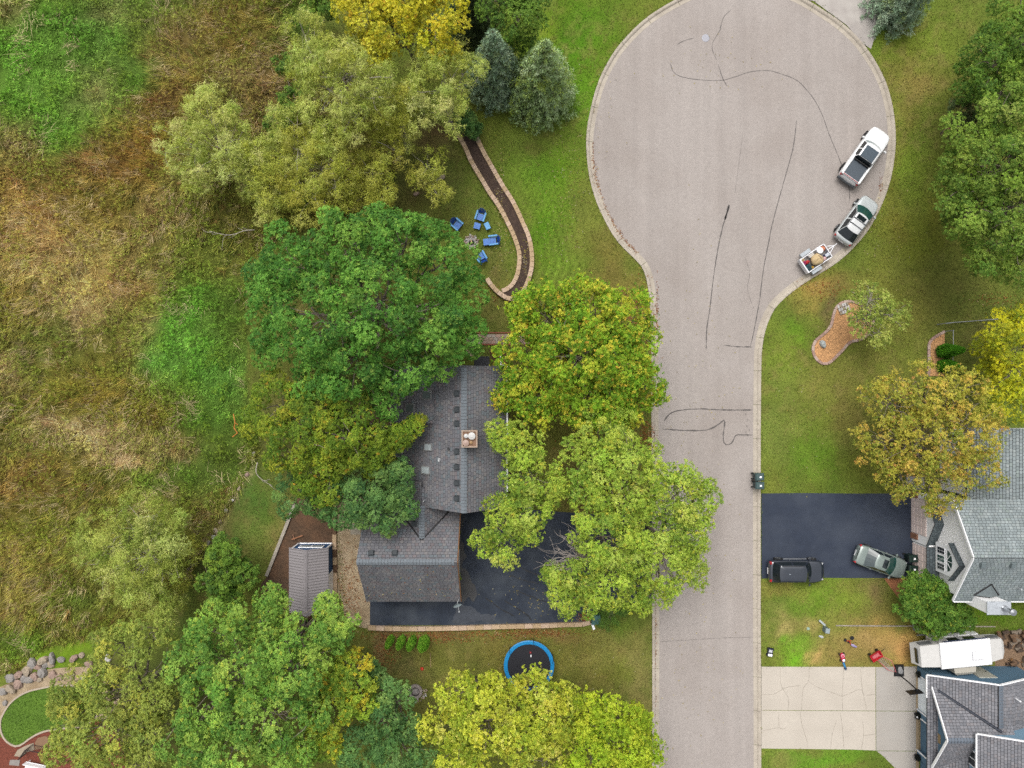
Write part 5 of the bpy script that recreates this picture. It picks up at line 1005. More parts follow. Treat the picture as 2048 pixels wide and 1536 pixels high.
# ------------------------------------------------------------------ vehicles (local frame: x forward, y left, z up)
def body_ring(x, w, zb, zbelt, ztop):
    half = [(w * .80, zb), (w * .97, zb + .10), (w, zb + (zbelt - zb) * .55), (w * .985, zbelt - .03), (w * .93, zbelt + (ztop - zbelt) * .45), (w * .74, ztop - .012), (w * .38, ztop + .008)]
    return [(x, -y, z) for y, z in half] + [(x, 0, ztop + .014)] + [(x, y, z) for y, z in half[::-1]]
def smooth_obj(o, lv=1):
    m = o.modifiers.new('subdivision', 'SUBSURF'); m.levels = lv; m.render_levels = lv
    o.data.polygons.foreach_set('use_smooth', [True] * len(o.data.polygons)); return o
def cabin(root, xf0, xr0, xf1, xr1, w0, w1, z0, z1, paint, glassF, glassR, glassS, roofm=None, sunroof=None, sunmat=None, bf=.22, br=.12, crown=.05):
    """glasshouse: bottom ring (xf0..xr0, half width w0) at z0, roof ring (xf1..xr1, w1) at z1"""
    def ring(xf, xr, w, z, b1, b2):
        ys = [-1, -.72, -.4, 0, .4, .72, 1]; pts = [(xf - b1 * abs(t) ** 2.2, t * w, z) for t in ys]              # front edge right -> left
        xs = [.0, .05, .47, .53, .95, 1.0]; xa = xf - b1; xb = xr + b2
        side = [(xa + (xb - xa) * t, w * (1 + .035 * math.sin(math.pi * t)), z) for t in xs[1:-1]]
        rear = [(xr + b2 * abs(t) ** 2.2, t * w, z) for t in ys[::-1]]
        right = [(x, -y, z) for x, y, _ in side[::-1]]
        return pts + side + rear + right
    A = ring(xf0, xr0, w0, z0, bf, br); B = ring(xf1, xr1, w1, z1, bf * .7, br * .8)
    mid = [tuple(np.array(a) * .5 + np.array(b) * .5 + np.array([0, (1 if a[1] > 0 else -1 if a[1] < 0 else 0) * .02, .0])) for a, b in zip(A, B)]
    n = len(A)
    groups = {'windshield': list(range(0, 6)), 'left_window': [7, 9], 'rear_window': list(range(11, 17)), 'right_window': [18, 20], 'pillars': [6, 8, 10, 17, 19, 21]}
    mats = {'windshield': glassF, 'rear_window': glassR, 'left_window': glassS, 'right_window': glassS, 'pillars': paint}
    for nm, segs in groups.items():
        for part in ([segs] if nm in ('windshield', 'rear_window') else [[s_] for s_ in segs]):
            mb = MB()
            for s_ in part:
                j = (s_ + 1) % n; mb.add([A[s_], A[j], mid[j], mid[s_], B[j], B[s_]], [(0, 1, 2, 3), (3, 2, 4, 5)])
            mb.build(nm.replace('pillars', 'pillar').replace('left_', 'side_').replace('right_', 'side_'), mats[nm], root, smooth=True)
    cx = (xf1 + xr1) / 2
    def inset(f, dz): return [(cx + (p[0] - cx) * f, p[1] * f, z1 + dz) for p in B]
    mb = MB(); mb.loft([B, inset(.93, crown * .6), inset(.6, crown), inset(.2, crown * 1.1)], True, False); k = len(mb.v) - n; mb.f.append(tuple(range(k, k + n)))
    rf = mb.build('roof', roofm or paint, root, smooth=True)
    if sunroof:
        x0, x1, yw = sunroof; s_ = MB(); s_.bbox(((x0 + x1) / 2, 0, z1 + crown * 1.0), (abs(x1 - x0), 2 * yw, .05), .02); s_.build('sunroof', sunmat or GLASS, rf)
    return rf
def wheels(root, xs, w, r, rim=RIM):
    for x in xs:
        for s_ in (-1, 1):
            t = MB(); y0 = s_ * w; t.wheel((x, y0, r), [(r * .62, -.10), (r * .94, -.11), (r, -.07), (r, .06), (r * .95, .10), (r * .62, .10)], R(90), 20)
            ty = t.build('tyre', TYRE, root, smooth=False)
            q = MB(); q.wheel((x, y0 + s_ * .085, r), [(.03, -.02), (r * .62, -.02), (r * .64, .0), (r * .58, .012), (.04, .03)], R(90), 20); q.build('rim', rim, ty)
            sp = MB()
            for k in range(5):
                a = 2 * math.pi * k / 5; sp.tube([(x, y0 + s_ * .11, r), (x + r * .58 * math.cos(a), y0 + s_ * .105, r + r * .58 * math.sin(a))], .03, 4)
            sp.build('spokes', rim, ty)
def car_common(root, L, w, hz, paint, lamp_z=.68, tail_z=.8, mirror_x=.9, mirror_z=.98):
    for s_ in (-1, 1):
        h = MB(); h.bbox((L / 2 - .36, s_ * w * .70, lamp_z), (.34, .22, .12), .05, s_ * -.42); h.build('headlight', CLEAR_LAMP, root)
        t = MB(); t.bbox((-L / 2 + .14, s_ * w * .78, tail_z), (.16, .24, .22), .05, s_ * .35); t.build('tail_light', RED_LAMP, root)
        m_ = MB(); m_.bbox((mirror_x, s_ * (w + .11), mirror_z), (.13, .22, .15), .04, s_ * .2); m_.build('mirror', paint, root)
    MB().box((-L / 2 + .015, 0, .58), (.03, .5, .14)).build('licence_plate', WHITE, root)
    g = MB(); g.bbox((L / 2 - .04, 0, .52), (.06, w * 1.1, .2), .02); g.build('grille', BLACK, root)
def put(root, px, py, z, ang, base=0.0):
    q = P(px, py, z); root.location = (q[0], q[1], base); root.rotation_euler = (0, 0, R(ang))

# white pickup
wp = mat('white_paint', (.58, .585, .59), .25, coat=.7, var=.02, scale=1, raw=True)
pk = thing('pickup_truck', 'white pickup truck with dark bed parked on the turning circle', 'pickup')
w = .98; b = MB()
st_ = [(-2.6, .72, .42, .72, .80), (-2.52, .92, .34, .98, 1.06), (-2.2, .985, .28, 1.02, 1.09), (-1.6, 1, .26, 1.02, 1.09), (-.8, 1, .24, 1.02, 1.08), (.2, 1, .24, 1.0, 1.08), (1.1, 1, .25, .98, 1.08), (1.75, .985, .27, .94, 1.05), (2.2, .94, .3, .86, .98), (2.48, .82, .36, .74, .86), (2.6, .62, .44, .62, .70)]
b.loft([body_ring(x, w * k, zb, zl, zt) for x, k, zb, zl, zt in st_]); body = smooth_obj(b.build('body', wp, pk))
bedm = mat('bed_liner', (84, 94, 104), .7, var=.1)
bd = MB(); bd.box((-1.62, 0, 1.105), (1.5, 1.42, .03)); bd.build('cargo_bed', bedm, pk)
rl = MB()
for s_ in (-1, 1): rl.bbox((-1.5, s_ * .83, 1.16), (1.9, .17, .16), .04)
rl.bbox((-2.44, 0, 1.16), (.14, 1.7, .16), .04); rl.build('bed_rail', wp, pk)
hk = MB()
for x in (-2.2, -.95):
    for s_ in (-1, 1): hk.box((x, s_ * .70, 1.15), (.07, .05, .06))
hk.build('tie_down', CHROME, pk)
MB().bbox((-2.46, 0, 1.255), (.05, 1.5, .03), .01).build('red_stripe', RED_LAMP, pk)
MB().bbox((-2.63, 0, .52), (.16, 1.7, .2), .04).build('rear_bumper', M((90, 94, 98), .4), pk)
ADD_GLASS_SHADE = None
cabin(pk, 1.16, -.86, .66, -.76, .84, .68, 1.06, 1.70, wp, GLASS_G, GLASS, GLASS, sunroof=(.34, -.74, .58), sunmat=mat('tinted_roof', (78, 92, 104), .35, var=.05), br=.02)
MB().box((-.93, 0, 1.2), (.08, 1.42, .2)).build('bed_front', BLACK, pk)
wheels(pk, (-1.62, 1.66), .92, .38, mat('dark_alloy', (70, 72, 76), .4, metal=.6)); car_common(pk, 5.2, w, 1.7, wp, .78, .92, 1.0, 1.14)
put(pk, 1732, 310.5, .8, 54.5, ROADZ)

# silver wagon
sp_ = mat('silver_white_paint', (218, 224, 224), .25, metal=.15, coat=.7, var=.03, scale=1)
wg = thing('car', 'silver estate car with roof rack parked at the kerb', 'car')
L = 4.45; w = .90; b = MB()
st_ = [(-2.22, .70, .40, .70, .80), (-2.14, .90, .32, .92, 1.0), (-1.8, .98, .26, .95, 1.02), (-1.2, 1, .24, .95, 1.02), (-.3, 1, .22, .93, 1.0), (.6, 1, .22, .91, .99), (1.2, .99, .24, .88, .98), (1.7, .95, .27, .80, .91), (2.05, .86, .33, .68, .78), (2.22, .64, .42, .56, .62)]
b.loft([body_ring(x, w * k, zb, zl, zt) for x, k, zb, zl, zt in st_]); smooth_obj(b.build('body', sp_, wg))
rf = cabin(wg, 1.18, -2.02, .30, -1.42, .80, .60, .98, 1.55, sp_, GLASS_G, GLASS, GLASS, mat('white_roof', (238, 240, 240), .3, coat=.5, var=.02), sunroof=(.12, -.28, .40))
r_ = MB()
for s_ in (-1, 1): r_.tube([(.15, s_ * .58, 1.62), (-.6, s_ * .60, 1.66), (-1.3, s_ * .57, 1.62)], .022, 6)
r_.build('roof_rail', M((92, 96, 102), .4), wg)
for x in (-.36, -.86): MB().bbox((x, 0, 1.655), (.06, 1.16, .035), .01).build('roof_bar', M((88, 92, 98), .4), wg)
wheels(wg, (-1.32, 1.36), .85, .33); car_common(wg, L, w, 1.55, sp_)
put(wg, 1715, 439.5, .7, 53.4, ROADZ)

# black suv
bp_ = mat('black_paint_sky_tint', (58, 65, 77), .16, metal=.35, coat=1.0, spec=.6, var=.02, scale=1)  # slate tint puts the sky's reflection into the black colour
su = thing('car', 'black sport utility car parked along the lawn edge of the dark driveway', 'car')
L = 4.75; w = .95; b = MB()
st_ = [(-2.37, .74, .42, .80, .92), (-2.28, .92, .34, 1.0, 1.08), (-1.9, .985, .28, 1.03, 1.10), (-1.2, 1, .26, 1.03, 1.10), (-.2, 1, .25, 1.02, 1.09), (.8, 1, .25, 1.0, 1.08), (1.4, .985, .27, .97, 1.07), (1.9, .95, .3, .90, 1.0), (2.22, .84, .35, .78, .88), (2.37, .64, .45, .64, .70)]
b.loft([body_ring(x, w * k, zb, zl, zt) for x, k, zb, zl, zt in st_]); smooth_obj(b.build('body', bp_, su))
cabin(su, 1.15, -2.15, .52, -1.75, .84, .67, 1.07, 1.70, bp_, GLASS, GLASS, GLASS)
r_ = MB()
for s_ in (-1, 1): r_.tube([(.3, s_ * .64, 1.74), (-.6, s_ * .66, 1.78), (-1.6, s_ * .63, 1.74)], .022, 6)
r_.build('roof_rail', BLACK, su)
for s_ in (-1, 1): MB().box((0, s_ * (w + .01), .36), (2.0, .06, .07)).build('side_sill', CHROME, su)
MB().bbox((-.95, 0, 1.78), (.12, .05, .05), .01).build('antenna', M((180, 190, 200), .4), su)
wheels(su, (-1.42, 1.42), .90, .38); car_common(su, L, w, 1.7, bp_, .84, .98, .95, 1.12)
su.location = (23.9, -15.72, .016)

# grey-green sedan
gp_ = mat('grey_green_paint', (150, 164, 158), .28, metal=.2, coat=.7, var=.03, scale=1)
sdn = thing('car', 'grey-green sedan parked at an angle before the pale garage', 'car')
L = 4.5; w = .88; b = MB()
st_ = [(-2.25, .74, .40, .70, .80), (-2.17, .90, .32, .88, .98), (-1.8, .975, .26, .91, 1.02), (-1.1, 1, .23, .91, 1.0), (-.2, 1, .22, .90, .97), (.7, 1, .22, .88, .96), (1.3, .985, .24, .84, .94), (1.75, .94, .27, .76, .86), (2.1, .84, .33, .64, .74), (2.25, .64, .42, .54, .60)]
b.loft([body_ring(x, w * k, zb, zl, zt) for x, k, zb, zl, zt in st_]); smooth_obj(b.build('body', gp_, sdn))
cabin(sdn, 1.12, -1.62, .32, -.86, .77, .58, .96, 1.42, gp_, GLASS_G, mat('grey_glass', (78, 90, 92), .08, spec=.6), GLASS, sunroof=(.20, -.22, .36))
MB().bbox((-2.19, 0, .92), (.06, 1.0, .05), .02).build('trunk_trim', BLACK, sdn)
for s_ in (-1, 1):
    for x in (-.75, .15): MB().bbox((x, s_ * (w + .005), .84), (.2, .05, .04), .01).build('door_handle', CHROME, sdn)
wheels(sdn, (-1.36, 1.36), .83, .32); car_common(sdn, L, w, 1.42, gp_)
q = np.array([28.95, -14.2]); sdn.location = (q[0] + 2.22 * math.cos(R(-20)), q[1] + 2.22 * math.sin(R(-20)), .016); sdn.rotation_euler = (0, 0, R(-20))

# utility trailer and its load
wm_ = mat('white_steel', (.55, .55, .57), .45, var=.06, raw=True)
tl = thing('utility_trailer', 'small white open trailer behind the silver car, loaded with household things', 'trailer')
f = MB(); f.box((0, 0, .42), (2.35, 1.24, .05)); f.build('trailer_floor', mat('trailer_planks', (150, 146, 142), .85), tl)
for s_ in (-1, 1):
    f = MB(); f.box((0, s_ * .64, .84), (2.4, .06, .06)); f.box((0, s_ * .64, .46), (2.4, .06, .08))
    for x in (-1.17, -.4, .4, 1.17): f.box((x, s_ * .64, .65), (.05, .05, .34))
    f.build('side_rail', wm_, tl)
    f = MB(); f.bbox((-.42, s_ * .86, .66), (.95, .32, .05), .02); f.box((-.88, s_ * .86, .54), (.04, .32, .22)); f.box((.04, s_ * .86, .54), (.04, .32, .22)); f.build('fender', M((196, 204, 210), .4), tl)
    t = MB(); t.wheel((-.42, s_ * .86, .29), [(.05, -.1), (.26, -.1), (.29, -.06), (.29, .06), (.26, .1), (.05, .1)], R(90), 18); t.build('tyre', TYRE, tl)
f = MB(); f.box((1.19, 0, .66), (.06, 1.3, .42)); f.build('front_board', wm_, tl)
f = MB(); f.bbox((-1.24, 0, .72), (.12, 1.36, .55), .03); f.build('tailgate', wm_, tl)
f = MB(); f.tube([(1.15, .45, .45), (2.0, .03, .45)], .035, 6); f.tube([(1.15, -.45, .45), (2.0, -.03, .45)], .035, 6); f.tube([(1.15, 0, .45), (2.3, 0, .47)], .04, 6); f.build('tongue', wm_, tl)
q = P(1631, 517, .6); tl.location = (q[0], q[1], ROADZ); tl.rotation_euler = (0, 0, R(34))
TM = Matrix.Translation((q[0], q[1], ROADZ)) @ Matrix.Rotation(R(34), 4, 'Z')
def load(name, label, cat, loc, rz=0): 
    p = TM @ Vector(loc); return thing(name, label, cat, tuple(p), R(34) + rz, group='load on the open trailer')
t = load('tarp_bundle', 'big tan tarp bundle tied with cord on the trailer', 'bundle', (.0, -.14, .45))
def lumpy(mb, c, s, seed, nu=16, nv=8, amp=.12):
    rng = np.random.default_rng(seed); ph = rng.random(6) * 6.28; rings = []
    for i in range(nv + 1):
        v = math.pi * (i + .02) / (nv + .04); ring = []
        for k in range(nu):
            a = 2 * math.pi * k / nu; r = 1 + amp * (math.sin(3 * a + ph[0] + 2 * v) + .7 * math.sin(5 * a + ph[1] - 3 * v) + .6 * math.sin(2 * v * 2 + ph[2]) + .8 * math.sin(2 * a + ph[3])) * .5
            ring.append((c[0] + s[0] * r * math.sin(v) * math.cos(a), c[1] + s[1] * r * math.sin(v) * math.sin(a), c[2] - s[2] * r * math.cos(v)))
        rings.append(ring)
    return mb.loft(rings)
lumpy(MB(), (0, 0, .34), (.56, .50, .34), 3).build('tarp', mat('tan_tarp', (214, 188, 142), .8, var=.08, scale=3), t, smooth=True)
MB().tube([(.24, -.5, .3), (.24, -.25, .62), (.24, .0, .69), (.22, .25, .62), (.22, .5, .3)], .018, 5).build('cord', M((150, 120, 84), .8), t)
t = load('bucket', 'white round bucket on the trailer', 'bucket', (.62, .36, .45)); MB().lathe((0, 0, 0), [(.19, 0), (.24, .42), (.26, .44), (.24, .46), (.02, .46)], 18).build('bucket_body', WHITE, t); MB().tube([(-.24, 0, .44), (-.1, 0, .6), (.1, 0, .6), (.24, 0, .44)], .012, 5).build('handle', CHROME, t)
t = load('cushion', 'orange cushion at the front of the trailer', 'cushion', (.98, .35, .45)); lumpy(MB(), (0, 0, .2), (.2, .26, .2), 5).build('cushion_cover', M((222, 140, 104), .8), t, smooth=True)
t = load('cool_box', 'blue box with white lid at the front corner of the trailer', 'box', (.95, -.28, .45)); MB().bbox((0, 0, .18), (.36, .26, .34), .03).build('box_body', M((48, 86, 170), .5), t); MB().bbox((.0, 0, .375), (.37, .27, .04), .015).build('lid', M((214, 220, 230), .5), t)
t = load('teal_crate', 'dark teal crate at the rear of the trailer', 'crate', (-.92, -.30, .45)); MB().bbox((0, 0, .2), (.36, .46, .4), .03).build('crate_body', M((22, 92, 102), .6), t); MB().box((0, 0, .405), (.26, .36, .012)).build('crate_opening', M((16, 52, 60), .8), t)
t = load('pink_bag', 'magenta bag by the tailgate of the trailer', 'bag', (-.98, .22, .45)); lumpy(MB(), (0, 0, .18), (.17, .2, .18), 8, amp=.2).build('bag_body', M((186, 44, 108), .7), t, smooth=True); MB().tube([(-.08, 0, .33), (0, 0, .45), (.08, 0, .33)], .015, 5).build('strap', M((60, 24, 50), .7), t)
t = load('yellow_jug', 'small yellow jug at the side of the trailer', 'jug', (-.62, -.50, .45)); MB().lathe((0, 0, 0), [(.1, 0), (.12, .05), (.12, .26), (.05, .34), (.05, .38), (.02, .38)], 12).build('jug_body', M((206, 160, 48), .5), t); MB().tube([(.05, 0, .34), (.14, 0, .3), (.11, 0, .18)], .015, 5).build('handle', M((180, 130, 40), .5), t)

t = load('storage_box', 'white cardboard box beside the tan bundle on the trailer', 'box', (-.15, .44, .45)); MB().bbox((0, 0, .16), (.5, .26, .32), .02, ).build('box_body', M((226, 226, 224), .7), t); MB().box((0, 0, .325), (.5, .04, .006)).build('packing_tape', M((190, 160, 120), .5), t)
t = load('red_bag', 'red cloth bag near the trailer tailgate', 'bag', (-.72, .12, .45)); lumpy(MB(), (0, 0, .2), (.2, .14, .2), 41, amp=.2).build('bag_body', M((206, 48, 52), .8), t, smooth=True); MB().tube([(-.08, 0, .38), (0, 0, .5), (.08, 0, .38)], .015, 5).build('strap', M((120, 24, 30), .7), t)
t = load('yellow_crate', 'pale yellow crate in the corner by the trailer tailgate', 'crate', (-1.0, .48, .45)); MB().bbox((0, 0, .18), (.28, .22, .36), .02).build('crate_body', M((232, 206, 150), .6), t); MB().box((0, 0, .363), (.2, .14, .008)).build('crate_opening', M((150, 120, 80), .8), t)
t = load('pink_cushion', 'pink and white cushion at the front of the trailer', 'cushion', (.62, -.42, .45)); lumpy(MB(), (0, 0, .18), (.22, .16, .18), 43, amp=.15).build('cushion_cover', M((234, 190, 190), .8), t, smooth=True)
# folding camper
cp = thing('camper', 'white folding camper with raised roof and canvas ends beside the blue house', 'camper', (37.0, -22.0, 0), R(5.5))
cw = mat('camper_white', (.60, .60, .61), .4, var=.02, raw=True); canvas = mat('canvas', (228, 226, 222), .85, var=.06, scale=2); canvas2 = mat('grey_canvas', (126, 128, 130), .85, var=.08)
b = MB(); b.bbox((0, 0, .85), (4.0, 2.0, .75), .05); b.build('base_box', cw, cp)
b = MB(); b.bbox((0, 0, 2.5), (4.12, 2.16, .22), .07); rfc = b.build('roof', cw, cp)
b = MB(); b.bbox((0, 0, 1.8), (3.9, 1.92, 1.2), .02); b.build('canvas_wall', canvas, cp)
for x in (-.55, .75): MB().box((x, .975, 1.85), (.95, .03, .7)).build('window', GLASS, cp)
for x in (-1.75, -1.1, -.02, .2, 1.35): MB().box((x, .995, 1.8), (.09, .04, 1.2)).build('pole', cw, cp)
MB().bbox((.1, 1.06, 2.41), (3.6, .12, .14), .03).build('awning_roll', M((44, 58, 92), .7), cp)
b = MB(); b.loft([[(-1.98, -.95, 1.3), (-1.98, .95, 1.3), (-1.98, .95, 2.42), (-1.98, -.95, 2.42)], [(-3.55, -.88, 1.3), (-3.55, .88, 1.3), (-3.55, .86, 2.28), (-3.55, -.86, 2.28)], [(-3.85, -.84, 1.3), (-3.85, .84, 1.3), (-3.72, .82, 1.7), (-3.72, -.82, 1.7)]]); b.build('bunk_tent', canvas, cp)
MB().box((-3.72, 0, 1.95), (.06, 1.2, .35)).build('window', GLASS, cp)
MB().box((-2.9, .915, 1.85), (1.1, .03, .6)).build('window', canvas2, cp)
b = MB(); b.loft([[(1.98, -.95, 1.3), (1.98, .95, 1.3), (1.98, .95, 2.42), (1.98, -.95, 2.42)], [(3.2, -.88, 1.3), (3.2, .88, 1.3), (3.2, .82, 2.2), (3.2, -.82, 2.2)], [(3.75, -.5, 1.3), (3.75, .5, 1.3), (3.55, .42, 1.9), (3.55, -.42, 1.9)]]); b.build('bunk_tent', canvas, cp)
MB().box((2.6, .93, 1.85), (.9, .03, .6)).build('window', canvas2, cp)
b = MB(); b.loft([[(-1.0, -1.0, 1.0), (.85, -1.0, 1.0), (.85, -1.0, 2.38), (-1.0, -1.0, 2.38)], [(-.95, -1.62, 1.0), (.8, -1.62, 1.0), (.78, -1.6, 2.36), (-.93, -1.6, 2.36)], [(-.7, -1.84, 1.0), (.55, -1.84, 1.0), (.55, -1.82, 2.2), (-.7, -1.82, 2.2)]]); b.build('slide_out', mat('cream_canvas', (206, 200, 186), .85, var=.05), cp)
b = MB(); b.bbox((.85, -.15, 2.72), (.85, .68, .26), .09); b.build('air_conditioner', cw, rfc); MB().bbox((1.65, .62, 2.65), (.42, .36, .08), .03).build('roof_hatch', cw, rfc)
for x in (-.45, .45):
    for s_ in (-1, 1): t = MB(); t.wheel((x, s_ * .98, .33), [(.05, -.1), (.30, -.1), (.33, -.06), (.33, .06), (.30, .1), (.05, .1)], R(90), 18); t.build('tyre', TYRE, cp)
for x in (-1.8, 1.8):
    for s_ in (-1, 1): MB().tube([(x, s_ * .85, 0), (x, s_ * .85, .5)], .035, 6).build('jack', CHROME, cp)
st2 = thing('aluminium_frame', 'long grey aluminium frames lying north of the camper', 'frame', (36.5, -20.4, .3), R(4)); 
for y, L_, x in ((0, 2.2, .3), (.16, 2.0, .4), (-.5, 1.2, -2.0)): MB().box((x, y, .55), (L_, .1, .06)).build('beam', CHROME, st2)
for x in (-2.4, -.6, 1.2): MB().box((x, -.1, .12), (.08, .5, .8)).build('leg', M((150, 152, 154), .5), st2)
# ------------------------------------------------------------------ garden walls, furniture and small things
blk = [mat('tan_block', (212, 184, 152), .9, var=.12, scale=5, bump=.3), mat('pink_block', (218, 190, 164), .9, var=.1, scale=5, bump=.3), mat('pale_block', (202, 174, 138), .9, var=.14, scale=5, bump=.3)]
def block_meshes(L, D, H, n=3):
    out = []
    for i in range(n):
        b = MB(); b.bbox((0, 0, 0), (L, D, H), .018); me = b.mesh('block'); me.materials.append(blk[i % 3]); out.append(me)
    return out
def block_wall(name, label, pts, L, D, H, gap=.012, courses=1, cat='wall', mats=None, closed=False, group=None, kind=None, taper=0.0):
    p = spline([P(a, b)[:2] for a, b in pts], L + gap, closed); c = p.mean(0); root = thing(name, label, cat, (c[0], c[1], 0), group=group, kind=kind)
    ms = block_meshes(L, D, H)
    if mats:
        for m_, k in zip(ms, mats): m_.materials.clear(); m_.materials.append(k)
    m = len(p) if closed else len(p) - 1
    for k in range(courses):
        for i in range(m):
            a, b = p[i], p[(i + 1) % len(p)]; d = b - a
            if k % 2 and i < m - 1: a, b = (a + b) / 2, (b + p[(i + 2) % len(p)]) / 2; d = b - a
            o = bpy.data.objects.new('block', random.choice(ms)); q = (a + b) / 2
            o.location = (q[0], q[1], H / 2 + k * (H + .004) + random.uniform(-.004, .004)); o.rotation_euler = (0, 0, math.atan2(d[1], d[0]) + random.uniform(-.015, .015)); o.scale = (max(.4, np.linalg.norm(d) - gap) / L, 1, 1)
            link(o, root, True)
    return root
inner = [(907, 254), (913.6, 266.6), (925, 285), (934.7, 305.6), (942.5, 324), (955, 346), (967.5, 366.6), (980, 388), (995.6, 410), (1006.6, 429), (1016, 448), (1027, 471), (1034, 490.6), (1038.6, 508), (1038.6, 525), (1036, 545), (1030, 562.5), (1022, 573.4), (1013, 580), (1004, 583)]
outer = [(952, 274), (960, 291.6), (970.6, 313), (981.6, 332), (994, 354), (1006.6, 376), (1022, 399), (1034.7, 423), (1047, 451), (1056.6, 473), (1062, 497), (1063.6, 514), (1063.6, 531), (1060.5, 548), (1055, 565.6), (1049.5, 578), (1041, 590.6), (1028, 598), (1017.5, 599), (1005, 592), (992.5, 582), (981.6, 570), (974, 558)]
block_wall('retaining_wall', 'inner tan block wall curving beside the blue chairs', inner, .42, .36, .2, courses=2, group='curved block walls')
block_wall('retaining_wall', 'outer tan block wall curving along the lawn with hooked end', outer, .42, .36, .22, courses=2, group='curved block walls')
mulch = mat('dark_mulch', (74, 58, 50), .98, var=.35, scale=9, bump=1.0, bscale=16, col2=(98, 78, 64), var2=.7, scale2=3)
bedp = inner + [(1005, 590)] + outer[:18][::-1]
sheet('mulch_bed', bedp, .30, mulch, .3)
rngm = np.random.default_rng(4)
block_wall('retaining_wall', 'low tan block edging along the south side of the black driveway', [(737, 1254), (800, 1256), (900, 1255), (1000, 1252), (1085, 1250), (1130, 1248), (1165, 1247), (1180, 1243)], .68, .36, .3)
block_wall('retaining_wall', 'short brown block wall between bare soil and the gravel path', [(670, 992), (670, 1040), (670, 1090), (671, 1140), (671, 1200), (672, 1235)], .62, .34, .25, mats=[blk[0], mat('dark_brown_block', (112, 84, 60), .9, var=.15), blk[2]])
pl = MB(); a, b = P(590, 1008, .1), P(533, 1152, .1); obox(pl, (a + b) / 2, unit(b - a), unit(np.cross([0, 0, 1.], b - a)), [0, 0, 1], (np.linalg.norm(b - a), .26, .2))
tag(pl.build('timber_edging', mat('weathered_timber', (184, 174, 160), .9, var=.22, scale=2.5, bump=.3), None), 'weathered straight timber edge between lawn and bare soil', 'timber')
pl = MB(); a, b = P(1672, 1251, .06), P(1990, 1253, .06); obox(pl, (a + b) / 2, unit(b - a), unit(np.cross([0, 0, 1.], b - a)), [0, 0, 1], (np.linalg.norm(b - a), .07, .14))
tag(pl.build('timber_edging', MATS['weathered_timber'], None), 'thin pale lawn edging board between the two right hand lots', 'timber')

# paver path to the north door
path = thing('paver_path', kind='structure', loc=tuple(P(1000, 678)))
pm = [mat('paver_grey', (176, 164, 152), .9, var=.1), mat('paver_pink', (190, 158, 142), .9, var=.1), mat('paver_tan', (168, 146, 128), .9, var=.1)]; rm = mat('paver_red', (160, 92, 74), .9, var=.15)
def paver(w, d, m, loc, parent):
    key = ('pv', w, d, m.name)
    if key not in MATS: b = MB(); b.bbox((0, 0, .03), (w, d, .06), .008); me = b.mesh('paver'); me.materials.append(m); MATS[key] = me
    o = bpy.data.objects.new('paver', MATS[key]); o.location = loc; link(o, parent, True)
for r_ in range(3):
    for c_ in range(18): paver(.37, .26, random.choice(pm), (-3.9 + c_ * .385 + (r_ % 2) * .19, 3.56 + r_ * .272, 0), path)
for y in (3.36, 4.36):
    for c_ in range(30): paver(.215, .11, rm, (-3.95 + c_ * .235, y, 0), path)
for i in range(6): paver(.3, .3, pm[1], (-3.75 + (i % 2) * .32, 3.1 - (i // 2) * .32, 0), path)
sheet('footpath', [(1040, 905), (1062, 905), (1064, 1018), (1040, 1018)], .02, mat('path_concrete', (172, 164, 156), .9, var=.1))
sheet('mulch_bed', [(978, 700), (1012, 696), (1016, 760), (1022, 905), (1038, 910), (1038, 1012), (1000, 1012), (1002, 740), (985, 728)], .014, mat('leafy_mulch', (96, 66, 50), .98, var=.4, scale=8, bump=.8))

# stones
stone = [mat('stone_grey', (158, 152, 146), .9, var=.18, scale=4, bump=.4, bscale=8), mat('stone_pink', (172, 146, 132), .9, var=.16, scale=4, bump=.4, bscale=8), mat('stone_tan', (178, 162, 140), .9, var=.16, scale=4, bump=.4, bscale=8), mat('stone_white', (214, 210, 204), .9, var=.12, scale=4)]
def stone_mesh(mb, c, s, seed, rz=0.0, flat=.6):
    rng = np.random.default_rng(seed); nu, nv = 9, 5; jit = 1 + rng.normal(0, .10, (nv + 1, nu)); ca, sa = math.cos(rz), math.sin(rz); rings = []
    for i in range(nv + 1):
        v = math.pi * (i + .25) / (nv + .5); ring = []
        for k in range(nu):
            a = 2 * math.pi * k / nu; q = abs(math.cos(v)) ** .8 * math.copysign(1, math.cos(v)); x = s[0] * math.sin(v) ** .7 * math.cos(a) * jit[i, k]; y = s[1] * math.sin(v) ** .7 * math.sin(a) * jit[i, k]
            ring.append((c[0] + x * ca - y * sa, c[1] + x * sa + y * ca, c[2] - s[2] * q * jit[i, k]))
        rings.append(ring)
    return mb.loft(rings)
def boulder(name, label, px, py, rx, ry, seed, m, group=None, rz=0.0, h=.5, cat='boulder', base=0.0):
    q = P(px, py, .3); b = MB(); k = 1 / S; stone_mesh(b, (0, 0, 0), (rx * k, ry * k, max(rx, ry) * k * h), seed, rz)
    o = b.build(name, m, None, smooth=False, loc=(q[0], q[1], base + max(rx, ry) * k * h * .6)); return tag(o, label, cat, group)
G_B = 'boulders of the rock wall around the kidney lawn'; LB = 'weathered boulder in the rock wall around the kidney shaped lawn'
ORD = ['first', 'second', 'third', 'fourth', 'fifth', 'sixth', 'seventh', 'eighth', 'ninth', 'tenth', 'eleventh', 'twelfth', 'thirteenth', 'fourteenth']
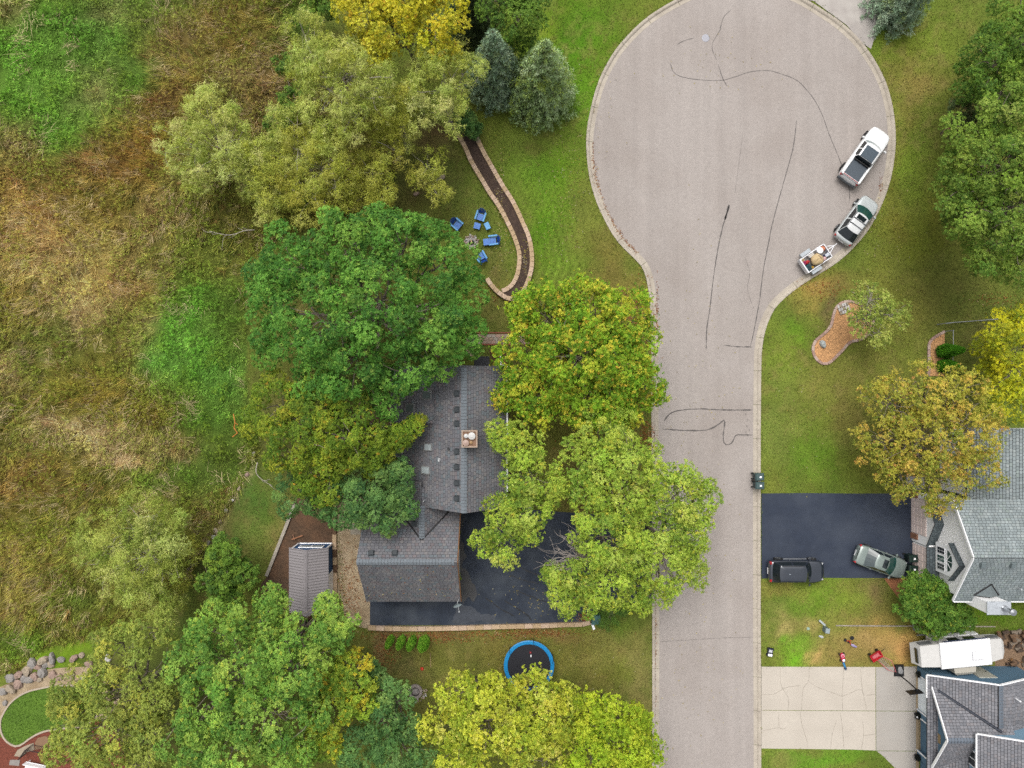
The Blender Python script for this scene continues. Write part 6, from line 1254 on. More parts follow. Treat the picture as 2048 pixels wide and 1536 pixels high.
for i, (x, y, rx, ry) in enumerate(((18, 1358, 11, 9), (35, 1351, 10, 7), (52, 1343, 11, 9), (63, 1329, 12, 8), (73, 1336, 10, 6), (84, 1322, 13, 8), (88, 1331, 8, 7), (102, 1319, 12, 6), (98, 1331, 8, 6), (119, 1321, 8, 6), (145, 1318, 10, 6), (160, 1313, 6, 6), (82, 1346, 11, 9), (66, 1355, 9, 8), (57, 1361, 10, 7), (45, 1360, 8, 7), (33, 1370, 10, 9), (19, 1380, 12, 8), (3, 1385, 9, 8), (115, 1357, 8, 7), (140, 1352, 8, 6), (162, 1360, 7, 7), (175, 1330, 8, 6), (76, 1361, 6, 5), (6, 1408, 6, 5), (103, 1352, 9, 8))):
    cn = 'grey' if i % 7 == 0 or i % 3 == 0 else 'pinkish' if i % 3 == 1 else 'tan'
    LB = '%s boulder, %s from the left in the %s row of the kidney lawn rock wall' % (cn, ORD[i] if i < 12 else ORD[i - 12], 'outer' if i < 12 else 'inner')
    boulder('boulder', LB, x, y, rx, ry, 200 + i, stone[i % 3] if i % 7 else stone[0], G_B, rz=i * .7)
boulder('boulder', 'pale stone at the right end of the rock wall', 213, 1318, 6, 8, 301, stone[3], rz=.3); boulder('boulder', 'smooth grey-white stone on the orange stone bed', 1647, 688, 5, 9, 302, mat('stone_pale_grey', (196, 202, 200), .9, var=.18, scale=5, bump=.4), rz=.35, h=.7)
for i, (x, y, rx, ry) in enumerate(((798, 315, 7, 4), (790, 322, 5, 4), (884, 353, 7, 5), (876, 358, 5, 4), (832, 386, 6, 4))): boulder('stone', ['pale stone lying below the olive willows, rightmost of a pair', 'small stone lying below the olive willows, leftmost of a pair', 'larger stone beside the feathery willow sapling', 'smaller stone beside the feathery willow sapling', 'lone stone between the olive willow and the sapling'][i], x, y, rx, ry, 310 + i, stone[i % 3], 'stones along the willow edge', rz=.6, cat='stone')
for i, (x, y, rx, ry) in enumerate(((505, 908, 5, 3), (492, 950, 5, 4), (476, 978, 6, 3), (464, 1000, 5, 3), (450, 1022, 5, 4), (438, 1045, 4, 3), (428, 1062, 5, 7), (424, 1075, 5, 4), (413, 1088, 7, 4), (404, 1093, 5, 3))): boulder('stone', ORD[i] + ' edging stone from the north along the marsh side of the west lawn', x, y, rx, ry, 330 + i, stone[i % 4], 'edging stones of the west lawn', rz=1.0, cat='stone')
# kidney lawn
kid = [(2, 1440), (10, 1422), (22, 1405), (38, 1392), (58, 1382), (83, 1376), (113, 1371), (150, 1372), (185, 1390), (200, 1420), (170, 1450), (130, 1456), (95, 1461), (75, 1468), (58, 1478), (45, 1488), (32, 1492), (17, 1485), (7, 1473), (2, 1458)]
sheet('pebble_bed', [(-20, 1470), (-20, 1390), (10, 1370), (40, 1358), (90, 1340), (140, 1335), (200, 1340), (240, 1400), (200, 1440), (100, 1400), (40, 1420), (10, 1460)], .010, gravel, smooth=.8)
sheet('mulch_bed', [(-40, 1465), (20, 1480), (100, 1462), (200, 1440), (240, 1480), (230, 1580), (-40, 1580)], .014, mat('red_mulch', (132, 70, 52), .98, var=.35, scale=7, bump=.8), smooth=.8)
kl = sheet('lawn', kid, .03, mat('lush_turf', (92, 126, 32), .95, var=.3, scale=7, bump=.6, bscale=40, col2=(110, 146, 40), var2=.7, scale2=.5), smooth=.4)
ke = spline([P(a, b)[:2] for a, b in kid], .4, True); nn = normals2(ke, True); mb = MB(); mb.loft([[(p[0] + n_[0] * o_, p[1] + n_[1] * o_, z) for o_, z in ((-.08, 0), (-.07, .09), (.07, .09), (.08, 0))] for p, n_ in zip(np.vstack([ke, ke[:1]]), np.vstack([nn, nn[:1]]))], False); e_ = mb.build('lawn_edging', mat('edging_concrete', (196, 180, 160), .9, var=.12), None); tag(e_, 'pale concrete edging around the kidney shaped lawn', 'edging')
flag = thing('flagstone_path', kind='structure', loc=tuple(P(60, 1495)))
for pts, m in (([(28, 1512), (35, 1500), (50, 1492), (67, 1486), (69, 1500), (55, 1504), (42, 1514)], stone[2]), ([(70, 1485), (75, 1476), (92, 1472), (100, 1480), (92, 1496), (70, 1500)], mat('stone_brown', (150, 118, 90), .9, var=.15)), ([(94, 1498), (102, 1484), (125, 1478), (128, 1500)], MATS['stone_brown']), ([(20, 1520), (40, 1520), (38, 1532), (18, 1530)], stone[0])):
    b = MB(); b.slab([P(x, y, .05) for x, y in pts], .06); b.build('flagstone', m, flag, world=True)
ir = thing('iron_railing', 'dark iron stair railing in the lower left corner', 'railing', tuple(P(60, 1515)))
br = mat('dark_iron', (48, 36, 36), .5)
for (a, b_) in (((50, 1500), (93, 1508)), ((36, 1520), (50, 1500))):
    A, B = P(*a, 1.0), P(*b_, 1.0); MB().tube([A, B], .035, 6).build('handrail', br, ir, world=True); MB().tube([A - [0, 0, .85], B - [0, 0, .85]], .02, 6).build('bottom_rail', br, ir, world=True)
    for t in np.linspace(0, 1, 13): q = A + (B - A) * t; MB().tube([q - [0, 0, 1.0 if t in (0, 1) else .85], q], .012, 5).build('baluster', br, ir, world=True)
bn = thing('garden_bench', 'white slatted bench by the iron railing in the lower left', 'bench', tuple(P(78, 1528)), R(-12))
for i in range(4): MB().box((0, -.22 + i * .15, .45), (1.7, .12, .04)).build('slat', WHITE, bn)
MB().box((0, .26, .75), (1.7, .05, .35)).build('backrest', WHITE, bn)
for x in (-.75, .75):
    for y in (-.2, .2): MB().box((x, y, .21), (.06, .06, .43)).build('leg', WHITE, bn)

# adirondack chairs, footstools, side table
bl = mat('blue_plastic', (8, 118, 212), .45, var=.06); bl2 = mat('light_blue_plastic', (76, 164, 226), .45, var=.06); bl3 = mat('deep_blue_plastic', (6, 72, 168), .45, var=.06)
def adirondack(label, px, py, ang, shade=False):
    t = thing('adirondack_chair', label, 'chair', tuple(P(px, py)), R(ang), 'blue garden chairs around the fire ring')
    for i in range(5): MB().box((.05 + i * .115, 0, .36 - i * -.012), (.10, .52, .03)).build('seat_slat', bl, t)
    for i in range(5):
        a = (i - 2) * .11; h = .62 - .05 * (i - 2) ** 2; b = MB(); obox(b, (-.10 - h * .22, a * 1.15, .36 + h * .42), [-.45, a * .35, .89], [0, 1, 0], [.89, 0, .45], (h, .105, .025)); b.build('back_slat', bl3, t)
    for s_ in (-1, 1):
        MB().bbox((.22, s_ * .36, .58), (.78, .14, .035), .012).build('armrest', bl2, t); MB().box((.52, s_ * .31, .28), (.06, .05, .57)).build('leg', bl, t); b = MB(); b.tube([(.5, s_ * .27, .38), (-.32, s_ * .27, .04)], .035, 5); b.build('rear_leg', bl, t)
    return t
adirondack('blue garden chair with its back to the block wall, north of the fire ring', 963, 430, -108)
adirondack('blue garden chair facing west with a footstool, east of the fire ring', 992, 482, 187)
adirondack('dark blue garden chair half under the oak, west of the fire ring', 911, 448, -40)
adirondack('blue garden chair under the oak leaves, south-east of the fire ring', 965, 520, 120)
def stool(label, px, py, ang):
    t = thing('footstool', label, 'footstool', tuple(P(px, py)), R(ang), 'blue footstools')
    for i in range(4): MB().box((-.19 + i * .127, 0, .37 - .02 * abs(i - 1.5)), (.12, .54, .03)).build('slat', bl, t)
    for x in (-.2, .2):
        for y in (-.22, .22): MB().box((x, y, .17), (.05, .05, .35)).build('leg', bl, t)
stool('blue footstool in front of the northern blue chair', 954.7, 453.5, -105); stool('blue footstool in front of the eastern blue chair', 973, 485.5, 187)
t = thing('side_table', 'small light blue side table between the two blue chairs', 'table', tuple(P(975, 454)), R(-65)); MB().bbox((0, 0, .43), (.6, .42, .04), .015).build('tabletop', bl2, t)
for x in (-.2, .2):
    for y in (-.13, .13): MB().box((x, y, .2), (.05, .05, .41)).build('leg', bl, t)
# fire ring
fr = thing('fire_ring', 'ash filled ring of field stones between the blue chairs', 'fire pit', tuple(P(942.5, 484)))
for i in range(26):
    a = i * 6.283 / 26; r_ = .52 + .08 * math.sin(i * 2.1); b = MB(); stone_mesh(b, (r_ * math.cos(a), r_ * math.sin(a), .05), (.1, .075, .07), 400 + i, a); b.build('stone', stone[i % 4], fr)
MB().lathe((0, 0, 0), [(.5, .02), (.3, .035), (.02, .03)], 20).build('ash', mat('ash', (170, 162, 158), .98, var=.2, scale=8), fr); MB().lathe((.02, -.05, .03), [(.26, .02), (.15, .035), (.02, .03)], 14, 1.0, .8).build('charcoal', mat('charcoal', (30, 28, 28), .98), fr)
b = MB(); b.tube([(-.02, .16, .1), (.06, -.16, .12)], .05, 8); b.build('burnt_log', M((206, 180, 140), .8), fr); b = MB(); b.tube([(-.2, -.05, .09), (.14, -.2, .1)], .045, 8); b.build('burnt_log', M((50, 44, 42), .9), fr)
# paver fire pit
fp = thing('fire_pit', 'round grey paver fire pit on the south lawn', 'fire pit', tuple(P(831, 1382)))
pv = mat('pit_paver', (168, 156, 150), .9, var=.12)
for i in range(14):
    a0, a1 = i * 6.283 / 14 + .02, (i + 1) * 6.283 / 14 - .02; b = MB(); pts = [(r_ * math.cos(a), r_ * math.sin(a), .18) for r_, a in ((.37, a0), (.6, a0), (.61, (a0 + a1) / 2), (.6, a1), (.37, a1), (.37, (a0 + a1) / 2))]; b.slab(pts, .18); b.build('paver_wedge', pv, fp)
MB().lathe((0, 0, .0), [(.355, .0), (.36, .22), (.34, .22), (.33, .05), (.02, .05)], 24).build('steel_ring', mat('rusty_steel', (66, 58, 58), .7), fp); MB().lathe((0, 0, .05), [(.33, .0), (.2, .04), (.02, .05)], 16).build('ash', MATS['ash'], fp)
rng_ = np.random.default_rng(9)
for i in range(22):
    a = rng_.uniform(-2.3, .35); r_ = rng_.uniform(.68, .98); b = MB(); stone_mesh(b, (0, 0, 0), (rng_.uniform(.06, .11), rng_.uniform(.05, .08), .05), 450 + i, a); q = P(831, 1382); o = b.build('stone', stone[[2, 3, 1, 2][i % 4]], None, loc=(q[0] + r_ * math.cos(a), q[1] + r_ * math.sin(a), .05)); tag(o, 'small pale stone scattered beside the paver fire pit', 'stone', 'stones beside the paver fire pit')
# trampoline
tp = thing('trampoline', 'round trampoline with bright blue rim, partly under leaves', 'trampoline', tuple(P(1058, 1331, .8)) [:2] + (0,))
MB().lathe((0, 0, .84), [(1.82, .0), (1.80, .035), (1.85, .06), (2.06, .06), (2.12, .03), (2.12, -.02)], 48, caps=False).build('rim_pad', mat('cyan_vinyl', (10, 150, 218), .45, var=.06, scale=3), tp, smooth=False)
MB().lathe((0, 0, .82), [(1.88, .0), (1.4, -.02), (.02, -.05)], 48, caps=False).build('mat', mat('black_mat', (34, 34, 42), .8, var=.1), tp)
for k in range(6):
    a = k * math.pi / 3 + .35; x, y = 2.02 * math.cos(a), 2.02 * math.sin(a); MB().tube([(x * 1.02, y * 1.02, 0), (x, y, .8)], .03, 8).build('leg', CHROME, tp); MB().tube([(x * 1.05, y * 1.05, .2), (x * 1.06, y * 1.06, 1.5), (x * 1.0, y * 1.0, 2.2)], .022, 6).build('net_pole', M((52, 60, 66), .5), tp)
q = P(1062, 1312, .85); o = lumpy(MB(), (0, 0, 0), (.05, .12, .05), 3).build('toy_bottle', WHITE, None, loc=(q[0], q[1], .84)); tag(o, 'small white bottle lying on the trampoline mat', 'bottle')
q = P(1061, 1305, .85); o = lumpy(MB(), (0, 0, 0), (.09, .08, .06), 4).build('toy_ball', M((176, 44, 50), .5), None, loc=(q[0], q[1], .85)); tag(o, 'small red toy on the trampoline mat', 'toy')
q = P(844, 1338, .1); o = lumpy(MB(), (0, 0, 0), (.14, .16, .1), 6, amp=.2).build('play_ball', M((214, 62, 34), .6), None, loc=(q[0], q[1], .1)); tag(o, 'crumpled orange-red ball on the south lawn', 'ball')
b = MB(); b.tube([P(860.5, 1306, 0), P(861, 1320, 1.0), P(861.5, 1334, 1.9)], .035, 6); tag(b.build('garden_stake', M((176, 150, 110), .8), None), 'thin leaning wooden stake right of the arborvitae row', 'stake')
# green cabinet by the drive
g = thing('utility_cabinet', 'dark green box at the lower right corner of the black driveway', 'cabinet', tuple(P(1190, 1234))); MB().bbox((0, 0, .38), (.68, .72, .76), .04).build('cabinet_body', M((46, 88, 86), .5), g); MB().bbox((0, 0, .80), (.76, .82, .09), .04).build('lid', M((66, 112, 110), .45), g)
b = MB(); obox(b, (0, 0, .06), unit(np.array([.35, -1, 0])), unit(np.array([1, .35, 0])), [0, 0, 1], (.55, .2, .12)); q = P(1186, 1252); tag(b.build('splash_block', WHITE, None, loc=(q[0], q[1], 0)), 'white splash block below the dark green box', 'block')
# wheelie bins
def bin_(label, x, y, rz, group, m, tagc):
    t = thing('wheelie_bin', label, 'bin', (x, y, 0), rz, group)
    b = MB(); b.loft([[(sx * .26, sy * .22, .06) for sx, sy in ((-1, -1), (1, -1), (1, 1), (-1, 1))], [(sx * .34, sy * .29, .98) for sx, sy in ((-1, -1), (1, -1), (1, 1), (-1, 1))]]); b.build('bin_body', m, t)
    b = MB(); b.loft([[(sx * .37, sy * .31, .98) for sx, sy in ((-1, -1), (1, -1), (1, 1), (-1, 1))], [(sx * .37, sy * .31, 1.03) for sx, sy in ((-1, -1), (1, -1), (1, 1), (-1, 1))], [(sx * .28, sy * .24, 1.11) for sx, sy in ((-1, -1), (1, -1), (1, 1), (-1, 1))]]); ld = b.build('lid', m, t); MB().box((.05, 0, 1.117), (.16, .14, .008)).build('label_sticker', WHITE, ld)
    MB().tube([(-.40, -.24, 1.0), (-.44, -.2, 1.0), (-.44, .2, 1.0), (-.40, .24, 1.0)], .022, 6).build('handle', BLACK, t)
    for s_ in (-1, 1): w_ = MB(); w_.wheel((-.30, s_ * .24, .13), [(.02, -.035), (.13, -.035), (.13, .035), (.02, .035)], R(90), 14); w_.build('wheel', TYRE, t)
gb = mat('green_bin', (70, 94, 94), .5); gd = mat('dark_green_bin', (24, 50, 42), .45)
bin_('grey-green bin at the kerb, farther from the dark driveway', 20.72, -7.78, R(3), 'bins at the kerb', gb, WHITE); bin_('grey-green bin at the kerb, right by the dark driveway', 20.74, -8.50, R(-2), 'bins at the kerb', gb, WHITE)
bin_('dark green bin by the pale garage, in front of the sedan bonnet', 33.60, -14.62, R(4), 'bins by the pale garage', gd, WHITE); bin_('dark green bin by the pale garage, beside the round tree', 33.60, -15.50, R(-6), 'bins by the pale garage', gd, WHITE)
# orange stone bed
bed1 = [(1686.6, 604), (1676.7, 609.5), (1669, 620.6), (1665.5, 634), (1662, 650), (1653, 662.7), (1641, 672.6), (1629.7, 682.5), (1625.4, 693.6), (1626, 706), (1632, 718), (1642, 726.4), (1652, 727.6), (1662, 723), (1674, 711), (1686.6, 698.5), (1699, 684), (1715, 681), (1730, 674), (1738, 664), (1746, 648), (1742, 628), (1724, 612), (1704, 603)]
ostone = mat('orange_stone', (216, 164, 112), .95, var=.35, scale=9, bump=1.0, bscale=14); asphalt_grain(ostone, .35, 14.0)
sheet('stone_bed', bed1, .03, ostone, smooth=.3)
pinkb = [mat('pink_edger', (196, 164, 150), .9, var=.12), mat('pink_edger_pale', (206, 180, 166), .9, var=.12), mat('pink_edger_dark', (178, 146, 132), .9, var=.12)]
block_wall('bed_edging', 'pinkish block edging around the orange stone bed', bed1, .46, .23, .12, closed=True, mats=pinkb, cat='edging')
bed2 = [(1889, 663), (1876, 670), (1863, 678.5), (1857.5, 687), (1857, 705.5), (1857.5, 729), (1856, 752)]
sheet('stone_bed', bed2 + [(1888, 752)], .03, ostone); block_wall('bed_edging', 'pinkish block edging of the bed with two cone shrubs', bed2, .46, .23, .12, mats=pinkb, cat='edging')
pp = thing('paver_stack', 'pale concrete pavers laid out under the birch', 'pavers', tuple(P(1687, 617)), R(20))
for r_ in range(3):
    for c_ in range(5): MB().bbox((-.4 + c_ * .2, -.3 + r_ * .3, .08), (.17, .26, .14), .02).build('paver', stone[3] if (r_ + c_) % 3 else stone[2], pp)
# mesh fence
fm = M((176, 180, 184), .4); fd = mat('black_mesh', (38, 40, 46), .6)
def fence(label, pts, h=1.2):
    q0 = P(*pts[0]); root = thing('mesh_fence', label, 'fence', tuple(q0)); Q = [P(a, b) for a, b in pts]
    for a, b_ in zip(Q[:-1], Q[1:]):
        L_ = np.linalg.norm(b_ - a); d = (b_ - a) / L_; MB().tube([a + [0, 0, h], b_ + [0, 0, h]], .028, 6).build('top_rail', fm, root, world=True); mb = MB()
        for t in np.arange(0, L_ - h * .5, .16):
            for s_ in (1, -1):
                z0, z1 = (0.05, h) if s_ == 1 else (h, 0.05); e = min(t + h * .6, L_); f_ = (e - t) / (h * .6); mb.tube([a + d * t + [0, 0, z0], a + d * e + [0, 0, z0 + (z1 - z0) * f_]], .007, 3, False)
        mb.build('wire_mesh', fd, root, world=True)['kind'] = 'stuff'
    for q in Q: MB().tube([q, q + [0, 0, h + .05]], .035, 8).build('post', fm, root, world=True)
fence('grey wire mesh fence running to the right edge above the cone shrubs', [(1874, 649), (1894, 647), (1960, 642), (2060, 634)]); fence('short wire mesh fence panel behind the cone shrubs', [(1889, 663), (1889, 700), (1888, 735)])
# pedestals, markers and toys on the right lawn
g = thing('utility_pedestal', 'grey utility pedestal with a pale marker strip on the right lawn', 'pedestal', tuple(P(1648.5, 1257)), R(-8)); MB().bbox((0, 0, .3), (.34, .4, .6), .03).build('pedestal_body', M((120, 138, 140), .5), g); MB().bbox((0.02, 0, .62), (.36, .42, .06), .02).build('cap', M((164, 178, 180), .5), g)
b = MB(); obox(b, (-.32, .5, .18), unit(np.array([-.82, .55, .15])), unit(np.array([.55, .82, 0])), unit(np.cross(unit(np.array([-.82, .55, .15])), unit(np.array([.55, .82, 0])))), (.75, .16, .04)); b.build('marker_strip', M((196, 206, 206), .6), g)
q = P(1642, 1273); o = lumpy(MB(), (0, 0, .05), (.2, .11, .05), 12).build('valve_cover', M((206, 210, 210), .6), None, loc=(q[0], q[1], 0), rz=-.4); tag(o, 'small pale oval cover on the grass below the pedestal', 'cover')
q = P(1616, 1257); o = MB().lathe((0, 0, 0), [(.13, 0), (.13, .06), (.09, .08), (.02, .08)], 14).build('valve_cover', M((168, 196, 178), .6), None, loc=(q[0], q[1], 0)); tag(o, 'small round pale green cover left of the pedestal', 'cover')
t = thing('tricycle', 'tipped over red tricycle with a purple and white seat', 'tricycle', tuple(P(1698, 1284)), R(-25))
for x, y, r_ in ((-.38, .02, .13), (.06, .42, .17), (-.05, .0, .12)): MB().lathe((x, y, .02), [(r_ * .55, 0), (r_, .01), (r_, .07), (r_ * .55, .08)], 16).build('tyre', TYRE, t); MB().lathe((x, y, .03), [(.02, 0), (r_ * .5, .0), (r_ * .5, .05), (.02, .05)], 12).build('hub', WHITE, t)
MB().tube([(-.3, .02, .1), (-.1, .1, .16), (.1, .3, .14), (-.1, .1, .16), (.15, -.1, .16)], .035, 6).build('frame', M((206, 58, 36), .4), t); lumpy(MB(), (.42, -.1, .12), (.3, .12, .08), 7).build('seat', M((176, 164, 206), .6), t, smooth=True)
t = thing('ride_on_toy', 'pink and white ride-on toy at the edge of the concrete drive', 'toy', tuple(P(1683, 1313)), R(-80))
lumpy(MB(), (0, 0, .2), (.42, .2, .16), 21).build('toy_body', M((214, 52, 84), .5), t, smooth=True); MB().lathe((-.18, 0, .3), [(.16, 0), (.17, .05), (.12, .08), (.1, .03), (.02, .03)], 16).build('seat', M((240, 168, 184), .5), t); MB().lathe((.2, 0, .3), [(.1, 0), (.11, .06), (.03, .1)], 12).build('steering_wheel', WHITE, t)
for x in (-.28, .28):
    for s_ in (-1, 1): w_ = MB(); w_.wheel((x, s_ * .2, .09), [(.02, -.04), (.09, -.04), (.09, .04), (.02, .04)], R(90), 12); w_.build('wheel', BLACK, t)
t = thing('water_blaster', 'blue plastic toy lying behind the pink ride-on toy', 'toy', tuple(P(1688, 1330)), R(-72)); lumpy(MB(), (0, 0, .07), (.42, .09, .07), 23).build('toy_body', M((62, 146, 200), .5), t, smooth=True); MB().box((.25, 0, .1), (.2, .2, .06)).build('grip', M((40, 60, 90), .5), t)
t = thing('wagon', 'red pull wagon on the bare dirt near the camper', 'wagon', tuple(P(1748, 1309)), R(32)); rw = M((206, 30, 44), .4)
b = MB(); b.loft([[(sx * .42, sy * .24, .2) for sx, sy in ((-1, -1), (1, -1), (1, 1), (-1, 1))], [(sx * .5, sy * .3, .45) for sx, sy in ((-1, -1), (1, -1), (1, 1), (-1, 1))], [(sx * .45, sy * .26, .45) for sx, sy in ((-1, -1), (1, -1), (1, 1), (-1, 1))], [(sx * .38, sy * .2, .24) for sx, sy in ((-1, -1), (1, -1), (1, 1), (-1, 1))]]); b.build('tub', rw, t); MB().box((0, 0, .3), (.6, .26, .03)).build('tub_liner', M((214, 110, 116), .6), t)
for x in (-.36, .36):
    for s_ in (-1, 1): w_ = MB(); w_.wheel((x, s_ * .32, .13), [(.03, -.04), (.13, -.04), (.13, .04), (.03, .04)], R(90), 14); w_.build('wheel', BLACK, t)
MB().tube([(.45, .05, .25), (.75, .1, .3), (1.05, .16, .34)], .022, 6).build('handle', BLACK, t)
t = thing('play_net', 'pink framed play net lying between the wagon and the basketball hoop', 'net', tuple(P(1772, 1326))); NQ = [P(1751, 1317, .25), P(1758, 1310, .3), P(1783, 1321, .5), P(1792, 1344, .2), P(1776, 1340, .2)]
MB().tube(NQ + [NQ[0]], .025, 6).build('net_frame', M((232, 120, 124), .5), t, world=True); mb = MB(); 
for i in range(9):
    a = NQ[0] + (NQ[1] - NQ[0]) * i / 8; b_ = NQ[4] + (NQ[3] - NQ[4]) * i / 8; c_ = NQ[1] + (NQ[2] - NQ[1]) * i / 8; d_ = NQ[0] + (NQ[4] - NQ[0]) * i / 8; mb.tube([a, b_], .008, 3, False); mb.tube([c_, d_], .008, 3, False)
mb.build('netting', M((206, 190, 180), .7), t, world=True)['kind'] = 'stuff'
t = thing('basketball_hoop', 'portable basketball hoop with black backboard on the concrete drive', 'basketball hoop', (32.9, -24.35, .018))
b = MB(); b.loft([[(-.42, -.5, 0), (.42, -.5, 0), (.38, .52, 0), (-.38, .52, 0)], [(-.38, -.46, .16), (.38, -.46, .16), (.34, .48, .18), (-.34, .48, .18)]]); b.build('base', BLACK, t); lumpy(MB(), (.03, .06, .22), (.24, .34, .12), 31, amp=.15).build('sandbag', M((150, 150, 150), .8), t, smooth=True)
MB().tube([(0, -.36, .15), (-.05, -.36, 1.6), (-.1, -.42, 2.9)], .055, 8).build('pole', BLACK, t); b = MB(); obox(b, (-.35, -.55, 3.0), unit(np.array([1, .12, 0])), [0, 0, 1], unit(np.array([.12, -1, 0])), (1.12, .74, .05)); bb = b.build('backboard', mat('smoked_board', (30, 32, 38), .3), t)
rg = MB(); rg.tube([(-.38 + .23 * math.cos(a), -.83 + .23 * math.sin(a), 2.72) for a in np.linspace(0, 6.283, 20)], .012, 5, False); rg.build('rim', M((70, 40, 36), .5), t)
t = thing('toy_car', 'small black and white toy car on the grass by the street', 'toy', tuple(P(1539, 1303)), R(80)); MB().bbox((0, 0, .16), (.72, .46, .2), .06).build('toy_body', M((36, 42, 58), .4), t); MB().bbox((-.22, 0, .28), (.2, .36, .1), .04).build('windscreen', WHITE, t); MB().bbox((.12, .02, .28), (.24, .3, .08), .03).build('seat', M((214, 216, 222), .5), t)
for x in (-.24, .24):
    for s_ in (-1, 1): w_ = MB(); w_.wheel((x, s_ * .24, .1), [(.02, -.04), (.1, -.04), (.1, .04), (.02, .04)], R(90), 12); w_.build('wheel', BLACK, t)
# firewood heap
lg = [mat('log_bark', (118, 92, 70), .95, var=.25), mat('log_grey', (140, 126, 110), .95, var=.2), mat('log_dark', (88, 72, 60), .95, var=.25)]; le = mat('log_end', (184, 136, 88), .9, var=.15)
rng_ = np.random.default_rng(14)
for i in range(34):
    x, y = rng_.uniform(1994, 2062), rng_.uniform(1262, 1302) ; 
    if i > 26: x, y = rng_.uniform(2006, 2060), rng_.uniform(1318, 1330)
    L_ = rng_.uniform(.35, .55); r_ = rng_.uniform(.11, .19); q = P(x, y, .2); o = thing('firewood_log', 'split firewood log in the heap behind the white camper', 'log', (q[0], q[1], 0), rng_.uniform(0, 3.14), 'firewood heap behind the camper'); z = r_ + (.28 if i % 3 == 0 else 0)
    MB().tube([(-L_ / 2, 0, z), (L_ / 2, 0, z + rng_.uniform(-.04, .06))], r_, 7).build('bark', lg[i % 3], o); MB().wheel((L_ / 2 + .004, 0, z), [(.01, 0), (r_ * .9, 0), (r_ * .9, .012), (.01, .012)], 0, 8).build('cut_face', le, o)
sheet('gravel_strip', [(1985, 1272), (2075, 1258), (2075, 1350), (2030, 1336), (1990, 1332)], .012, mat('brown_gravel', (150, 122, 96), .95, var=.35, scale=10, bump=.8))
# orange barrier scrap in the marsh edge
b = MB(); b.tube([P(467, 828, .5), P(470, 845, .6), P(468, 856, .5), P(475, 866, .6), P(465, 874, .4)], .04, 6); b.tube([P(470, 845, .6), P(476, 850, .5)], .03, 5); tag(b.build('barrier_tape', M((232, 140, 62), .7), None), 'crumpled orange plastic strip at the marsh edge west of the olive oak', 'tape')
q = P(586, 1095); sg = thing('garden_cart', 'small wooden frame leaning on the north wall of the blue shed', 'frame', (-18.2, -13.0, 0), R(20)); MB().box((0, 0, .25), (1.0, .09, .05)).build('rail', M((176, 120, 84), .8), sg); MB().box((-.3, .1, .2), (.08, .5, .05)).build('rail', M((150, 110, 84), .8), sg); MB().tube([(-.4, .2, 0), (-.4, .2, .4)], .03, 6).build('post', BLACK, sg)
# ------------------------------------------------------------------ marsh grass, lawn blades, fallen leaves (nobody could count them)
BLADE = mat_attr('blade', .7, .12, transl=.2)
def blades(name, label, cat, px, py, col, length, width, lean, dirs, rng, base_z=0.0):
    n = len(px); b = np.stack([(px - 1024) / S, (768 - py) / S, np.full(n, base_z)], 1); up = np.sqrt(np.maximum(0, 1 - lean ** 2))
    d = np.stack([np.cos(dirs) * lean, np.sin(dirs) * lean, up], 1); tip = b + d * length[:, None]; a = rng.random(n) * 6.28
    # turn the blade's flat side towards the sky
    s = np.cross(d, np.array([0, 0, 1.0])) + np.stack([np.cos(a), np.sin(a), np.zeros(n)], 1) * .35; s = unit(s) * (width / 2)[:, None]
    q = np.stack([b - s, tip, b + s], 1).reshape(-1, 3); c = np.repeat(np.clip(col, .003, .6), 3, 0)
    o = np_mesh(name, q, 3, BLADE, None, False, c); return tag(o, label, cat, kind='stuff')
rg = np.random.default_rng(77)
paved = [[(a[0] * S + 1024, 768 - a[1] * S) for a in (road_line + nrm * KERBW)], [(740, 1190), (740, 1251), (1160, 1247), (1195, 1212), (1304, 1205), (1304, 1030), (920, 1010), (925, 1190)], [(1523, 986), (1832, 986), (1832, 1157), (1523, 1157)], [(1523, 1333), (1832, 1333), (1832, 1570), (1822, 1570), (1790, 1536), (1753, 1500), (1523, 1498)],
         bed1, [(1889, 663), (1863, 678), (1857, 687), (1856, 752), (1890, 752)], [(672, 980), (722, 980), (745, 1255), (700, 1245)], [(590, 1000), (668, 990), (670, 1235), (520, 1180)], bedp, [(930, 662), (1130, 662), (1130, 694), (930, 694)], [(1590, -40), (1768, -40), (1742, 98), (1690, 50)], [(1768, 1157), (1835, 1157), (1850, 1200), (1800, 1200)], [(-40, 1395), (90, 1340), (240, 1345), (240, 1580), (-40, 1580)], [(1985, 1270), (2075, 1258), (2075, 1350), (1990, 1332)]]
# meadow: tufts whose blades fan out, over a loose ground layer
NT = 17000; tx = rg.uniform(-70, 840, NT); ty = rg.uniform(-70, 1430, NT); k = inpoly(tx, ty, meadow_poly); tx, ty = tx[k], ty[k]; nt = len(tx)
tcol, _ = ground_cols(tx, ty); tg = tcol[:, 1] > tcol[:, 0] * 1.15
ttall = vnoise(tx, ty, 70, 52, 3); tflow = vnoise(tx, ty, 150, 61, 2) * 8.0
a_ = rg.random(nt); pick = lambda lo, hi: ((a_ >= lo) & (a_ < hi) & ~tg)[:, None]
tcol = np.where(pick(0, .13), tcol * .4 + lin((216, 192, 148)) * .6, tcol); tcol = np.where(pick(.13, .21), tcol * .35 + lin((150, 100, 72)) * .65, tcol)
tcol = np.where(pick(.21, .29), tcol * .5 + lin((190, 176, 84)) * .5, tcol); tcol = np.where(pick(.29, .40), tcol * .45 + lin((104, 134, 54)) * .55, tcol)
tcol = tcol * (.55 + 1.1 * rg.random((nt, 1)) ** 1.1) * (.75 + .6 * vnoise(tx, ty, 20, 55, 2))[:, None]
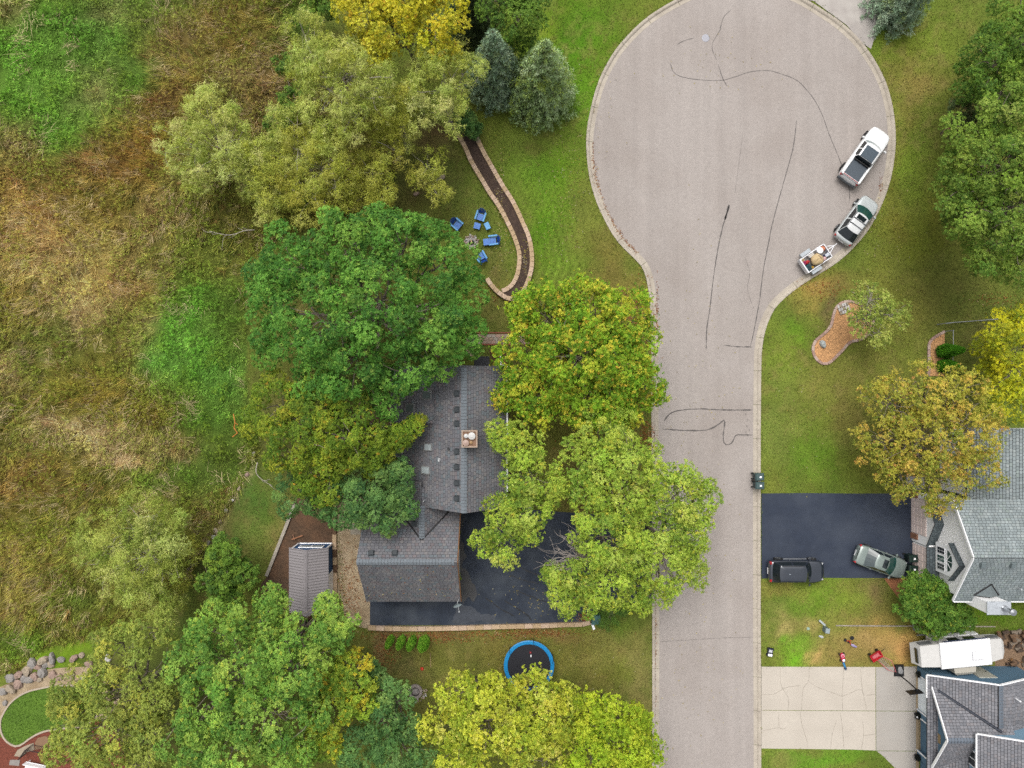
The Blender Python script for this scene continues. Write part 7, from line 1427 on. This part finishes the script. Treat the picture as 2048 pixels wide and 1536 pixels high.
tl_ = np.where(tg, rg.uniform(.18, .45, nt), rg.uniform(.4, 1.25, nt) * (.55 + .8 * ttall)); tw_ = np.where(tg, rg.uniform(.045, .08, nt), rg.uniform(.035, .07, nt))
K_ = 14; own = np.repeat(np.arange(nt), K_); n = len(own); spread = np.where(tg[own], .16, .12) * S
px = tx[own] + rg.normal(0, 1, n) * spread; py = ty[own] + rg.normal(0, 1, n) * spread
dirs = np.where(rg.random(n) < .62, tflow[own] + rg.normal(0, .5, n), rg.random(n) * 6.283)
c = tcol[own] * rg.uniform(.65, 1.4, (n, 1)) * (1 + rg.normal(0, .05, (n, 3)))
blades('marsh_grass', 'rough marsh of green, straw and rust coloured grasses on the left', 'grass', px, py, c / KGAIN, tl_[own] * rg.uniform(.55, 1.2, n), tw_[own] * rg.uniform(.7, 1.3, n), np.clip(rg.normal(.70, .16, n), .25, .97), dirs, rg, -.1)
N = 120000; px = rg.uniform(-60, 830, N); py = rg.uniform(-60, 1420, N); k = inpoly(px, py, meadow_poly); px, py = px[k], py[k]; c, _ = ground_cols(px, py); n = len(px); c = c * rg.uniform(.5, 1.5, (n, 1))
blades('marsh_grass', 'short undergrowth between the marsh tufts', 'grass', px, py, c / KGAIN, rg.uniform(.1, .35, n), rg.uniform(.03, .06, n), np.clip(rg.normal(.7, .2, n), .2, .97), rg.random(n) * 6.283, rg, -.1)
# leafy weeds in the marsh
m = 44000; px = rg.uniform(-60, 640, m); py = rg.uniform(-60, 1360, m); k = inpoly(px, py, meadow_poly) & (vnoise(px, py, 34, 71, 3) > .50); px, py = px[k], py[k]; c, _ = ground_cols(px, py)
wv = np.clip((vnoise(px, py, 60, 72, 2) - .42) * 4, 0, 1)[:, None]; c = c * (1 - .55 * wv) + lin((150, 156, 62)) * .55 * wv; c = c * np.array([.92, 1.08, .8]) * rg.uniform(.6, 1.6, (len(px), 1)); pos = np.stack([(px - 1024) / S, (768 - py) / S, rg.uniform(.1, .6, len(px))], 1)
q, c3 = rosettes(pos, np.tile([0, 0, 1.], (len(px), 1)) + rg.normal(0, .4, (len(px), 3)), c / KGAIN, 6, .15, .06, rg, (-.3, .8))
tag(np_mesh('marsh_weeds', q, 3, LEAF, None, False, c3), 'low leafy weeds scattered through the marsh', 'weeds', kind='stuff')
# long pale strands of last year's reed, lying in swathes
m = 24000; px = rg.uniform(-60, 640, m); py = rg.uniform(-60, 1400, m); c0, _ = ground_cols(px, py)
sw = vnoise(px, py, 48, 171, 3); k = inpoly(px, py, meadow_poly) & ((sw > .62) | ((sw > .52) & (c0[:, 0] > c0[:, 1] * 1.15))); px, py, c0 = px[k], py[k], c0[k]; n = len(px)
c = c0 * .3 + lin((236, 210, 168)) * .9; c = c * rg.uniform(.5, 1.3, (n, 1)); fl = vnoise(px, py, 55, 172, 2) * 10
blades('marsh_reeds', 'long pale dry reeds lying in swathes across the marsh', 'reeds', px, py, c / KGAIN, rg.uniform(.5, 1.4, n), rg.uniform(.022, .042, n), np.clip(rg.normal(.86, .08, n), .5, .98), fl + rg.normal(0, .32, n), rg, .05)
# lawn blades
N = 330000
px = rg.uniform(380, 2100, N); py = rg.uniform(-50, 1590, N); k = ~inpoly(px, py, meadow_poly)
jx, jy = px + rg.normal(0, 1.6, N), py + rg.normal(0, 1.6, N)
for poly in paved: k &= ~inpoly(jx, jy, poly)
X_, Y_ = (px - 1024) / S, (768 - py) / S
for x0, x1, y0, y1 in ((-11.6, -.6, -17.4, 1.2), (-18.3, -15.1, -18.8, -13.4), (34.0, 48, -16.6, -3.5), (34.4, 48, -40, -23.9)): k &= ~((X_ > x0) & (X_ < x1) & (Y_ > y0) & (Y_ < y1))
k &= ~((((px - 1795) / 44) ** 2 + ((py - 1290) / 38) ** 2 < 1) & (rg.random(N) < .75)); px, py = px[k], py[k]; n = len(px); c, _ = ground_cols(px, py); c = c * 1.2 * rg.uniform(.6, 1.5, (n, 1)) * (.55 + .9 * vnoise(px, py, 9, 88, 3))[:, None]
mixn = np.clip((vnoise(px, py, 11, 89, 3) - .50) * 4.0 + rg.normal(0, .35, n), 0, 1)[:, None]; c = c * (1 - .5 * mixn) + lin((172, 146, 98)) * .5 * mixn
mixg = np.clip((vnoise(px, py, 15, 90, 3) - .54) * 4.5 + rg.normal(0, .3, n), 0, 1)[:, None]; c = c * (1 - .45 * mixg) + lin((76, 122, 34)) * .45 * mixg
mow = vnoise(px, py, 220, 81, 2) * 6; blades('lawn_grass', 'mown lawn grass with dry and green patches', 'grass', px, py, c / KGAIN, rg.uniform(.07, .17, n), rg.uniform(.045, .085, n), rg.uniform(.5, .95, n), mow + rg.normal(0, 1.0, n), rg)
kp = rg.uniform(0, 205, 9000), rg.uniform(1365, 1495, 9000); k = inpoly(kp[0], kp[1], kid); n = k.sum(); c = lin((96, 140, 38)) * rg.uniform(.55, 1.6, (n, 1)); blades('lawn_grass', 'lush dark lawn grass inside the kidney edging', 'grass', kp[0][k], kp[1][k], c / KGAIN, rg.uniform(.06, .12, n), rg.uniform(.03, .06, n), rg.uniform(.5, .9, n), rg.normal(.5, .6, n), rg, .03)
# fallen leaves
def litter(label, zones, pal, size=.09):
    PX_, PY_, Z_ = [], [], []
    for x, y, rx, ry, m, z in zones:
        a = rg.normal(size=(m, 2)) * .55; PX_.append(x + a[:, 0] * rx); PY_.append(y + a[:, 1] * ry); Z_.append(np.full(m, z))
    px, py, z = np.concatenate(PX_), np.concatenate(PY_), np.concatenate(Z_); n = len(px); pos = np.stack([(px - 1024) / S, (768 - py) / S, z + rg.uniform(.012, .05, n)], 1)
    cs = np.array([lin(c) for c, _ in pal]) / KGAIN; w = np.array([x for _, x in pal], float); col = cs[rg.choice(len(pal), n, p=w / w.sum())] * rg.uniform(.7, 1.2, (n, 1))
    q, c3 = rosettes(pos, np.tile([0, 0, 1.], (n, 1)) + rg.normal(0, .25, (n, 3)), col, 2, size, size * .8, rg, (-.05, .25)); return tag(np_mesh('fallen_leaves', q, 3, LEAF, None, False, c3), label, 'leaves', kind='stuff')
BR = [((196, 120, 70), 3), ((176, 96, 60), 2), ((214, 160, 96), 2), ((230, 200, 150), 1), ((140, 84, 56), 2)]; YL = [((230, 214, 150), 3), ((216, 196, 90), 2), ((236, 226, 190), 1)]
litter('orange and brown fallen leaves under the maple, along the kerb and south of the drive', [(1275, 620, 26, 50, 420, 0), (1292, 870, 16, 26, 260, 0), (1280, 700, 30, 60, 250, 0), (860, 1272, 120, 12, 520, 0), (1050, 1266, 110, 9, 420, 0), (770, 1300, 26, 34, 220, 0), (1172, 1235, 14, 10, 160, .02), (700, 1180, 22, 70, 260, .015), (1000, 590, 40, 18, 80, 0), (1000, 720, 16, 20, 140, .02), (1180, 880, 60, 60, 200, 0), (1310, 1290, 3, 130, 160, -.09), (1315, 620, 2, 60, 60, -.09), (1650, 575, 40, 20, 90, 0), (2000, 600, 60, 16, 90, 0)], BR)
gp_l = spline([(1184, 285), (1188, 340), (1198, 383), (1214, 423), (1241, 471), (1274, 505)], 3.0)
litter('brown leaves gathered in the gutter of the turning circle', [(x + 2, y, 3.5, 4, int(1 + 4 * vnoise(np.array([x]), np.array([y]), 30, 5)[0] ** 2 * 2), -.095) for x, y in gp_l] + [(1704, 480, 10, 10, 30, -.095), (1762, 370, 3, 20, 30, -.095)], BR, .07)
litter('pale yellow leaves scattered thinly over lawns and street', [(1150, 250, 50, 180, 170, 0), (1120, 430, 60, 120, 170, 0), (1010, 500, 30, 60, 120, 0), (1000, 400, 10, 90, 120, .3), (1050, 520, 6, 50, 60, .3), (1400, 820, 80, 300, 110, -.095), (1400, 1330, 80, 200, 90, -.095), (1450, 130, 120, 80, 50, -.095), (1100, 1330, 160, 60, 140, 0), (1080, 1200, 70, 40, 80, .02), (1780, 480, 60, 120, 90, 0), (1600, 800, 60, 160, 70, 0), (840, 1080, 40, 40, 30, 0)], YL, .075)

m = 130; x = rg.uniform(-9, -.6, m); y = rg.uniform(-9.4, 1.2, m); x[:40] = rg.uniform(-11.5, -4.4, 40); y[:40] = rg.uniform(-17.4, -13.7, 40); z = np.where(np.arange(m) < 40, gz_ - gp * abs(y - gy), rz - pt * abs(x - rx)) + .06
cs = np.array([lin(c) for c, _ in BR + YL]) / KGAIN; q, c3 = rosettes(np.stack([x, y, z], 1), np.tile([0, 0, 1.], (m, 1)) + rg.normal(0, .3, (m, 3)), cs[rg.integers(0, len(cs), m)], 2, .08, .065, rg, (-.05, .25)); tag(np_mesh('fallen_leaves', q, 3, LEAF, None, False, c3), 'stray leaves lying on the grey house roof', 'leaves', kind='stuff')
